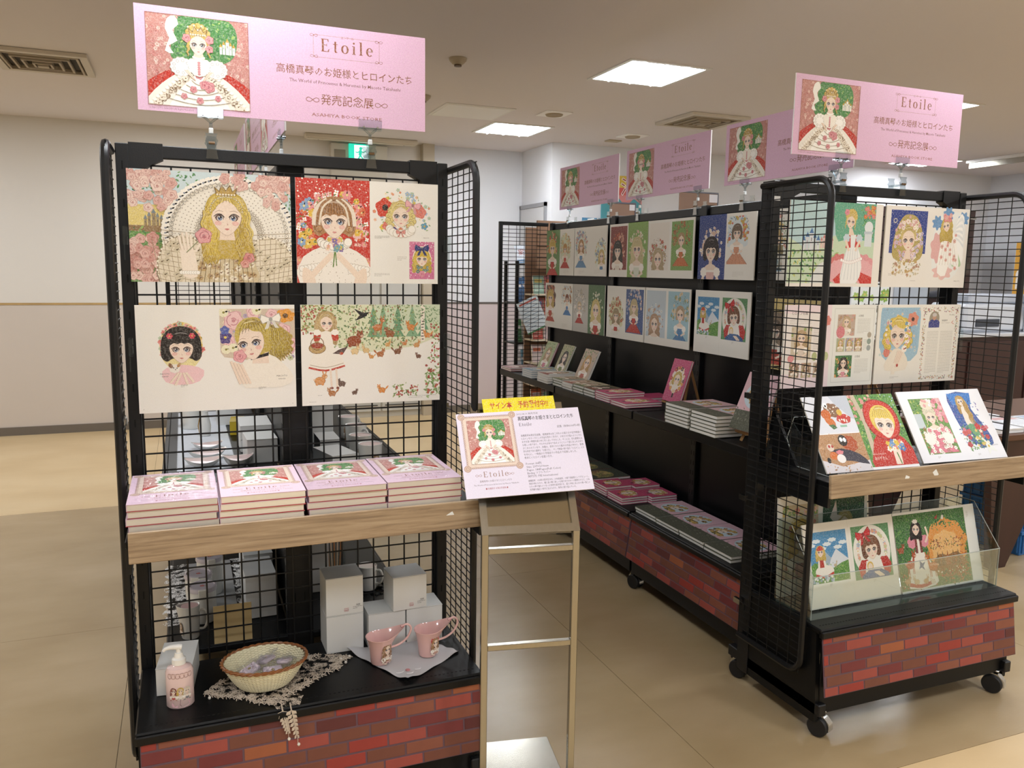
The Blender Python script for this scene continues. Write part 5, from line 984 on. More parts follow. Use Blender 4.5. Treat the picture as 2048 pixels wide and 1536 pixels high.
me.materials.clear(); me.materials.append(mm); MB().bbox(-.1, .1, -.03, 0, 0, .2, .003).build('lit_box', mat('lit_teal', '#12b89a', .5, emit=('#12c3a4', .8)), t, loc=(-.01, -.1, .06)); link('sign_face', me, t, (-.11, -.131, .06))

# ---------------------------------------------------------------- racks
def posts(t, xs, y0, y1, z0=.06, z1=1.868, w=.032):
    for x in xs:
        p = MB().bbox(x, x+w, y0, y1, z0, z1, .002).build('post', BLACK, t)
        s = MB(); z = .2
        while z < 1.83:
            for q in (.5,): s.box(x+w*q-.002, x+w*q+.002, y0-.0006, y0, z, z+.022)
            for q in (.5,): yy = y0+(y1-y0)*q; s.box(x-.0006, x, yy-.002, yy+.002, z, z+.022); s.box(x+w, x+w+.0006, yy-.002, yy+.002, z, z+.022)
            z += .1
        s.build('slot', DARK, p)['kind'] = 'stuff'
def wire_grid(x0, x1, z0, z1, px, pz, r, plane='y', c=0.0):
    m = MB(); nx = max(1, round((x1-x0)/px)); nz = max(1, round((z1-z0)/pz))
    def T(a, b, d): return (a, c+d, b) if plane == 'y' else (c+d, a, b)
    for i in range(nx+1): x = x0+(x1-x0)*i/nx; m.tube([T(x, z0, 0), T(x, z1, 0)], r, 6, False)
    for k in range(nz+1): z = z0+(z1-z0)*k/nz; m.tube([T(x0, z, r*1.6), T(x1, z, r*1.6)], r, 6, False)
    return m
def side_panel(t, x, y_hinge, y_front, z0, z1, rad=.06, d=1):
    """wire panel in a bent square tube frame; front corners rounded"""
    p = []
    s = 1 if y_front < y_hinge else -1
    p.append((y_hinge, z1))
    for k in range(7): a = PI/2*k/6; p.append((y_front+s*rad*(1-math.sin(a)), z1-rad*(1-math.cos(a))))
    for k in range(7): a = PI/2*k/6; p.append((y_front+s*rad*(1-math.cos(a)), z0+rad*(1-math.sin(a))))
    p.append((y_hinge, z0))
    fr = MB().tube([(x, a, b) for a, b in p], .011, 8).build('side_frame', BLACK, t, True)
    a, b = sorted((y_hinge, y_front+s*.008))
    wire_grid(a, b, z0+.0, z1-.0, .055, .025, .0017, 'x', x).build('side_mesh', BLACK, t)
    h = MB()
    for z in (1.1, .72, .32): h.box(x-.006, x+.006, y_hinge-.006, y_hinge+.03, z, z+.02)
    h.build('hinge_clip', CHROME, t)
# one printed brick panel: mortar sheet with bricks standing slightly proud (same pattern on every panel)
BR = [mat('brick_'+n, c, .5, noise=(16, .16), spec=.4) for n, c in (('red', '#963a33'), ('rose', '#9a4a42'), ('brown', '#754639'), ('dark', '#5f2f2f'), ('orange', '#9c5a3c'), ('tan', '#875040'), ('maroon', '#743436'))]
ROWS = ['aebdcabgeg', 'fbcgdfebfc', 'acfdbgcfeb', 'gfegcabfdb', 'ecbfgacegf', 'bacbfebgca']
KEY = {'a': 0, 'b': 1, 'c': 2, 'd': 3, 'e': 5, 'f': 6, 'g': 2}
BRK = {}
def brick_panel(t, W, name='brick_panel', face=None, seed=0, loc=(0, 0, 0), rot=(0, 0, 0)):
    """panel local: x along, z up, facing -y; origin at its lower left corner"""
    H = .212; p = MB().box(0, W, 0, .004, 0, H).build(name, mat('mortar', '#69505a', .6, spec=.3), t, loc=loc, rot=rot)
    bw, bh, g = .106, .031, .005; R = random.Random(7)
    for r in range(6):
        z1 = H-.003-r*(bh+g); z0 = max(z1-bh, .002); x = -(bw+g)*(.62, .1, .78, .34, .9, .45)[r]; k = 0
        while x < W-.004:
            a, b = max(x, .002), min(x+bw, W-.002)
            mi = KEY[ROWS[r][k % 10]]
            if R.random() < .05: mi = 4
            if b-a > .012 and z1-z0 > .006:
                key = (round(b-a, 3), round(z1-z0, 3), mi)
                if key not in BRK: BRK[key] = MB().bbox(0, b-a, -.0014, 0, 0, z1-z0, .0009).mesh('brick', BR[mi])
                link('brick', BRK[key], p, (a, 0, z0))
            x += bw+g; k += 1
    return p
PTAG = mat('price_rail', '#1a1b1e', .25)
def deck(t, x0, x1, yb, yf, top=.39, name='base_deck'):
    """black steel base tray, front edge rolled; facing -y"""
    m = MB().bbox(x0, x1, yf, yb, top-.02, top, .004); m.bbox(x0, x1, yf-.008, yf+.012, top-.030, top-.006, .003)
    d = m.build(name, BLACKP, t); s = MB(); x = x0+.02
    while x < x1-.02: s.box(x, x+.006, yf+.03, yf+.034, top, top+.0004); x += .0125
    s.build('slot_row', DARK, d)['kind'] = 'stuff'; return d
def caster(t, x, y, a=0):
    c = link('caster', None, t, (x, y, 0), (0, 0, a)); 
    for o in (-.016, .016): MB().lathe([(.0, -.009), (.032, -.009), (.035, -.005), (.035, .005), (.032, .009), (0, .009)], 24).xf(Matrix.Translation((o, 0, .035)) @ Matrix.Rotation(PI/2, 4, 'Y')).build('wheel', mat('rubber_black', '#151517', .55), c, True)
    m = MB(); m.tube([(0, 0, .03), (0, .006, .055), (0, .01, .09)], .008, 8); m.prism([(-.041, .03), (-.038, .055), (-.016, .076), (.02, .076), (.036, .058), (.028, .052), (-.008, .060), (-.030, .03)], -.014, .014, 'x'); m.bbox(-.02, .02, -.02, .02, .085, .092, .002)
    m.build('fork', CHROME, c, True)
def endcap(X, Yf, label, dl, dr):
    W = .92; t = thing('display_rack', label, 'rack', (X, Yf, 0))
    posts(t, (0, W-.032), 0, .062)
    MB().bbox(.032, W-.032, .008, .034, 1.834, 1.868, .002).build('top_beam', BLACK, t)
    for x0, s in ((.032, 1), (W-.032, -1)):
        MB().prism(sorted([(x0, 1.872), (x0+s*.085, 1.872), (x0+s*.085, 1.83), (x0+s*.055, 1.815), (x0+s*.02, 1.79), (x0, 1.79)], key=lambda p: 0), .004, .038, 'y').build('corner_bracket', BLACK, t)
    wire_grid(.036, W-.036, .12, 1.815, .0495, .05, .0025, 'y', .02).build('back_mesh', BLACK, t)
    for x, d in ((-.013, dl), (W+.013, dr)): side_panel(t, x, .045, -d, .205, 1.85)
    # shelf with oak front
    MB().bbox(.0, W, -.355, -.0, .868, .885, .002).build('shelf', BLACKP, t)
    [MB().bbox(x_, x_+.012, -.35, 0, .8, .868, .001).build('shelf_bracket', BLACK, t) for x_ in (0, W-.012)]
    xa, xb = (.008, .90) if X < 1 else (-.016, .90)
    MB().bbox(xa, xb, -.012, 0, -.076, 0, .0015).build('oak_front', OAK, t, loc=(0, -.362, .911 if X < 1 else .915), rot=(math.radians(-5), 0, 0))
    if X < 1:
        MB().bbox(0, .022, -.001, 0, -.02, 0, .0003).build('clear_tab', mat('shiny_tab', '#eef2f4', .15), t, loc=(.80, -.376, .877), rot=(0, math.radians(-28), 0))
    else:
        for x, a in ((.30, 20), (.42, -35)): MB().bbox(0, .018, -.001, 0, -.024, 0, .0003).build('clear_tab', mat('shiny_tab'), t, loc=(x, -.376, .893), rot=(0, math.radians(a), 0))
    if X > 1: MB().box(.003, .028, -.0012, -.0004, 1.80, 1.815).build('stock_sticker', mat('sticker_white', '#d8dadb', .6), t)
    # base
    deck(t, 0, W, 0, -.362)
    [MB().prism([(-.35, .06), (-.35, .13), (-.335, .37), (0, .37), (0, .06)], a_, a_+.016, 'x').build('base_side', BLACKP, t) for a_ in (.004, W-.02)]
    MB().bbox(.02, W-.02, -.352, -.34, .085, .36, .002).build('kick_plate', BLACKP, t)
    brick_panel(t, W-.02, loc=(.01, -.386, .164), rot=(math.radians(-8), 0, 0))
    for x in (.004, W-.036): MB().bbox(x, x+.032, -.37, .12, .086, .128, .003).build('foot_rail', BLACK, t)
    for x in (.045, W-.045):
        for y in (-.335, .095): caster(t, x, y, .4)
    # little clear holders that grip the boards
    for x in (.010, W-.0115):
        for z in (1.60, 1.30):
            MB().bbox(x, x+.0115, -.04, -.001, z, z+.05, .002).box(x+.002, x+.005, -.045, -.02, z-.04, z).build('clear_holder', ACRYL, t)
    return t
rackL = endcap(-.153, 2.455, 'black mesh display rack at left holding pink book stacks and a wicker basket', .17, .23)
rackE = endcap(1.905, 2.335, 'black mesh display rack at right with boards leaning on its oak ledge', .29, .245)
def gondola(cx, yn, label, bricks_left=True, right=True):
    """double-sided steel shelving of three bays; local x across, y away from the viewer"""
    t = thing('gondola_shelving', label, 'shelving', (cx, yn, 0)); B = .887; L = 3*B
    for k in range(4):
        y = (0, B, 2*B, L)[k]; y0 = y if k == 0 else y-.0225
        if k == 3: y0 = y-.045
        p = MB().bbox(-.04, .04, y0, y0+.045, .06, 1.868, .003).build('upright', BLACK, t); s = MB(); z = .2
        while z < 1.82:
            for q in (.012, .033): s.box(-.0406, -.04, y0+q-.002, y0+q+.002, z, z+.022)
            z += .05
        for z in (.5, .95, 1.4): s.box(-.016, -.013, y0-.0006, y0, z, z+.03); s.box(.013, .016, y0-.0006, y0, z, z+.03)
        s.build('slot', DARK, p)['kind'] = 'stuff'
    for k in range(3):
        a, b = k*B+.03, (k+1)*B-.03
        MB().bbox(-.022, .022, a, b, .12, 1.82, .002).build('back_panel', BLACKP, t); MB().bbox(-.026, .026, a, b, 1.82, 1.862, .003).build('top_rail', BLACK, t)
        for s in ((-1, 1) if right else (-1,)):
            x0, x1 = sorted((s*.03, s*.385))
            MB().bbox(x0, x1, a-.022, b+.022, .868, .885, .002).bbox(*sorted((s*.375, s*.392)), a-.024, b+.024, .848, .888, .003).build('shelf', BLACKP, t)
            for y in (a-.018, b+.006): MB().prism([(s*.03, .87), (s*.37, .866), (s*.37, .85), (s*.03, .79)], y, y+.004, 'y').build('shelf_bracket', BLACK, t)
            MB().bbox(x0, x1, a-.022, b+.022, .37, .39, .003).bbox(*sorted((s*.376, s*.396)), a-.024, b+.024, .362, .386, .004).build('base_deck', BLACKP, t)
            MB().bbox(*sorted((s*.36, s*.372)), a-.022, b+.022, .085, .36, .002).build('kick_plate', BLACKP, t)
            if s < 0 and bricks_left: brick_panel(t, B-.008, loc=(-.402, (k+1)*B-.004, .164), rot=(math.radians(-8), 0, -PI/2))
    for y in (.02, B, 2*B, L-.02):
        for s in (-1, 1): MB().bbox(*sorted((s*.04, s*.36)), y-.015, y+.015, .062, .12, .003).build('foot_rail', BLACK, t)
    for y in (.06, B, 2*B, L-.06):
        for s in ((-.34), (.34)): caster(t, s, y, .3)
    # framed wire panel closing the far end
    for s in (-1, 1):
        f = MB(); a, b = s*.045, s*.40; y = L+.02
        f.bbox(*sorted((b, b-s*.024)), y-.012, y+.012, .10, 1.868, .002).bbox(*sorted((a, b-s*.024)), y-.012, y+.012, 1.846, 1.868, .002).bbox(*sorted((a, b-s*.024)), y-.012, y+.012, .10, .122, .002)
        f.build('end_frame', BLACK, t); wire_grid(*sorted((a, b-s*.012)), .122, 1.846, .06, .026, .0019, 'y', y).build('end_mesh', BLACK, t)
    return t
gonE = gondola(2.365, 2.462, 'long black steel shelving with brick-print base running back behind the right rack')
gonL = gondola(.307, 2.525, 'black steel shelving behind the left rack holding mugs, canisters and white boxes', bricks_left=False)
# ---------------------------------------------------------------- banners and their clear clips
BAN = art_banner(); PINK = mat('pink_board_back', '#dfb4cf', .6); EDGE = mat('foam_edge', '#f3f1f3', .6)
def banner(loc, rz, label, tilt=0, back=False):
    t = thing('pink_banner', label, 'sign', loc, (0, tilt, rz), 'pink exhibition banners on top of the racks')
    MB().box(0, .79, 0, .005, 0, .27).build('foam_board', EDGE, t)
    link('print', BAN, t)
    if back: MB().box(.0, .79, .0052, .0056, 0, .27).build('pink_back', PINK, t)
    return t
CLIPM = clear('clip_plastic', '#dfe6e9', .12, .06)
def clip(loc, rz, label, group='clear clips holding the pink banners'):
    t = thing('sign_clip', label, 'clip', loc, (0, 0, rz), group)      # origin where it grips the rail top, banner bottom is .09 above
    MB().bbox(-.034, .034, -.007, -.004, .082, .108, .001).bbox(-.034, .034, .006, .009, .082, .108, .001).bbox(-.034, .034, -.007, .009, .078, .084, .001).build('grip_plate', clear('grip_plastic', '#eef2f4', .04), t)
    m = MB()
    for x in (-.02, .02): m.tube([(x, -.012, .086), (x, .012, .086)], .003, 8)
    m.build('metal_pin', CHROME, t)
    MB().tube([(-.018, 0, .082), (0, 0, .066), (.018, 0, .082)], .004, 8).tube([(0, 0, .066), (0, 0, .05)], .0045, 8).build('yoke', CLIPM, t, True)
    MB().bbox(-.006, .006, -.006, .006, .036, .052, .002).build('joint', mat('clear_white', '#dfe3e4', .3), t)
    b = MB(); pr = [(-.016, .036), (-.012, .026), (-.017, .016), (-.011, .006), (-.014, -.02), (-.016, -.032), (.016, -.032), (.014, -.02), (.011, .006), (.017, .016), (.012, .026), (.016, .036)]
    b.prism([(a, c) for a, c in pr], -.016, -.012, 'y'); b.prism([(a, c) for a, c in pr], .04, .044, 'y'); b.bbox(-.012, .012, -.014, .042, .004, .01, .001); b.build('clamp', CLIPM, t)
    m2 = MB().tube([(-.008, -.018, .010), (.008, -.018, .010)], .004, 8); m2.build('spring_pin', mat('bronze_pin', '#7d6a58', .3, 1), t)
    return t
YL = 2.455+.012
banner((-.092, YL-.004, 1.958), 0, 'large pink banner standing on top of the left rack, nearest the camera')
clip((.089, YL+.0, 1.872), 0, 'left clear clip under the large left rack banner'); clip((.531, YL+.0, 1.872), 0, 'right clear clip under the large left rack banner')
YE = 2.335+.012
banner((1.978, YE-.004, 1.962), 0, 'pink banner on top of the right rack, in front of the others', tilt=math.radians(.2))
clip((2.205, YE, 1.874), 0, 'left clear clip under the right rack banner'); clip((2.49, YE, 1.874), 0, 'right clear clip under the right rack banner')
for i, (y, lab) in enumerate(((5.015, 'pink banner at the far left end of the receding row'), (4.135, 'pink banner in the middle of the receding row'), (3.225, 'pink banner nearest in the receding row, partly behind the right rack banner'))):
    banner((2.345, y, 1.948), -PI/2, lab)
    n = ('far', 'middle', 'near')[i]
    for j, dy in enumerate((.15, .70)): clip((2.349, y-dy, 1.860), -PI/2, '%s clear clip under the %s banner of the receding row' % (('far', 'near')[j], n))
for i, (y, lab) in enumerate(((4.98, 'farthest pink banner seen edge-on above the left shelving'), (4.09, 'middle pink banner seen edge-on above the left shelving'), (3.36, 'nearest pink banner seen edge-on under the big left banner'))):
    b = banner((.298, y, 1.948), -PI/2, lab); tag(b, group='pink banners above the left shelving')
    for j, dy in enumerate((.15, .66)): clip((.302, y-dy, 1.860), -PI/2, '%s clear clip on the left shelving under its %s banner' % (('far', 'near')[j], ('farthest', 'middle', 'nearest')[i]), 'clear clips on the left shelving')

# ---------------------------------------------------------------- picture boards
def board(art, loc, rz, label, group, tilt=0, w=.42, h=.297, name='picture_board', roll=0):
    t = thing(name, label, 'picture', loc, (0, 0, 0), group)
    t.rotation_euler = (Matrix.Rotation(rz, 3, 'Z') @ Matrix.Rotation(-tilt, 3, 'X') @ Matrix.Rotation(roll, 3, 'Y')).to_euler()
    MB().box(0, w, 0, .005, 0, h).build('card', PAPER, t)
    me = art.mesh('print') if isinstance(art, Art) else art
    p = link('print', me, t); p.scale = (w/.42, 1, h/.297); return t
GB = 'boards'
def hooks(t): pass
yl = 2.425
for a, x, z, lab in ((art_lace(), -.127, 1.503, 'board of a blond princess in a lace ruff, upper left on left rack'), (art_red(), .307, 1.503, 'half red board of a brown-haired girl, upper right on left rack'),
                     (art_bob(), -.123, 1.143, 'cream board of black-haired girl and blond girl, lower left on left rack'), (art_forest(), .314, 1.143, 'board of woodland animals and girl with basket, lower right on left rack')):
    board(a, (x, yl, z), 0, lab, 'picture boards on the left rack')
ye = 2.305
for a, x, z, lab in ((art_ball(), 1.956, 1.506, 'board of a lady in pink and red gown, upper left on right rack'), (art_flora(), 2.392, 1.506, 'board of flower-haired girl on blue beside an angel, upper right on right rack'),
                     (art_catalogue(), 1.959, 1.144, 'pale pink catalogue-page board of small pictures, lower left on right rack'), (art_profile(), 2.388, 1.144, 'board of curly blond girl beside flower-edged text, lower right on right rack')):
    board(a, (x, ye, z), 0, lab, 'picture boards on the right rack')
E_TILT = math.radians(34)
board(art_hood(), (1.952, 2.045, .897), math.radians(-2.5), 'tilted board of a girl in a red hood on the right oak ledge', 'picture boards leaning on the right oak ledge', E_TILT, .393, .279)
board(art_rococo(), (2.397, 2.058, .895), math.radians(-3), 'tilted board of pale-haired lady and blue picture on the right oak ledge', 'picture boards leaning on the right oak ledge', E_TILT, .393, .279)
board(art_meadow(), (1.975, 2.100, .397), 0, 'board of blue-sky meadow and red-bow girl in the clear trough', 'picture boards in the low clear holder', math.radians(14.5), .414, .292)
board(art_deer(), (2.395, 2.098, .397), 0, 'board of lady with deer in a forest, in the clear trough', 'picture boards in the low clear holder', math.radians(15.5), .414, .292)
board(art_pair('#dfd2b4', '#d9b04c', '#24583f', '#c9b46a', 33), (1.945, 2.240, .392), 0, 'half hidden board with dark green page, behind the meadow board', 'picture boards in the low clear holder', math.radians(4), .415, .366)
# the row on the long shelving
XG = 2.306
st = lambda s, a, b: art_story(s, a, b)
row1 = [st(41, ('#6f9a58', '#e8c860', 'short', '#cf3024', 9.5, 18, 3.6, 2, ('#5f9a4c', '#cf3a2a', '#e8c0a8')), ('#dfe4cc', '#d8a860', 'short', '#c83a2c', 8, 17, 2.2, 0, ('#7aa860', '#c9a080', '#e8d8a8'))),
        st(42, ('#e3e6dc', '#c8945c', 'wave', '#6a9ac8', 9, 18.5, 2.4, 0, ('#88a870', '#d8a0a0', '#8fb0d8')), ('#eaf0e4', '#e6cc7c', 'wave', '#5a8ab8', 15, 12, 2.4, 0, ('#7a9a6a', '#8aa8d0', '#e8d8b0'))),
        st(43, ('#8f3a34', '#2c2420', 'wave', '#efe6da', 9.6, 15, 3.4, 1, ('#8a5a34', '#e8b0a0', '#c8503c')), ('#8fb860', '#e3d6a0', 'long', '#e3e8d8', 10, 15.5, 4.0, 2, ('#5f9a4c', '#f0f0e0', '#e8d0c0'))),
        st(44, ('#efe9e0', '#c9b48c', 'wave', '#c8584c', 9.8, 10, 3.4, 1, ('#8a7a5a', '#c8504c', '#b8a890')), ('#86b060', '#b89868', 'short', '#d87a44', 10, 19, 2.3, 1, ('#4f7f3c', '#b8502c', '#a88858'))),
        st(45, ('#2c4690', '#2a2228', 'bob', '#eac4c0', 10, 13.5, 4.0, 2, ('#7a8ab0', '#f3ece6', '#e6c8bc')), ('#dfe9ec', '#7a6a5a', 'bob', '#e0a080', 8, 21, 2.5, 0, ('#5a8ab0', '#e0604a', '#d8b860'))),
        st(46, ('#e8ebe2', '#c8b07a', 'wave', '#9ab8d0', 10, 17, 3, 0, ('#7aa860', '#e8a8a8', '#d8c070')), ('#a8cbb0', '#d8b86a', 'long', '#e8e0d0', 10, 15, 3.4, 1, ('#4f8a50', '#8a9ad0', '#e0d8b8')))]
row2 = [st(51, ('#5a3a34', '#e3c46a', 'long', '#c8503c', 8, 20, 3.4, 0, ('#7a5a44', '#c8604c', '#d8b080')), ('#eef0ea', '#8a4a34', 'short', '#4f8ac8', 13, 20, 1.9, 0, ('#a8b8a0', '#b8703c', '#d0d8e0'))),
        st(52, ('#c9c6c0', '#d8c49a', 'short', '#c03a34', 9, 16, 1.9, 2, ('#6a6a62', '#e8e4e0', '#b8b4ac')), ('#5a7f58', '#ecd88a', 'long', '#c83c34', 10, 15, 3.8, 2, ('#7a9a70', '#e8ecdc', '#3f6040'))),
        st(53, ('#e6e4c0', '#b09a74', 'wave', '#c83c34', 11, 13, 2.6, 0, ('#8a8a60', '#c8503c', '#b8a080')), ('#3f5f9a', '#d8c89a', 'wave', '#c83a34', 10, 19, 2.6, 1, ('#4f7a8a', '#e8d0c8', '#a8b8d8'))),
        st(54, ('#c9d6de', '#c8a484', 'wave', '#b86a5c', 9.6, 11, 3.2, 1, ('#a8b8c0', '#e0e8ec', '#c8a898')), ('#a9d0de', '#c0a888', 'short', '#4f8ac0', 12.5, 17, 2.8, 1, ('#7a9a9a', '#e8d8c0', '#98a888'))), 
        art_meadow(), None]
nm = ['farthest', 'second from the far end', 'third from the far end', 'fourth from the far end', 'fifth from the far end', 'nearest, behind the side mesh']
y_far = [5.123, 4.692, 4.236, 3.809, 3.348, 2.900]
y_far2 = [5.126, 4.696, 4.246, 3.816, 3.355, 2.900]
for i in range(6):
    board(row1[i], (XG, y_far[i], 1.519), -PI/2, 'upper-row board on the long shelving, '+nm[i], 'upper row of boards on the long shelving')
    if row2[i] is not None: board(row2[i], (XG, y_far2[i], 1.170), -PI/2, 'lower-row board on the long shelving, '+nm[i], 'lower row of boards on the long shelving')
A = Art(BW, BH, '#e3cf8a', 60); A.clip = (3, 2, 24, 24); A.rect(3, 2, 24, 24, '#8a7a68'); A.rect(3, 2, 24, 8, '#c8402c'); A.girl(13, 16, 3, '#5a4a3c', None, 'bob', 'full', '#c8402c'); A.clip = None; A.text('MADELAINE', 26, 25.4, 1.5, '#a8442c', width=13); A.rect(24, 2, 39, 22, '#d8c090'); A.lines(26, 6, 38, 20, 12)
board(A, (XG, 2.900, 1.150), -PI/2, 'yellow picture board lettered in red, behind the right rack side mesh', 'lower row of boards on the long shelving')
for i, y in enumerate((4.98, 4.55, 4.10, 3.66, 3.20, 2.98)):
    A = Art(BW, BH, CREAM, 70+i); A.girl(12, 16, 3, ('#d8b860', '#6a4a34')[i % 2], None, 'wave', 'part', ('#e8a8b0', '#a8c0d8')[i % 2]); A.lines(24, 6, 38, 22, 10)
    if i < 5: board(A, (.257, y, 1.50), -PI/2, 'cream picture board seen edge-on on the left shelving, %s from its far end' % ('first', 'second', 'third', 'fourth', 'fifth')[i], 'boards on the left shelving')

# ---------------------------------------------------------------- books
PAGES = mat('page_edges', '#efe8d6', .8, noise=(260, .10, (.3, .3, 9))); PAGESW = mat('page_edges_white', '#e9e8e4', .8, noise=(260, .08, (.3, .3, 9)))
def book_meshes(w, h, th, cover, pages, cols):
    """w across, h deep (y), th thick; front edge of pages at y=0; spine at x=0"""
    c = MB().box(0, w, 0, h, 0, .0012).box(0, w, 0, h, th-.0012, th).box(0, .0015, 0, h, 0, th).mesh('cover', cover)
    p = MB().bbox(.0015, w-.002, .0015, h-.0015, .0012, th-.0012, .0004).mesh('pages', pages)
    return c, p
def book(ms, loc, rz, label, group, pr=None, film=None, rot=None, cat='book', name='book', dims=None):
    t = thing(name, label, cat, loc, rot or (0, 0, rz), group)
    link('cover', ms[0], t); link('pages', ms[1], t)
    if pr is not None:
        me, th, w, h, sc = pr
        link('cover_print', me, t, (0, 0, th), (-PI/2, 0, 0)).scale = (sc, 1, sc)
    if film is not None: link('shrink_film', film, t)
    return t
COVM = art_cover(); COVPINK = mat('cover_pink', '#e7cbdb', .35); COVRED = mat('cover_red_edge', '#b5323e', .5)
et = book_meshes(.208, .295, .0178, COVPINK, PAGES, None); et = (MB().box(0, .208, 0, .295, .0166, .0178).box(0, .0015, 0, .295, .0012, .0166).mesh('cover', COVPINK), et[1]); BACKC = MB().box(0, .208, -.0004, .295, 0, .0014).mesh('back_cover', COVRED)
filmm = MB().bbox(-.0006, .2086, -.0008, .2958, -.0002, .0192, .0008).mesh('shrink_film', FILM)
R = random.Random(5)
for s, x in enumerate((-.146, .066, .281, .4945)):
    sn = ('leftmost', 'second', 'third', 'rightmost')[s]; N = 5
    for k in range(N):
        top = k == N-1; z = .8855+k*.0184
        dx, dy = R.uniform(-.003, .003), R.uniform(-.002, .004)
        lab = '%s pink art book in the %s stack on the left rack shelf' % (('lowest', 'second-lowest', 'middle', 'second', 'topmost')[k], sn)
        o = book(et, (x+dx, 2.099+dy, z), R.uniform(-.008, .008), lab, 'pink art books stacked on the left shelf', (COVM, .0178, .208, .295, 1.0) if top else None, filmm if s != 1 else None)
        link('back_cover', BACKC, o)
# cover_print is drawn in x-z facing -y; laid flat by turning -90 deg about x
# ---------------------------------------------------------------- steel sign stand with card
SY, SP = math.radians(-10.6), math.radians(36.5)
t = thing('sign_stand', 'brushed steel floor sign stand with slanted top beside the left rack', 'stand', (.88, 2.08, 0), (0, 0, SY))
# local: x right, y away; slanted plate centre at z = 1.0
C0, S0 = math.cos(SP), math.sin(SP); PZ = 1.013; PYC = .016
def pp(u, v, o=0): return (u, PYC+v*S0+o*C0, PZ+v*C0-o*S0)     # point on the slanted panel; u across, v up, o behind
m = MB(); 
def slab(m, u0, u1, v0, v1, o0, o1):
    v = [pp(u, vv, o) for o in (o0, o1) for vv in (v0, v1) for u in (u0, u1)]
    m.add(v, [(0, 1, 3, 2), (4, 6, 7, 5), (0, 4, 5, 1), (2, 3, 7, 6), (0, 2, 6, 4), (1, 5, 7, 3)]); return m
slab(MB(), -.118, .118, -.195, .185, .012, .014).build('back_plate', mat('steel_plate', '#a9a392', .17, 1, noise=(60, .05, (1, .05, .05))), t)
for n_, a in (('side_rail', (-.138, -.118, -.215, .185)), ('side_rail', (.118, .138, -.215, .185)), ('bottom_rail', (-.118, .118, -.215, -.192)), ('top_rail', (-.118, .118, .165, .185))): slab(MB(), *a, .004, .020).build(n_, STEEL, t)
yb = pp(0, -.215, .01)[1]; zb = pp(0, -.215, .01)[2]
for x in (-.128, .128): MB().bbox(x-.0095, x+.0095, yb-.006, yb+.014, .006, zb+.004, .0015).build('leg', STEEL, t)
for z in (zb-.045, .511): MB().bbox(-.119, .119, yb-.005, yb+.013, z-.008, z+.008, .0015).build('cross_bar', STEEL, t)
MB().bbox(-.15, .15, yb-.10, yb+.36, 0, .006, .002).build('base_plate', mat('steel_base', '#b9b6ac', .22, 1, noise=(40, .05)), t)
cdt = thing('info_card', 'white information card with princess cover and Japanese text on the steel stand', 'sign', (.88, 2.08, 1.041))
def set_plane(o, roll): o.rotation_euler = (Matrix.Rotation(SY, 3, 'Z') @ Matrix.Rotation(-SP, 3, 'X') @ Matrix.Rotation(-roll, 3, 'Y')).to_euler()
set_plane(cdt, math.radians(2.55)); MB().box(-.182, .182, 0, .003, -.1285, .1285).build('card', mat('card_white', '#ece9f1', .5), cdt); link('print', art_card(), cdt, (-.182, 0, -.1285))
A = Art(21.5, 4.6, '#f2e21e', 9); A.text('サイン本　予約受付中!!', 10.8, 1.35, 1.75, '#c83c1c', 'c', 17.4, .018)
Rp = Matrix.Rotation(SY, 3, 'Z') @ Matrix.Rotation(-SP, 3, 'X'); off = Rp @ Vector((.001, .0035, .151))
yl_ = thing('yellow_label', 'bright yellow strip with red Japanese lettering above the information card', 'label', Vector((.88, 2.08, 1.041))+off)
set_plane(yl_, math.radians(2.3)); MB().box(-.1075, .1075, 0, .002, -.023, .023).build('strip', mat('label_yellow', '#f2e21e', .4), yl_); link('print', A.mesh('print'), yl_, (-.1075, 0, -.023))

# ---------------------------------------------------------------- goods on the left rack base
DZ = .3903
BOXW = mat('white_carton', '#dfe0de', .55, noise=(4, .03)); BOXG = mat('carton_edge', '#8d8f8e', .7)
def carton(x, y, z, w, d, h, rz, label, group=None, col=BOXW, stamp=True, cat='box', name='white_box'):
    t = thing(name, label, cat, (x, y, z), (0, 0, rz), group); MB().bbox(-w/2, w/2, -d/2, d/2, 0, h*.985, .0012).build('carton', col, t); MB().bbox(-w/2-.0006, w/2+.0006, -d/2-.0006, d/2, h*.985, h, .0004).build('lid_flap', col, t); MB().box(-w/2-.0004, w/2+.0004, -d/2-.0004, d/2+.0004, h*.98, h*.985).build('lid_seam', BOXG, t)
    if stamp:
        A = Art(w*100, h*100); k = w*100; A.text('伝統', k*.86, 2.5, .45, '#4a4a52', 'c'); A.lines(k*.72, 1.6, k*.97, 2.1, 2, '#4a4a52', .1); A.rect(k*.48, 1.9, k*.6, 2.0, '#c8404c'); A.text('MADE', k*.54, 1.25, .4, '#c8404c', 'c'); A.rect(k*.48, 1.0, k*.6, 1.1, '#c8404c')
        link('stamp', A.mesh('stamp'), t, (-w/2, -d/2-.0006, 0))
    return t
carton(.417, 2.413, DZ, .112, .105, .118, .02, 'lower white box of the left pair on the left rack base', 'white boxes on the left rack base', stamp=False)
carton(.417, 2.413, DZ+.1185, .112, .105, .118, .02, 'upper white box of the left pair on the left rack base', 'white boxes on the left rack base')
carton(.545, 2.400, DZ, .115, .10, .112, .0, 'lower middle white box behind the pink cups', 'white boxes on the left rack base', stamp=False)
carton(.664, 2.400, DZ, .115, .10, .112, .0, 'lower right white box behind the pink cups', 'white boxes on the left rack base', stamp=False)
carton(.613, 2.396, DZ+.1125, .108, .10, .108, .07, 'white box balanced on two others behind the pink cups', 'white boxes on the left rack base')
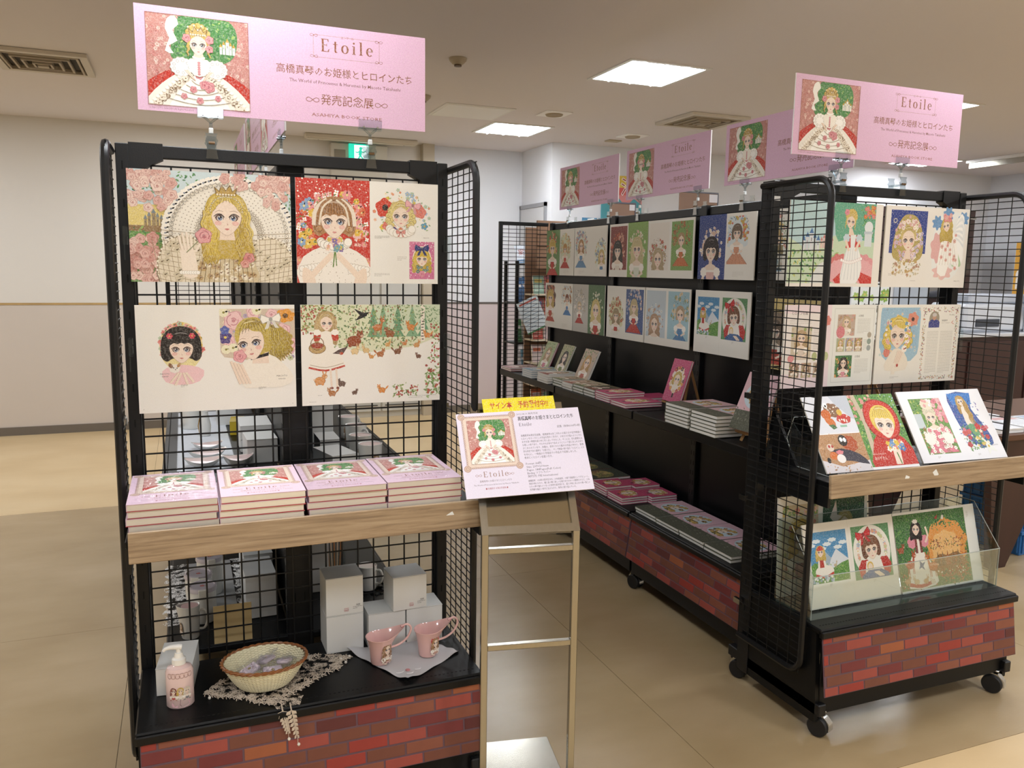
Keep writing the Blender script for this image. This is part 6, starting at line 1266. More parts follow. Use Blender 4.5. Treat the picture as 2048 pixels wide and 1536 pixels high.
carton(-.052, 2.350, DZ, .092, .165, .077, -.12, 'long low white box behind the pump dispenser', stamp=False)
# pump dispenser
t = thing('pump_dispenser', 'clear pink soap pump bottle with little picture, left front of left rack base', 'bottle', (-.047, 2.21, DZ))
fr = lambda k: [(0, 0)]
MB().lathe([(0, 0), (.031, 0), (.0345, .004), (.0345, .098), (.030, .108), (.017, .114), (.015, .118)], 32, sx=1, sy=.8).build('bottle', mat('bottle_pink', '#e8cdcb', .12, coat=.4), t, True)
MB().lathe([(0, .116), (.0175, .116), (.0175, .130), (.012, .134), (.010, .146), (0, .146)], 24).build('collar', mat('pump_white', '#efeeea', .3), t, True)
MB().lathe([(0, .144), (.006, .144), (.006, .158), (0, .158)], 14).tube([(.008, 0, .160), (0, 0, .162), (-.02, 0, .163), (-.033, 0, .160), (-.037, 0, .155)], [.008, .008, .006, .0045, .004], 10).build('pump_head', mat('pump_white'), t, True)
def wrap_print(A, r, sy, a0, aw, z0, k=.01):
    me = A.mesh('label_print'); W_ = A.w*k
    for v in me.vertices:
        a = a0+(v.co.x/W_-.5)*aw; rr = r-.0+(-v.co.y); v.co = (rr*math.sin(a), -rr*sy*math.cos(a), v.co.z+z0)
    return me
def curved(W_, H_, bg, seed, n=14):
    A = Art(W_, H_, None, seed); z = A.z
    if bg:
        for i in range(n): A.P([(W_*i/n, 0), (W_*(i+1)/n, 0), (W_*(i+1)/n, H_), (W_*i/n, H_)], bg, 0)
    A.z = 1; return A
A = curved(7, 10, None, 81); [A.ring(.7+1.15*i, 9.2, .75, .16, '#b08a84', 14) for i in range(6)]; [A.ell(.7+1.15*i, 9.5, .7, .5, '#e8cdcb', 12) for i in range(6)]
A.P(sm([(1, 1), (2.4, 3.4), (4.8, 3.4), (6.2, 1), (3.6, .4)], 3), '#e6b8c4'); A.line([(3.6, 2.8), (3.4, 1.2), (3.8, .8)], .12, '#9a6a74')
for x, h_, d_ in ((1.7, '#8a3a34', '#c83a3c'), (3.6, '#e0c058', '#f3ece0'), (5.4, '#efe6da', '#8a8a8e')): A.girl(x, 5.0, .62, h_, None, 'wave', 'full', d_, h=3.0, wd=2.0)
link('label_print', wrap_print(A, .0347, .8, 0, 1.9, 0), t)
# lace doily with pearl drops
def outline(cx, cy, rx, ry, n, amp, k, z, seed=1):
    R = random.Random(seed); return [(cx+rx*(1+amp*math.sin(k*t_)+R.uniform(-amp, amp)*.5)*math.cos(t_), cy+ry*(1+amp*math.sin(k*t_)+R.uniform(-amp, amp)*.5)*math.sin(t_)) for t_ in [2*PI*i/n for i in range(n)]]
LACE = lace_mat('cream_lace', '#c5b8a8', 210, 1.1); LACEW = lace_mat('white_lace', '#f2f3f4', 170, 1.3); SHEER = clear('sheer_net', '#cfc8c2', .10, .5)
t = thing('lace_doily', 'cream lace doily with pearl drops under the wicker basket, one tip over the edge', 'doily', (.19, 2.24, DZ))
base = [(-.175, 0), (-.14, .05), (-.08, .085), (-.02, .12), (.06, .135), (.14, .13), (.235, .085), (.205, .055), (.19, .02), (.12, -.02), (.09, -.055), (.045, -.085), (.0, -.118), (-.045, -.1), (-.10, -.055), (-.15, -.03)]
o_ = sm(base, 10); R = random.Random(9); o_ = [(x+.007*math.sin(i*1.9)+R.uniform(-.003, .003), y+.007*math.cos(i*1.7)+R.uniform(-.003, .003)) for i, (x, y) in enumerate(o_)]
m = MB(); n = len(o_)
for ri in range(9):
    f_ = 1-.1*ri; m.v += [(x*f_, y*f_, .0012+.0016*(1+math.sin(i*.9+ri))*(1 if ri < 5 else .2)) for i, (x, y) in enumerate(o_)]
for ri in range(8):
    for i in range(n): m.f.append((ri*n+i, ri*n+(i+1) % n, (ri+1)*n+(i+1) % n, (ri+1)*n+i))
m.f.append(tuple(8*n+i for i in range(n))); m.build('lace', LACE, t)
fl_ = MB()
for i, (x, y) in enumerate(o_[::2]):
    for q in range(5):
        a = 2*PI*q/5+i; fl_.tube([(x*.93, y*.93, .004), (x*.93+.008*math.cos(a), y*.93+.008*math.sin(a), .006), (x*.93+.012*math.cos(a+.4), y*.93+.012*math.sin(a+.4), .003)], .0011, 4)
fl_.build('embroidery', mat('lace_thread', '#cdc0b0', .8), t)['kind'] = 'stuff'
tip = MB()                                                      # the point that hangs over the front edge
for s_ in (0, 1):
    for k in range(7):
        for q in (-1, 1):
            x0, z0 = .012+.022*s_+.002*k, -.004-.0085*k*(1+.3*s_); y0 = -.152-.0012*k-.004*s_
            tip.add([(x0, y0, z0), (x0+q*.012*(1-k*.09), y0-.002, z0-.003), (x0+q*.014*(1-k*.09), y0-.002, z0-.011), (x0+q*.002, y0, z0-.012)], [(0, 1, 2, 3)])
    tip.tube([(.012+.022*s_, -.13, .003), (.012+.022*s_, -.15, -.002), (.024+.022*s_, -.16, -.06-.015*s_)], .002, 5)
o2_ = sm([(-.03, -.10), (.02, -.085), (.075, -.09), (.066, -.118), (.055, -.15), (.03, -.144), (.0, -.152), (-.008, -.13)], 3); MB().add([(x, y, .0032+.001*math.sin(i)) for i, (x, y) in enumerate(o2_)], [tuple(range(len(o2_)))]).build('lace_point', LACE, t); tip.build('leaf_tip', mat('lace_thread'), t)
for x, y, z in ((.026, -.163, -.080), (.050, -.167, -.098), (.232, .078, .004), (.215, .045, .004), (-.165, -.03, .004), (.205, .07, .004)):
    p = MB().lathe([(0, -.0045), (.003, -.0035), (.0045, 0), (.003, .0035), (0, .0045)], 12, (x, y, z)).build('pearl', mat('pearl', '#e6e1d8', .18, coat=.5), t, True)
for x, y, z0, z1 in ((.025, -.162, -.062, -.076), (.048, -.166, -.076, -.094)): MB().tube([(x, y, z0), (x, y, z1)], .0008, 4).build('thread', mat('lace_thread'), t)
# wicker basket
t = thing('wicker_basket', 'oval cream wicker basket with brown rim, holding wrapped soaps', 'basket', (.172, 2.238, DZ+.0045))
N = 120; m = MB(); rows = 26
def bowl(u): return (.062+.050*u**.8, .072*u**1.15)
for r_ in range(rows+1):
    u = r_/rows; rr, z = bowl(u)
    for j in range(N):
        a = 2*PI*j/N; wv = .0024*math.sin(a*N/4)*(1 if r_ % 2 else -1); rad = rr+wv
        m.v.append((rad*math.cos(a)*1.0, rad*math.sin(a)*.80, z))
for r_ in range(rows):
    for j in range(N): m.f.append((r_*N+j, r_*N+(j+1) % N, (r_+1)*N+(j+1) % N, (r_+1)*N+j))
k = len(m.v); m.v += [(x*.95, y*.95, z+.002) for x, y, z in m.v[:k]]
for r_ in range(rows):
    for j in range(N): m.f.append((k+r_*N+j, k+(r_+1)*N+j, k+(r_+1)*N+(j+1) % N, k+r_*N+(j+1) % N))
m.f.append(tuple(k+j for j in range(N))); m.f.append(tuple(reversed(range(N))))
m.build('woven_body', mat('wicker_cream', '#e3dcbc', .55, noise=(60, .08)), t, True)
rb = MB()
for j in range(30):
    a = 2*PI*j/30; rb.tube([(bowl(u)[0]*math.cos(a)*.96, bowl(u)[0]*math.sin(a)*.80*.96, bowl(u)[1]+.001) for u in (.15, .4, .7, 1)], .0016, 5)
rb.build('rib', mat('wicker_cream'), t)['kind'] = 'stuff'
for ph in (0, PI):
    MB().tube([((.1135+.0022*math.cos(9*a*2+ph))*math.cos(a), (.1135+.0022*math.cos(9*a*2+ph))*.80*math.sin(a), .073+.0026*math.sin(9*a*2+ph)) for a in [2*PI*i/200 for i in range(200)]], .0032, 6, closed=True).build('rim_strand', mat('rim_brown', '#8d5a33', .4), t, True)
def packet(x, y, z, rx, ry, rz, label, s=1):
    t = thing('wrapped_soap', label, 'soap', (x, y, z), (rx, ry, rz), 'wrapped soaps in the wicker basket')
    b = MB().bbox(-.026, .026, -.017, .017, 0, .012, .004).build('soap_bar', mat('soap_lilac', '#eddde5', .35), t, True)
    A = Art(4.4, 2.6, None, 3); R = random.Random(int(x*9999)); [A.ell(R.uniform(.3, 4.1), R.uniform(.3, 2.3), .16, .14, ('#c98aa0', '#b07a9a', '#9a8a6a')[i % 3], 7) for i in range(8)]; A.ell(2.2, 1.3, .5, .42, '#c9b070', 12)
    link('print', A.mesh('print'), t, (-.022, -.013, .0122), (-PI/2, 0, 0))
    w = MB(); R = random.Random(int(y*7777)); n1, n2 = 12, 9; z0 = len(w.v)
    for i in range(n1+1):
        for j in range(n2+1):
            u, v = i/n1-.5, j/n2-.5; w.v.append((u*.078, v*.058, .013-.020*max(0, abs(u)-.3)-.02*max(0, abs(v)-.3)+R.uniform(-.003, .005)))
    for i in range(n1):
        for j in range(n2): w.f.append((i*(n2+1)+j, (i+1)*(n2+1)+j, (i+1)*(n2+1)+j+1, i*(n2+1)+j+1))
    for k in range(9):                                             # gathered frill of the wrapping
        a = -.9+.22*k; w.add([(.03, .0, .01), (.036+.014*math.cos(a), .02*math.sin(a), .012+R.uniform(0, .012)), (.036+.014*math.cos(a+.25), .02*math.sin(a+.25), .014+R.uniform(0, .014))], [(0, 1, 2)])
    w.build('film_wrap', WRAP, t)
packet(.132, 2.225, DZ+.052, .15, -.28, .5, 'leftmost wrapped soap in the wicker basket'); packet(.190, 2.206, DZ+.048, .35, .05, .05, 'front wrapped soap in the wicker basket'); packet(.178, 2.262, DZ+.056, -.2, .1, .9, 'rear wrapped soap in the wicker basket'); packet(.226, 2.240, DZ+.054, -.1, .35, 1.2, 'right wrapped soap with film standing up in the wicker basket')
# handkerchief and two pink cups
t = thing('handkerchief', 'white embroidered handkerchief laid cornerwise under the two pink cups', 'cloth', (.565, 2.245, DZ))
m = MB(); n = 26; c_ = [(-.145, .118), (-.018, -.138), (.178, -.005), (.100, .105)]
for i in range(n+1):
    for j in range(n+1):
        u, v = i/n, j/n; x = (1-u)*(1-v)*c_[0][0]+u*(1-v)*c_[1][0]+u*v*c_[2][0]+(1-u)*v*c_[3][0]; y = (1-u)*(1-v)*c_[0][1]+u*(1-v)*c_[1][1]+u*v*c_[2][1]+(1-u)*v*c_[3][1]
        e = max(0, abs(u-.5)*2-.55)+max(0, abs(v-.5)*2-.55); m.v.append((x, y, .0012+.012*e*e*(1+math.sin(u*21+v*4)*.7+math.sin(v*17)*.5)))
for i in range(n):
    for j in range(n): m.f.append((i*(n+1)+j, (i+1)*(n+1)+j, (i+1)*(n+1)+j+1, i*(n+1)+j+1))
m.build('cloth', mat('lawn_white', '#c9c8cb', .8), t, True)
m = MB()
for a_, b_, r_ in ((-.026, -.072, .012), (.0, -.085, .011), (.028, -.070, .010)): m.tube([(a_+r_*math.cos(q), b_+r_*.6*math.sin(q), .0045) for q in [-2.6+.25*i for i in range(10)]], .0014, 5)
m.build('embroidery', mat('silk_white', '#e6e4e6', .5), t); MB().lathe([(0, .005), (.006, .004), (.0075, .0022)], 9, (.0, -.066, .0)).build('stitched_rose', mat('silk_pink', '#c98a8c', .6), t)
CUP = mat('cup_pink', '#e8bdb9', .12, coat=.7)
def pinkcup(x, y, rz, label, kind):
    t = thing('pink_cup', label, 'cup', (x, y, DZ+.0045), (0, 0, rz), 'pink cups on the handkerchief')
    def rim(px, py, z, a, i):
        k = max(0, z-.045)/.035; e = max(0, math.cos(a))**3
        return (px+.036*e*k*k, py*(1-.25*e*k), z+.018*e*k*k)
    prof = [(0, .004), (.024, .004), (.026, .0), (.0275, .004), (.029, .02), (.0315, .04), (.0345, .058), (.0385, .072), (.042, .080), (.0415, .0812), (.038, .074), (.0335, .058), (.030, .04), (.027, .02), (.022, .008), (0, .007)]
    MB().lathe(prof, 48, fn=rim).build('bowl', CUP, t, True)
    MB().tube(sm([(.066, 0), (.088, .002), (.098, -.012), (.088, -.040), (.062, -.058), (.032, -.061)], 5, False) and [(p[0], 0, .098+p[1]) for p in sm([(.066, -.002), (.086, .002), (.098, -.014), (.086, -.040), (.060, -.056), (.031, -.060)], 5, False)], .0034, 10).build('handle', CUP, t, True)
    A = curved(4.2, 5.0, None, 84)
    if kind: A.P(sm([(2.1, 1.6), (.5, 3.2), (.6, 4.4), (1.5, 4.7), (2.1, 4.1), (2.8, 4.8), (3.8, 4.3), (3.7, 3.1)], 3), '#c8323a'); A.girl(2.1, 2.9, .98, '#b98a5c', None, 'wave', 'part', '#d8a89a', h=2.0, wd=1.6)
    else: A.girl(2.1, 3.2, 1.15, '#a5794e', None, 'long', 'part', '#e6c3bb', h=2.4, wd=1.8); dots(A, (.3, .3, 3.9, 2), 10, .1, .2, ('#c06a78', '#f0e0d8'))
    link('picture', wrap_print(A, .0355, 1, .35, 1.1, .018), t)
pinkcup(.500, 2.252, .12, 'pink cup with loop handle and long-haired girl picture, left of the two', 0); pinkcup(.646, 2.252, .10, 'pink cup with loop handle and red heart picture, right of the two', 1)

# ---------------------------------------------------------------- porcelain and boxes on the shelving behind the left rack
PORC = mat('porcelain', '#dcdcd8', .16, coat=.5); PORP = mat('porcelain_pink', '#d9b9b8', .18, coat=.5)
def mug(x, y, z, rz, label, r=.037, h=.09, group='white mugs on the left shelving', pic=True, spout=False):
    t = thing('white_mug', label, 'mug', (x, y, z), (0, 0, rz), group)
    fn = (lambda px, py, zz, a, i: (px-.012*max(0, math.cos(a-PI))**4*(zz/h)**3*1.0, py, zz)) if spout else None
    MB().lathe([(0, .003), (r*.8, .003), (r*.84, 0), (r*.9, .004), (r*.93, h*.3), (r, h-.001), (r-.001, h), (r-.004, h-.002), (r*.88, h*.3), (r*.8, .007), (0, .007)], 32, fn=fn).build('body', PORC, t, True)
    MB().lathe([(r-.0045, h-.003), (r*.88-.0005, h*.3), (r*.8-.0005, .0075), (0, .0075)], 32).build('pink_inside', PORP, t, True)
    MB().tube([(r*.93+p[0], 0, p[1]) for p in sm([(-.002, h*.8), (.018, h*.82), (.026, h*.55), (.016, h*.28), (-.003, h*.25)], 4, False)], .0042, 8).build('handle', PORC, t, True)
    if pic:
        A = curved(4, 5, None, int(x*1000)); A.girl(2, 3, .75, '#b08a5c', None, 'wave', 'part', '#b87a70', h=2.4, wd=1.8); link('picture', wrap_print(A, r+.0006, 1, -.9, 1.0, h*.12, .01), t)
def canister(x, y, z, rz, label, r=.043, h=.105):
    t = thing('lidded_canister', label, 'canister', (x, y, z), (0, 0, rz), 'lidded canisters on the left shelving')
    MB().lathe([(0, 0), (r*.9, 0), (r*.95, .004), (r, h*.5), (r, h), (0, h)], 36).build('pot', PORC, t, True)
    MB().lathe([(0, h), (r*1.06, h), (r*1.08, h+.005), (r*1.04, h+.014), (r*.9, h+.015), (r*.86, h+.012), (0, h+.011)], 36).build('lid', mat('lid_grey', '#c3bcc4', .2, coat=.4), t, True)
    A = Art(6, 6, None, 5); A.rose(3, 3, .7, '#b0504c'); A.leaf(3.4, 2.6, .9, -.5, '#5f7a44'); [A.ell(*p, .18, .18, '#9a7a9a', 7) for p in ((1.2, 2), (4.6, 4.2), (1.8, 4.4))]; link('print', A.mesh('print'), t, (-.03, -.03, h+.0112), (-PI/2, 0, 0))
    for a in (-.5, 2.6):
        c = MB().bbox(-.013, .013, -.008, .002, -.026, .006, .002).build('latch', mat('latch_white', '#d5d3cb', .3), t, loc=((r+.006)*math.sin(a), -(r+.006)*math.cos(a), h+.01), rot=(0, 0, a))
DB, SB = .3905, .8858
t = thing('lace_runner', 'white crochet lace runner under the canisters on the low left shelving', 'runner', (.055, 3.02, DB))
m = MB(); n = 60
ol = [(-.145-.014*abs(math.sin(i*.42))*(1), -.29+.58*i/n) for i in range(n+1)]; orr = [(.135+.012*abs(math.sin(i*.42)), -.29+.58*i/n) for i in range(n+1)]
for a, b in zip(ol, orr): m.v += [(a[0], a[1], .0012), (a[0]+.07, a[1], .0012), (b[0]-.06, b[1], .0012), (b[0], b[1], .0012)]
for i in range(n): m.f += [(4*i+j, 4*i+j+1, 4*i+j+5, 4*i+j+4) for j in (0, 2)]
m.build('crochet', LACEW, t); MB().box(-.078, .078, -.285, .285, .0004, .001).build('linen', mat('linen_grey', '#a9abad', .85), t)
canister(.022, 2.745, DB+.002, .5, 'nearest lidded canister on the lace runner'); canister(.012, 2.865, DB+.002, .3, 'middle lidded canister on the lace runner, floral lid'); canister(.052, 2.985, DB+.002, .6, 'farthest lidded canister on the lace runner', .044, .12)
mug(-.018, 2.630, DB, -.25, 'plain white beaker mug nearest on the low left shelving', .030, .105, spout=True, pic=True)
for i in range(3): carton(.200+.008*i, 2.785+.19*i, DB+.001, .098, .17, .150+.004*i, .03, '%s tall white box along the low left shelving' % ('nearest', 'middle', 'farthest')[i], 'tall white boxes on the low left shelving', stamp=False)
MB_ = thing('beige_card', 'plain beige cardboard square standing behind the left rack base', 'card', (.049, 2.538, DB), (math.radians(-4), 0, 0)); MB().bbox(0, .112, 0, .003, 0, .122, .0006).build('cardboard', mat('kraft_beige', '#c0a878', .8, noise=(5, .06)), MB_)
# upper left shelf
t = thing('paper_runner', 'white saw-edged paper runner under plates on the left shelving', 'runner', (.05, 3.36, SB)); m = MB(); n = 110
for i in range(n+1): y = -.57+1.14*i/n; q = .004*(i % 2); m.v += [(-.088-q, y, .0006), (.093+q, y, .0006)]
for i in range(n): m.f.append((2*i, 2*i+1, 2*i+3, 2*i+2))
m.build('paper', mat('paper_lace', '#d5dae2', .8, noise=(90, .12)), t)
def dish(x, y, z, rz, label, rx=.062, ry=.045, h=.026, col=PORP):
    t = thing('porcelain_dish', label, 'dish', (x, y, z), (0, 0, rz), 'porcelain dishes on the paper runner')
    wob = lambda px, py, zz, a, i: (px*(1+.05*math.sin(3*a)), py*(1+.05*math.sin(3*a)), zz+.006*math.cos(2*a)*(zz/h))
    MB().lathe([(0, 0), (.5, 0), (.78, h*.4), (.97, h*.9), (1, h), (.985, h), (.75, h*.48), (.5, h*.18), (0, h*.15)], 36, fn=lambda px, py, zz, a, i: wob(px*rx, py*ry, zz, a, i)).build('bowl', PORC, t, True)
    MB().lathe([(.93, h*.88), (.72, h*.46), (.45, h*.2), (0, h*.18)], 30, fn=lambda px, py, zz, a, i: wob(px*rx, py*ry, zz+.0006, a, i)).build('glaze_inside', col, t, True)
dish(.042, 2.835, SB+.002, 0, 'nearest oval dish on the paper runner, left'); dish(.058, 2.955, SB+.002, .2, 'second oval dish on the paper runner', .066, .045); dish(.062, 3.115, SB+.002, .1, 'small far dish on the paper runner', .055, .04, .02)
dish(.150, 2.800, SB+.002, 0, 'round dish with painted flowers right of the nearest oval dish', .05, .045, .035)
canister(.014, 3.545, SB+.002, 2.2, 'lidded canister at the far end of the paper runner', .042, .085)
for i, (x, y) in enumerate(((.060, 3.36), (.045, 3.53), )):
    t = thing('bud_vase', ('near', 'far')[i]+' slim white vase on the paper runner', 'vase', (x, y, SB+.002)); MB().lathe([(0, 0), (.018, 0), (.02, .004), (.023, .04), (.016, .075), (.0125, .088), (.014, .096), (.012, .096), (.011, .088), (.012, .07), (0, .06)], 28, sx=1, sy=.75).build('body', PORC, t, True)
    MB().tube([(-.02, 0, .012), (-.024, 0, .04), (-.018, 0, .07)], .0022, 6).build('gilt_edge', mat('gilt', '#b08a3c', .3, .8), t, True)
carton(.182, 3.40, SB, .05, .12, .055, -.1, 'small mustard yellow box on the left shelving', col=mat('mustard', '#b8a024', .5), stamp=False, name='yellow_box')
carton(.150, 3.62, SB, .075, .1, .13, 0, 'upright grey-white box beyond the yellow box', 'white boxes on the upper left shelf', stamp=False)
carton(.228, 2.90, SB, .10, .16, .085, .03, 'near white box on the upper left shelf, left of the centre upright', 'white boxes on the upper left shelf', stamp=False)
carton(.226, 3.12, SB, .11, .20, .045, .0, 'low white box on the upper left shelf, bottom of a pair', 'white boxes on the upper left shelf', stamp=False); carton(.226, 3.12, SB+.0455, .11, .2, .05, 0, 'stamped white box on the upper left shelf, top of a pair', 'white boxes on the upper left shelf')
# upper right shelf
for i, (x, y) in enumerate(((.560, 2.645), (.558, 2.80), (.580, 2.99), (.585, 3.17))): mug(x, y, SB, (1.2, .8, -1.0, .6)[i], '%s pink-lined white mug on the right side of the left shelving' % ('nearest', 'second', 'third', 'farthest')[i], .040, .085)
carton(.448, 2.665, SB, .09, .16, .065, .25, 'low white box right of the centre upright on the left shelving', 'white boxes right of the centre upright', stamp=False); carton(.452, 2.86, SB, .07, .14, .075, 0, 'white box behind the low white box, right of the centre upright', 'white boxes right of the centre upright', stamp=False); carton(.452, 3.02, SB, .075, .14, .17, 0, 'tall white box right of the centre upright on the left shelving', 'white boxes right of the centre upright', stamp=False)
# lower right deck
mug(.582, 2.825, DB+.003, -.6, 'white flower-printed mug on a paper doily, low right shelving', .036, .088)
t = thing('paper_doily', 'round white paper doily under the low right mug', 'doily', (.585, 2.82, DB)); MB().lathe([(0, .0012), (.075, .0012)], 48, fn=lambda x, y, z, a, i: (x*(1+.06*math.sin(12*a)), y*(1+.06*math.sin(12*a)), z)).build('paper', LACEW, t)
carton(.405, 2.93, DB, .09, .15, .20, 0, 'tall pale box on the low deck right of the centre upright', stamp=False)
t = thing('pencil_cup', 'clear cup of wooden pencils on the low deck right of the centre upright', 'pencil cup', (.50, 3.02, DB)); MB().bbox(-.035, .035, -.03, .03, 0, .09, .002).build('cup', ACRYL, t)
for i in range(5): MB().tube([(-.02+.009*i, 0, .004), (-.03+.014*i, .005, .16)], .0032, 6).build('pencil', mat('pencil_%d' % (i % 2), ('#a8744c', '#c8b09a')[i % 2], .5), t)
# ---------------------------------------------------------------- books on the long shelving
SHG, DKG = .8888, .3908
def mini(w, h, bg, seed, hair='#e0c060', kind='oval', c2='#d8a0a8'):
    A = Art(w, h, bg, seed); A.clip = (0, 0, w, h)
    if kind == 'oval': A.ell(w/2, h*.52, w*.36, h*.30, '#f3e8dc', 24); flowers(A, lambda R: (lambda a: (w/2+w*.34*math.cos(a), h*.52+h*.28*math.sin(a)))(R.uniform(0, 6.3)), 22, w*.05, w*.08, ('#c8404c', '#f0d8c0', '#6a4a5a', '#e8a060')); A.hair_back(w/2, h*.54, w*.15, hair, '#5a4020', 'curls'); A.face(w/2, h*.54, w*.15); A.hair_front(w/2, h*.55, w*.155, hair, '#5a4020', 'part'); A.rect(w*.46, h*.1, w*.54, h*.2, '#2a2224')
    elif kind == 'ovalblue':
        A.rect(0, 0, w, h*.34, '#55584a'); leaves(A, (0, h*.1, w, h*.38), 40, w*.05, w*.09, ('#6d7060', '#484a40', '#7f8272')); A.ell(w*.5, h*.62, w*.38, h*.24, '#c9dbe6', 28); flowers(A, (w*.25, h*.45, w*.75, h*.8), 26, w*.05, w*.1, ('#b89048', '#d8b870', '#a86a4a', '#7a6a34')); A.face(w*.5, h*.62, w*.1)
    elif kind == 'dark': A.rect(0, 0, w, h, '#3f4436'); A.ell(w*.5, h*.5, w*.42, h*.24, '#8a7a44', 24); flowers(A, (w*.15, h*.3, w*.85, h*.7), 34, w*.05, w*.09, ('#a89a54', '#6a7a3c', '#c8b070', '#7a4a34')); A.rect(0, 0, w, h*.08, '#6a2428')
    else: A.girl(w*.5, h*.62, w*.17, hair, None, 'wave', 'part', c2, h=4.0); leaves(A, (0, h*.7, w, h), 40, w*.05, w*.1)
    A.clip = None; return A.mesh('cover_print')
def mk(w, d, th, cover): return book_meshes(w, d, th, cover, PAGESW, None), (w, d, th)
CV = {k: mat('cover_'+k, c, .35) for k, c in dict(rose='#c84a78', green='#5a6a4a', pale='#d9b3bd', slate='#5c6052', white='#e6e2dc', red='#b03a3c', blue='#a9bccb', wine='#7a2a34').items()}
def stack(x, y, z, n, spec, rz, nm, group, pr=None, cat='book', jit=.003, film=False):
    (ms, (w, d, th)) = spec; R = random.Random(int(abs(x*913+y*377)*10))
    for k in range(n):
        which = 'only' if n == 1 else (['bottom'] + [('second-lowest', 'third-lowest', 'fourth-lowest', 'fifth-lowest')[i] for i in range(n-2)] + ['top'])[k]
        t = thing('book', '%s book of %s' % (which, nm) if n > 1 else nm, cat, (x+R.uniform(-jit, jit), y+R.uniform(-jit, jit), z+k*(th+.0006)), (0, 0, rz+R.uniform(-.01, .01)), group)
        link('cover', ms[0], t); link('pages', ms[1], t)
        if k == n-1 and pr is not None: link('cover_print', pr, t, (0, 0, th), (-PI/2, 0, 0))
# local x of a book = width, local y = height; with rz = -90 deg the book foot faces the aisle on the left
Q = -PI/2
PB = mk(.148, .21, .011, CV['rose']); PBp = mini(14.8, 21, '#cf4f80', 91)
T6 = mk(.18, .25, .0145, CV['slate']); T6p = mini(18, 25, '#dcb9c2', 92, kind='ovalblue'); T6b = mk(.182, .257, .0125, CV['pale'])
GR = mk(.12, .17, .014, CV['green']); GRp = mini(12, 17, '#c9bca4', 93, '#8a6a44', 'girl', '#7a8a5a'); WH = mk(.15, .21, .013, CV['white']); WHp = mini(15, 21, '#dfe2e2', 94, '#c09060', 'girl', '#a8504c'); BL = mk(.15, .21, .012, CV['blue']); BLp = mini(15, 21, '#b8ccd8', 95, '#d8b870', 'girl', '#8fb0c8')
DKB = mk(.182, .257, .014, CV['wine']); DKp = mini(18.2, 25.7, '#3f4436', 96, kind='dark')
GS = 'books lying on the long middle shelf'; GD = 'books lying on the low deck of the long shelving'
def lay(xf, yfar, z, n, spec, nm, group, pr=None, rz=Q): stack(xf, yfar, z, n, spec, rz, nm, group, pr)
lay(1.978, 5.085, SHG, 2, (mk(.15, .21, .011, CV['red'])), 'the pink-red stack at the far end, middle shelf', GS, mini(15, 21, '#e3c0c4', 97, '#8a5a40', 'girl'))
lay(1.972, 4.72, SHG, 4, BL, 'the pale blue stack left of the first standing book', GS, BLp)
lay(1.968, 4.475, SHG, 4, WH, 'the white stack in front of the standing books', GS, WHp)
lay(1.985, 4.29, SHG, 3, GR, 'the first low white-edged stack past the standing books', GS, GRp)
lay(1.980, 4.155, SHG, 3, (mk(.125, .175, .013, CV['white'])), 'the second low white-edged stack past the standing books', GS, mini(12.5, 17.5, '#c9b8a4', 98, '#a5744c', 'girl', '#b86a5a'))
lay(1.980, 4.015, SHG, 3, GR, 'the greenish stack before the pink books', GS, GRp); lay(1.980, 3.885, SHG, 3, (mk(.12, .17, .014, CV['slate'])), 'the dark-covered stack next to the pink books', GS, mini(12, 17, '#6a5a44', 99, '#3a2a20', 'girl', '#8a4a34'))
lay(1.980, 3.745, SHG, 4, PB, 'the tall pink stack, farther one', GS, PBp); lay(1.975, 3.575, SHG, 2, PB, 'the low pink stack, nearer one', GS, PBp); lay(2.13, 3.70, SHG, 2, PB, 'the pink stack tucked behind the other pink books', GS, None)
lay(1.972, 3.065, SHG, 6, T6, 'the tall white-edged stack, farther of the two', GS, T6p); lay(1.968, 2.862, SHG, 6, T6, 'the tall white-edged stack, nearer of the two', GS, T6p)
# standing books, each on a little clear stand
def standing(spec, pr, x, y, rz, tilt, label, z=SHG+.004):
    (ms, (w, d, th)) = spec; t = thing('book', label, 'book', (x, y, z), (0, 0, 0), 'books standing face out on the middle shelf')
    # book plane upright: local y(height) -> up, thickness -> back
    t.rotation_euler = (Matrix.Rotation(rz, 3, 'Z') @ Matrix.Rotation(PI/2-tilt, 3, 'X')).to_euler(); link('cover', ms[0], t); link('pages', ms[1], t); link('cover_print', pr, t, (0, 0, th), (-PI/2, 0, 0))
def clearstand(x, y, rz, label, z=SHG):
    t = thing('clear_book_stand', label, 'stand', (x, y, z), (0, 0, rz), 'clear stands behind the standing books'); m = MB()
    m.xf(Matrix.Identity(4)); m.prism([(-.045, 0), (-.045, .016), (-.041, .016), (-.041, .004), (0, .004), (.058, .16), (.062, .158), (.004, 0)], -.04, .04, 'x'); m.build('bent_sheet', ACRYL, t)
for i, (y, spec, pr, nm) in enumerate(((4.86, mk(.155, .215, .012, CV['rose']), mini(15.5, 21.5, '#b9c49a', 101, '#c9a87a', 'girl', '#e089a0'), 'first standing book from the far end, pink with green'), (4.61, mk(.15, .215, .012, CV['green']), mini(15, 21.5, '#b8b490', 102, '#2c2420', 'girl', '#7a8a4a'), 'second standing book, dark-haired girl on green'), (4.31, mk(.165, .215, .014, CV['white']), mini(16.5, 21.5, '#cdb8a4', 103, '#d8a860', 'girl', '#c8604c'), 'third standing book, blond girls in red'))):
    standing(spec, pr, 2.135, y, Q, math.radians(24), nm); clearstand(2.174, y-.08, Q, '%s clear stand behind a face-out book' % ('first', 'second', 'third')[i])
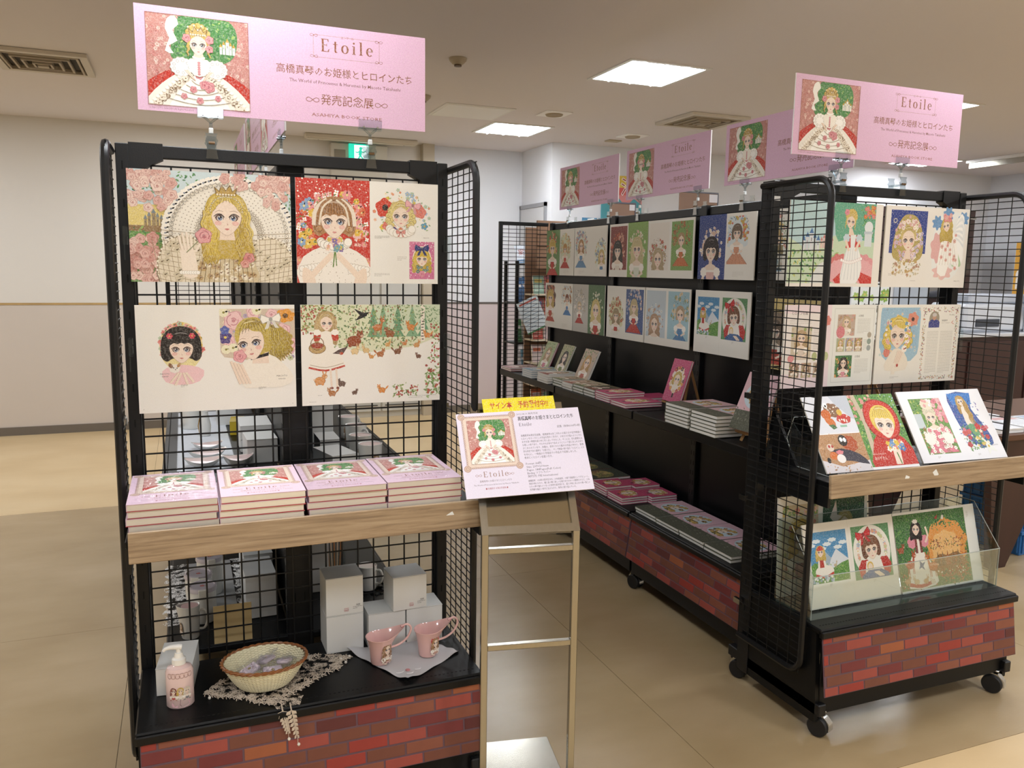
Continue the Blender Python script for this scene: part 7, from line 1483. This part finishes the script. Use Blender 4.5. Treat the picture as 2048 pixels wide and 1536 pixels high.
def easel(x, y, z, rz, s, label):
    W = mat('easel_wood', '#b58a5a', .5, noise=(30, .12, (1, 1, .2))); t = thing('wooden_easel', label, 'easel', (x, y, z), (0, 0, rz))
    for k in (-1, 1): MB().bar((k*.075*s, -.045*s, 0), (k*.012*s, .045*s, .26*s), .011*s, .011*s).build('front_leg', W, t)
    MB().bar((0, .12*s, 0), (0, .035*s, .25*s), .010*s, .010*s).build('back_leg', W, t); MB().bbox(-.095*s, .095*s, -.064*s, -.034*s, .034*s, .046*s, .002).build('ledge', W, t); MB().bbox(-.02*s, .02*s, .02*s, .032*s, .236*s, .25*s, .002).build('top_block', W, t); return t
easel(2.21, 3.29, SHG, Q, .92, 'small wooden easel holding the pink book on the middle shelf'); standing(PB, PBp, 2.155, 3.365, Q, math.radians(18), 'pink face-out book on the wooden easel, middle shelf', SHG+.044)
easel(2.085, 2.545, SHG, Q, .95, 'small wooden easel half hidden behind the right rack post'); standing((book_meshes(.17, .24, .012, CV['pale'], PAGESW, None), (.17, .24, .012)), mini(17, 24, '#dcb6bf', 104, '#d8a850', 'ovalblue'), 2.012, 2.645, Q+.08, math.radians(24), 'pale pink picture book on an easel, seen past the right rack post', SHG+.046)
# low deck
lay(1.985, 5.02, DKG, 3, BL, 'the blue-white stack at the low deck far end', GD, BLp); lay(1.985, 4.62, DKG, 3, WH, 'the white stack next to the low deck far end', GD, WHp)
for i, y in enumerate((4.385, 4.195, 4.005)): lay(2.0, y, DKG, 3, DKB, 'the %s dark floral stack of three, low deck' % ('far', 'middle', 'near')[i], GD, DKp)
for i, (x, y, n) in enumerate(((2.0, 3.78, 4), (2.0, 3.615, 3), (2.152, 3.745, 4), (2.152, 3.58, 3))): 
    (stack)(x, y, DKG, n, (book_meshes(.148, .15, .0115, CV['rose'], PAGESW, None), (.148, .15, .0115)), Q, 'the %s stack in the magenta block, low deck' % ('far front', 'near front', 'far back', 'near back')[i], GD, mini(14.8, 15, '#c7386c', 105+i), jit=.0015)
for i, y in enumerate((3.345, 3.155, 2.965, 2.775)): lay(2.005, y, DKG, 2, (mk(.185, .27, .0135, CV['slate'])), 'the %s pair in the pink-grey oval-print row' % ('farthest', 'second', 'third', 'nearest')[i], GD, mini(18.5, 27, '#dcb4c0', 110, kind='ovalblue'))

# ---------------------------------------------------------------- clear holder and stand on the right rack
t = thing('acrylic_holder', 'clear acrylic trough holding the low picture boards on the right rack', 'holder', (1.925, 2.02, .3905))
W = .885
MB().box(0, W, .03, .215, 0, .003).build('floor_sheet', ACRYL, t); MB().box(0, W, .026, .029, 0, .15).build('front_sheet', ACRYL, t)
for x in (0, W-.003): MB().prism([(.029, 0), (.029, .15), (.15, .30), (.215, .30), (.215, 0)], x, x+.003, 'x').build('side_sheet', ACRYL, t)
MB().box(0, W, .212, .215, 0, .30).build('back_sheet', ACRYL, t)
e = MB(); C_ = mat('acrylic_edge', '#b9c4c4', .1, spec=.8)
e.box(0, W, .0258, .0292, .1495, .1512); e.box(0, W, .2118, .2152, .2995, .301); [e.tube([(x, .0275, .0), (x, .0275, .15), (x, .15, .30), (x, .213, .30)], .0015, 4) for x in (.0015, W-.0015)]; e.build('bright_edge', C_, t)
t = thing('bent_acrylic_stand', 'empty bent clear acrylic stand on the right rack shelf behind the tilted boards', 'stand', (1.955, 2.12, .886)); m = MB().prism([(-.10, 0), (-.10, .004), (.08, .004), (.13, .09), (.10, .17), (.104, .17), (.135, .09), (.084, 0)], 0, .16, 'x'); m.build('bent_sheet', ACRYL, t)
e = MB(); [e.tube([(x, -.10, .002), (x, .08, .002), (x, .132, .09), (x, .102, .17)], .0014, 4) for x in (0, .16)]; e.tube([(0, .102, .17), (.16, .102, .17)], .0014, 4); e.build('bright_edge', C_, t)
t = thing('board_ledge_support', 'black steel wedge under the tilted picture boards on the right rack', 'support', (1.95, 2.19, .886)); MB().prism([(0, .0), (.125, .17), (.13, .17), (.13, 0)], .0, .012, 'x').prism([(0, .0), (.125, .17), (.13, .17), (.13, 0)], .82, .832, 'x').box(0, .832, .12, .128, .15, .17).build('bracket', BLACK, t)
easel(2.62, 2.50, .8895, 0, .9, 'wooden easel foot showing between upper boards and tilted boards, behind the right rack mesh')

# ---------------------------------------------------------------- things at the back of the room
# leaflet rack seen through the far mesh panel
t = thing('leaflet_rack', 'black wire leaflet rack seen through the far end mesh', 'rack', (2.57, 6.05, 0)); B = BLACK
for x in (-.15, .14):
    for y in (-.12, .12): MB().bbox(x-.012, x+.012, y-.012, y+.012, 0, 1.62, .002).build('post', B, t)
for z in (.45, .72, .98, 1.30, 1.6): MB().bbox(-.16, .15, -.14, .13, z-.012, z, .002).build('shelf', B, t)
for z in (.74, 1.02, 1.34): wire_grid(-.15, .14, z-.02, z+.07, .035, .03, .0015, 'y', -.14).build('front_wire', B, t)
for z in (.44, .97, 1.3): MB().bbox(.128, .155, -.145, -.138, z-.014, z+.008, .001).build('cream_clip', mat('clip_cream', '#d8c9a4', .5), t)
R = random.Random(12)
LC = ['#e8ecf4', '#3f86c8', '#dfe6ee', '#7ab8d8', '#3f8a50', '#e6e2dc', '#5aa0c8', '#efe9d8', '#2f6aa8', '#d8c84a']
for zi, z in enumerate((.722, .982, 1.302)):
    for k in range(5):
        h = R.uniform(.16, .22); x = -.13+.055*k; A = Art(5.2, h*100, LC[(k*3+zi*4) % 10], k); A.rect(.5, h*60, 4.6, h*72, '#ffffff'); A.lines(.6, 2, 4.4, h*50, 8, '#7a8a9a', .25)
        u = thing('leaflet', '%s leaflet from the left on the %s shelf of the leaflet rack' % (('first', 'second', 'third', 'fourth', 'fifth')[k], ('low', 'middle', 'upper')[zi]), 'leaflet', (2.57+x, 5.975, z+.0005), (math.radians(-12), 0, 0), 'leaflets in the black wire rack'); MB().box(0, .052, 0, .012, 0, h).build('paper', mat('leaflet_white', '#e6e8ec', .6), u); link('print', A.mesh('print'), u)
u = thing('hanging_notice', 'tilted white and green notice sheet hung before the bright paperbacks', 'notice', (2.285, 5.365, 1.09), (0, math.radians(-24), 0)); A = Art(22, 26, '#dfe6e8', 7); A.rect(0, 0, 22, 1.2, '#3f8a4c'); A.lines(2, 4, 20, 22, 7, '#5a7a9a', .5); A.rect(2, 23, 20, 24.4, '#c8503c'); MB().box(0, .17, 0, .003, 0, .24).build('sheet', mat('leaflet_white'), u); p_ = link('print', A.mesh('print'), u); p_.scale = (.17/.22, 1, .24/.26)
u = thing('leaflet', 'blue and white leaflet leaning on top of the leaflet rack', 'leaflet', (2.44, 5.96, 1.602), (math.radians(-25), math.radians(-6), 0)); A = Art(15, 15, '#dfe8f2', 8); A.rect(0, 0, 15, 3, '#6a9ac8'); A.text('案内', 7.5, 7, 4, '#b8483c', 'c'); A.lines(1, 1, 14, 5, 3, '#ffffff', .4); MB().box(0, .15, 0, .004, 0, .15).build('paper', mat('leaflet_white'), u); link('print', A.mesh('print'), u)
# shelf of colourful paperbacks just beyond
t = thing('paperback_shelf', 'beige shelf of bright paperbacks beyond the far mesh panel', 'shelving', (2.345, 5.40, 0)); SHM = mat('shelf_brown', '#7d5d45', .6)
SHELF_ = t; MB().bbox(0, .36, .18, .2, .0, 1.86, .002).build('back', SHM, t)
for z in (.55, .72, .88, 1.05, 1.22, 1.38): MB().bbox(0, .36, -.02, .19, z-.012, z, .002).build('shelf', mat('shelf_cream', '#cbbba2', .6), t)
PC = ['#d86a34', '#c8402c', '#e0a84a', '#b8a0a8', '#e3cfd0', '#8fb0a0', '#5a7ab0', '#e6e0d0', '#a04a5a', '#d8c060']
for zi, z in enumerate((.55, .72, .88, 1.05, 1.22, 1.38)):
    for k in range(4):
        u = thing('paperback', '%s paperback on the %s shelf of the beige unit' % (('first', 'second', 'third', 'fourth')[k], ('lowest', 'second', 'third', 'fourth', 'fifth', 'top')[zi]), 'book', (2.353+.088*k, 5.44, z+.003), (math.radians(-10), 0, 0), 'paperbacks in the beige shelving'); A = Art(8, 13, PC[(k*3+zi*7) % 10], k+zi); A.rect(1, 8, 7, 10.5, PC[(k+zi*3+4) % 10]); A.lines(1, 2, 7, 6, 4, '#f3efe6', .4); MB().box(0, .08, 0, .015, 0, .13).build('volume', mat('paper_cream', '#e0d8c8', .6), u); link('print', A.mesh('print'), u)
bb = MB().bbox(0, .36, -.02, .0, 1.56, 1.9, .003).build('header_board', SHM, SHELF_); [MB().bbox(.0, .36, -.024, -.02, z, z+.006, .001).build('batten', mat('batten_brown', '#4e3a2c', .6), bb) for z in (1.64, 1.72, 1.80)]
# poster, letter trays and frames behind the pink banners
def flat(nm, x, y, z, w, h, art, label, cat, rz=0, fr=None):
    u = thing(nm, label, cat, (x, y, z), (0, 0, rz)); MB().box(0, w, 0, .006, 0, h).build('sheet', mat('leaflet_white'), u); p = link('print', art.mesh('print'), u); p.scale = (w*100/art.w, 1, h*100/art.h)
    if fr: [MB().bbox(*q, .002).build('frame', fr, u) for q in ((-.02, w+.02, -.006, .01, -.02, 0), (-.02, w+.02, -.006, .01, h, h+.02), (-.02, 0, -.006, .01, 0, h), (w, w+.02, -.006, .01, 0, h))]
    return u
A = Art(60, 60, '#e8c83a', 3); A.rect(0, 22, 60, 44, '#d8504c'); A.rect(0, 22, 60, 34, '#e08a8a'); A.P([(0, 0), (60, 0), (60, 22), (48, 30), (36, 18), (24, 32), (12, 20), (0, 28)], '#2f9aa8'); A.text('法', 40, 36, 18, '#ffffff', 'c', bold=.03); A.text('法', 40, 36, 18, '#a83a2c', 'c'); A.text('CD-ROM', 40, 6, 8, '#f4fafa', 'c', 36, .02)
flat('wall_poster', 4.02, 7.60, 2.08, .48, .45, A, 'yellow, red and teal poster between the far and middle pink banners', 'poster')
A = Art(90, 14, '#2f86b8', 3); A.text('秀好・登記・書類', 45, 2, 10, '#f4fafa', 'c', 80, .02); flat('blue_sign', 3.80, 7.585, 1.95, .95, .14, A, 'blue lettered sign strip behind the banners, over the letter trays', 'sign')
t = thing('letter_tray_unit', 'white unit of letter trays with dark slots behind the far pink banner', 'trays', (3.55, 7.12, 1.2)); MB().bbox(0, .62, .02, .3, 0, .66, .004).build('casing', mat('tray_white', '#d6d2cb', .5), t)
for r_ in range(6):
    for c in range(2): q = MB().bbox(.03+.29*c, .30+.29*c, 0, .022, .05+.1*r_, .13+.1*r_, .003).build('drawer', mat('tray_white2', '#c9c4bc', .5), t); MB().bbox(.07+.29*c, .24+.29*c, -.004, .001, .095+.1*r_, .115+.1*r_, .001).build('slot', mat('slot_grey', '#3a3835', .7), q)
MB().bbox(0, .62, 0, .32, -1.2, 0, .004).build('cabinet', mat('tray_white'), t)
FB = mat('frame_back_brown', '#7d6252', .7); FG = mat('frame_edge_grey', '#5a5a66', .5)
for x, y, z, w, h, lab in ((3.26, 6.0, 1.93, .23, .17, 'brown backed frame standing between far and middle pink banners'), (3.92, 6.0, 1.98, .38, .24, 'larger brown backed frame with tape under the middle pink banner')):
    u = thing('frame_back', lab, 'frame', (x, y, z)); MB().bbox(0, w, 0, .012, 0, h, .002).build('board', FB, u); [MB().bbox(*q, .002).build('edge', FG, u) for q in ((-.01, w+.01, -.004, .014, h, h+.012), (w, w+.012, -.004, .014, 0, h))]; MB().box(w*.78, w, -.002, 0, h*.7, h*.98).build('tape', mat('tape_white', '#c3c0c4', .5), u)
    MB().bbox(-.02, w+.06, .02, .30, -z, -.005, .004).build('stand_body', mat('case_white', '#cfd0d4', .5), u)
# service counter far right
DB_ = mat('dark_wood', '#3c2420', .4, noise=(12, .2, (1, 1, .1)))
t = thing('service_counter', 'dark brown wooden service counter at the right back', 'counter', (5.75, 6.05, 0))
MB().bbox(0, 3.45, .0, .6, .0, .93, .005).build('body', DB_, t); MB().bbox(-.03, 3.5, -.04, .64, .93, .965, .005).build('top', mat('counter_top', '#c9cbd0', .3), t)
for x in (.02, .9, 1.78, 2.66): MB().bbox(x, x+.84, -.018, 0, .08, .88, .004).build('front_panel', DB_, t)
t = thing('back_cabinet', 'tall dark brown cabinet with plastic cover behind the counter', 'cabinet', (7.15, 7.05, 0)); MB().bbox(0, 1.55, 0, .5, 0, 2.32, .006).build('body', DB_, t); MB().bbox(.55, 1.3, -.03, -.02, 1.3, 2.25, .002).build('plastic_cover', clear('drape_film', '#8a8488', .3, .12, bump=(4, .8)), t); MB().tube([(.2, -.04, 2.24), (1.5, -.04, 2.22)], .012, 8).build('hanging_rod', CHROME, t)
A = Art(30, 42, '#eceef2', 3); A.rect(0, 32, 30, 42, '#26305a'); A.text('お取り置きに', 17, 37.5, 3, '#e8d04a', 'c', 20); A.text('ご予約ください', 17, 33, 3, '#e8d04a', 'c', 20); A.ell(4, 37, 3, 3.4, '#e8d04a', 14); [A.rect(2+9.5*i, 22+0*i, 9.5+9.5*i, 28, ('#3a4a5a', '#5a8a4a', '#8a8a9a')[i]) for i in range(3)]; [A.ell(6+9.5*i, 7, 3, 3.4, ('#6a9ac8', '#e0a04a', '#5aa08a')[i], 14) for i in range(3)]; A.lines(2, 13, 28, 18, 3, '#8a8a96', .5)
flat('notice_poster', 7.72, 6.98, 1.62, .30, .42, A, 'white notice poster with dark blue heading on the dark cabinet', 'poster')
MCH = mat('machine_white', '#cdd1d8', .35)
t = thing('copy_machine', 'pale grey copier standing on the counter at the right back', 'machine', (7.6, 6.42, .966)); MB().bbox(0, 1.2, -.25, .22, 0, .30, .03).build('body', MCH, t); MB().bbox(.1, 1.1, -.2, .2, .30, .40, .02).build('lid', mat('machine_lid', '#b9bfca', .35), t); MB().bbox(.15, .5, -.262, -.25, .06, .14, .004).build('tray', mat('machine_dark', '#3a3f48', .4), t)
t = thing('paper_sack_row', 'white cartons with green print on the counter, left of the copier', 'box', (5.95, 6.3, .966)); MB().bbox(0, .55, -.2, .2, 0, .52, .006).build('carton', MCH, t); A = Art(50, 50, '#e3e9ea', 4); flowers(A, (2, 34, 48, 42), 10, 3, 4, ('#8ab84a', '#a8cc6a')); A.text('お気軽に', 25, 22, 7, '#3a3a3a', 'c', 44, .01); A.text('お問い合わせ', 25, 10, 7, '#3a3a3a', 'c', 46, .01); link('print', A.mesh('print'), t, (.02, -.2, .01))
t = thing('monitor', 'grey framed screen on the counter between carton and copier', 'monitor', (6.75, 6.35, .966)); MB().bbox(0, .5, 0, .04, .1, .55, .01).build('casing', mat('monitor_grey', '#8f959c', .4), t); MB().box(.02, .48, -.002, 0, .13, .53).build('screen', mat('screen_pale', '#aeb9c6', .2), t); MB().bbox(.2, .3, 0, .05, 0, .12, .003).build('neck', mat('monitor_grey'), t); MB().bbox(.12, .38, -.06, .12, 0, .01, .003).build('foot', mat('monitor_grey'), t)
A = Art(20, 30, '#e9eee6', 4); A.rect(0, 0, 20, 30, '#6ab83c'); A.rect(1.5, 2, 18.5, 22, '#eef3e6'); A.lines(3, 5, 17, 20, 6, '#5a5a4a', .6); A.ell(14, 6, 2.4, 2.4, '#e8b04a', 12); u = flat('green_tag', 8.42, 6.12, 1.15, .22, .32, A, 'green bordered notice leaning in front of the copier', 'notice'); 
MB().bbox(.05, .17, .0, .04, -.184, .0, .004).build('stand_foot', MCH, u)
A = Art(30, 80, '#f0b62c', 4); A.ell(12, 30, 9, 9, '#f6f6f6', 18); A.rect(4, 8, 26, 24, '#f6f6f6'); A.text('本', 12, 27, 6, '#3a3a3a', 'c'); A.text('受付', 15, 60, 9, '#2f2a20', 'c', 20); flat('yellow_banner', 9.30, 6.95, 1.35, .32, .62, A, 'yellow vertical banner at the right edge by the white pillar', 'banner')
struct('trim_3', MB().box(9.62, 10.25, 7.05, 7.62, 0, CEIL), WALLW)
# magazine table and blue crates at the right edge
t = thing('magazine_table', 'dark brown tapered display table with magazines at the right edge', 'table', (3.92, 2.90, 0))
MB().bbox(-.06, 1.4, .0, .9, .70, .735, .004).build('top', mat('table_top_brown', '#5a3a2a', .4), t)
MB().prism([(.03, 0), (.14, 0), (.50, .70), (-.05, .70)], .02, .06, 'y').build('tapered_panel', DB_, t); MB().prism([(.03, 0), (.14, 0), (.50, .70), (-.05, .70)], .82, .86, 'y').build('tapered_panel', DB_, t); MB().prism([(1.25, 0), (1.36, 0), (1.39, .70), (.95, .70)], .02, .06, 'y').build('tapered_panel', DB_, t)
R = random.Random(3)
for i in range(5):
    for k in range(3):
        u = thing('magazine', '%s magazine of the %s pile on the brown table' % (('bottom', 'middle', 'top')[k], ('first', 'second', 'third', 'fourth', 'fifth')[i]), 'magazine', (3.90+.24*(i % 3), 2.93+.32*(i//3), .7355+k*.0085), (0, 0, R.uniform(-.03, .03)), 'magazines on the brown table'); MB().bbox(0, .21, 0, .28, 0, .008, .001).build('pages', mat('magazine_white', '#dfe0e2', .4, noise=(9, .06)), u)
        if k == 2: A = Art(20, 27, '#dfe2e8', i); A.rect(1, 20, 19, 26, ('#8fb0a8', '#c8a0a0', '#a8b8d0')[i % 3]); A.lines(2, 2, 18, 18, 7, '#8a8a96', .5); link('cover_print', A.mesh('print'), u, (.005, .005, .008), (-PI/2, 0, 0))
for k in range(3):
    t = thing('blue_crate', '%s blue plastic crate in the stack at the right edge' % ('bottom', 'middle', 'top')[k], 'crate', (4.53, 3.22, .001+k*.142), (0, 0, .1), 'blue plastic crates at the right edge'); m = MB(); CB = mat('crate_blue', '#2c6fb4', .4)
    for a in ((-.25, .25, -.18, -.172), (-.25, .25, .172, .18), (-.25, -.242, -.172, .172), (.242, .25, -.172, .172)): m.bbox(*a, 0, .14, .002)
    m.box(-.242, .242, -.172, .172, 0, .006); m.build('shell', CB, t); r2 = MB()
    for i in range(8): r2.bbox(-.235+.066*i, -.225+.066*i, -.188, -.18, .012, .125, .001); r2.bbox(-.258, -.25, -.17+.048*i, -.162+.048*i, .012, .125, .001)
    r2.build('rib', mat('crate_blue_rib', '#2a66a6', .4), t)['kind'] = 'stuff'; f = MB(); [f.bbox(*a, .122, .14, .002) for a in ((-.262, .262, -.192, -.18), (-.262, .262, .18, .192), (-.262, -.25, -.18, .18), (.25, .262, -.18, .18))]; f.build('rim', CB, t)
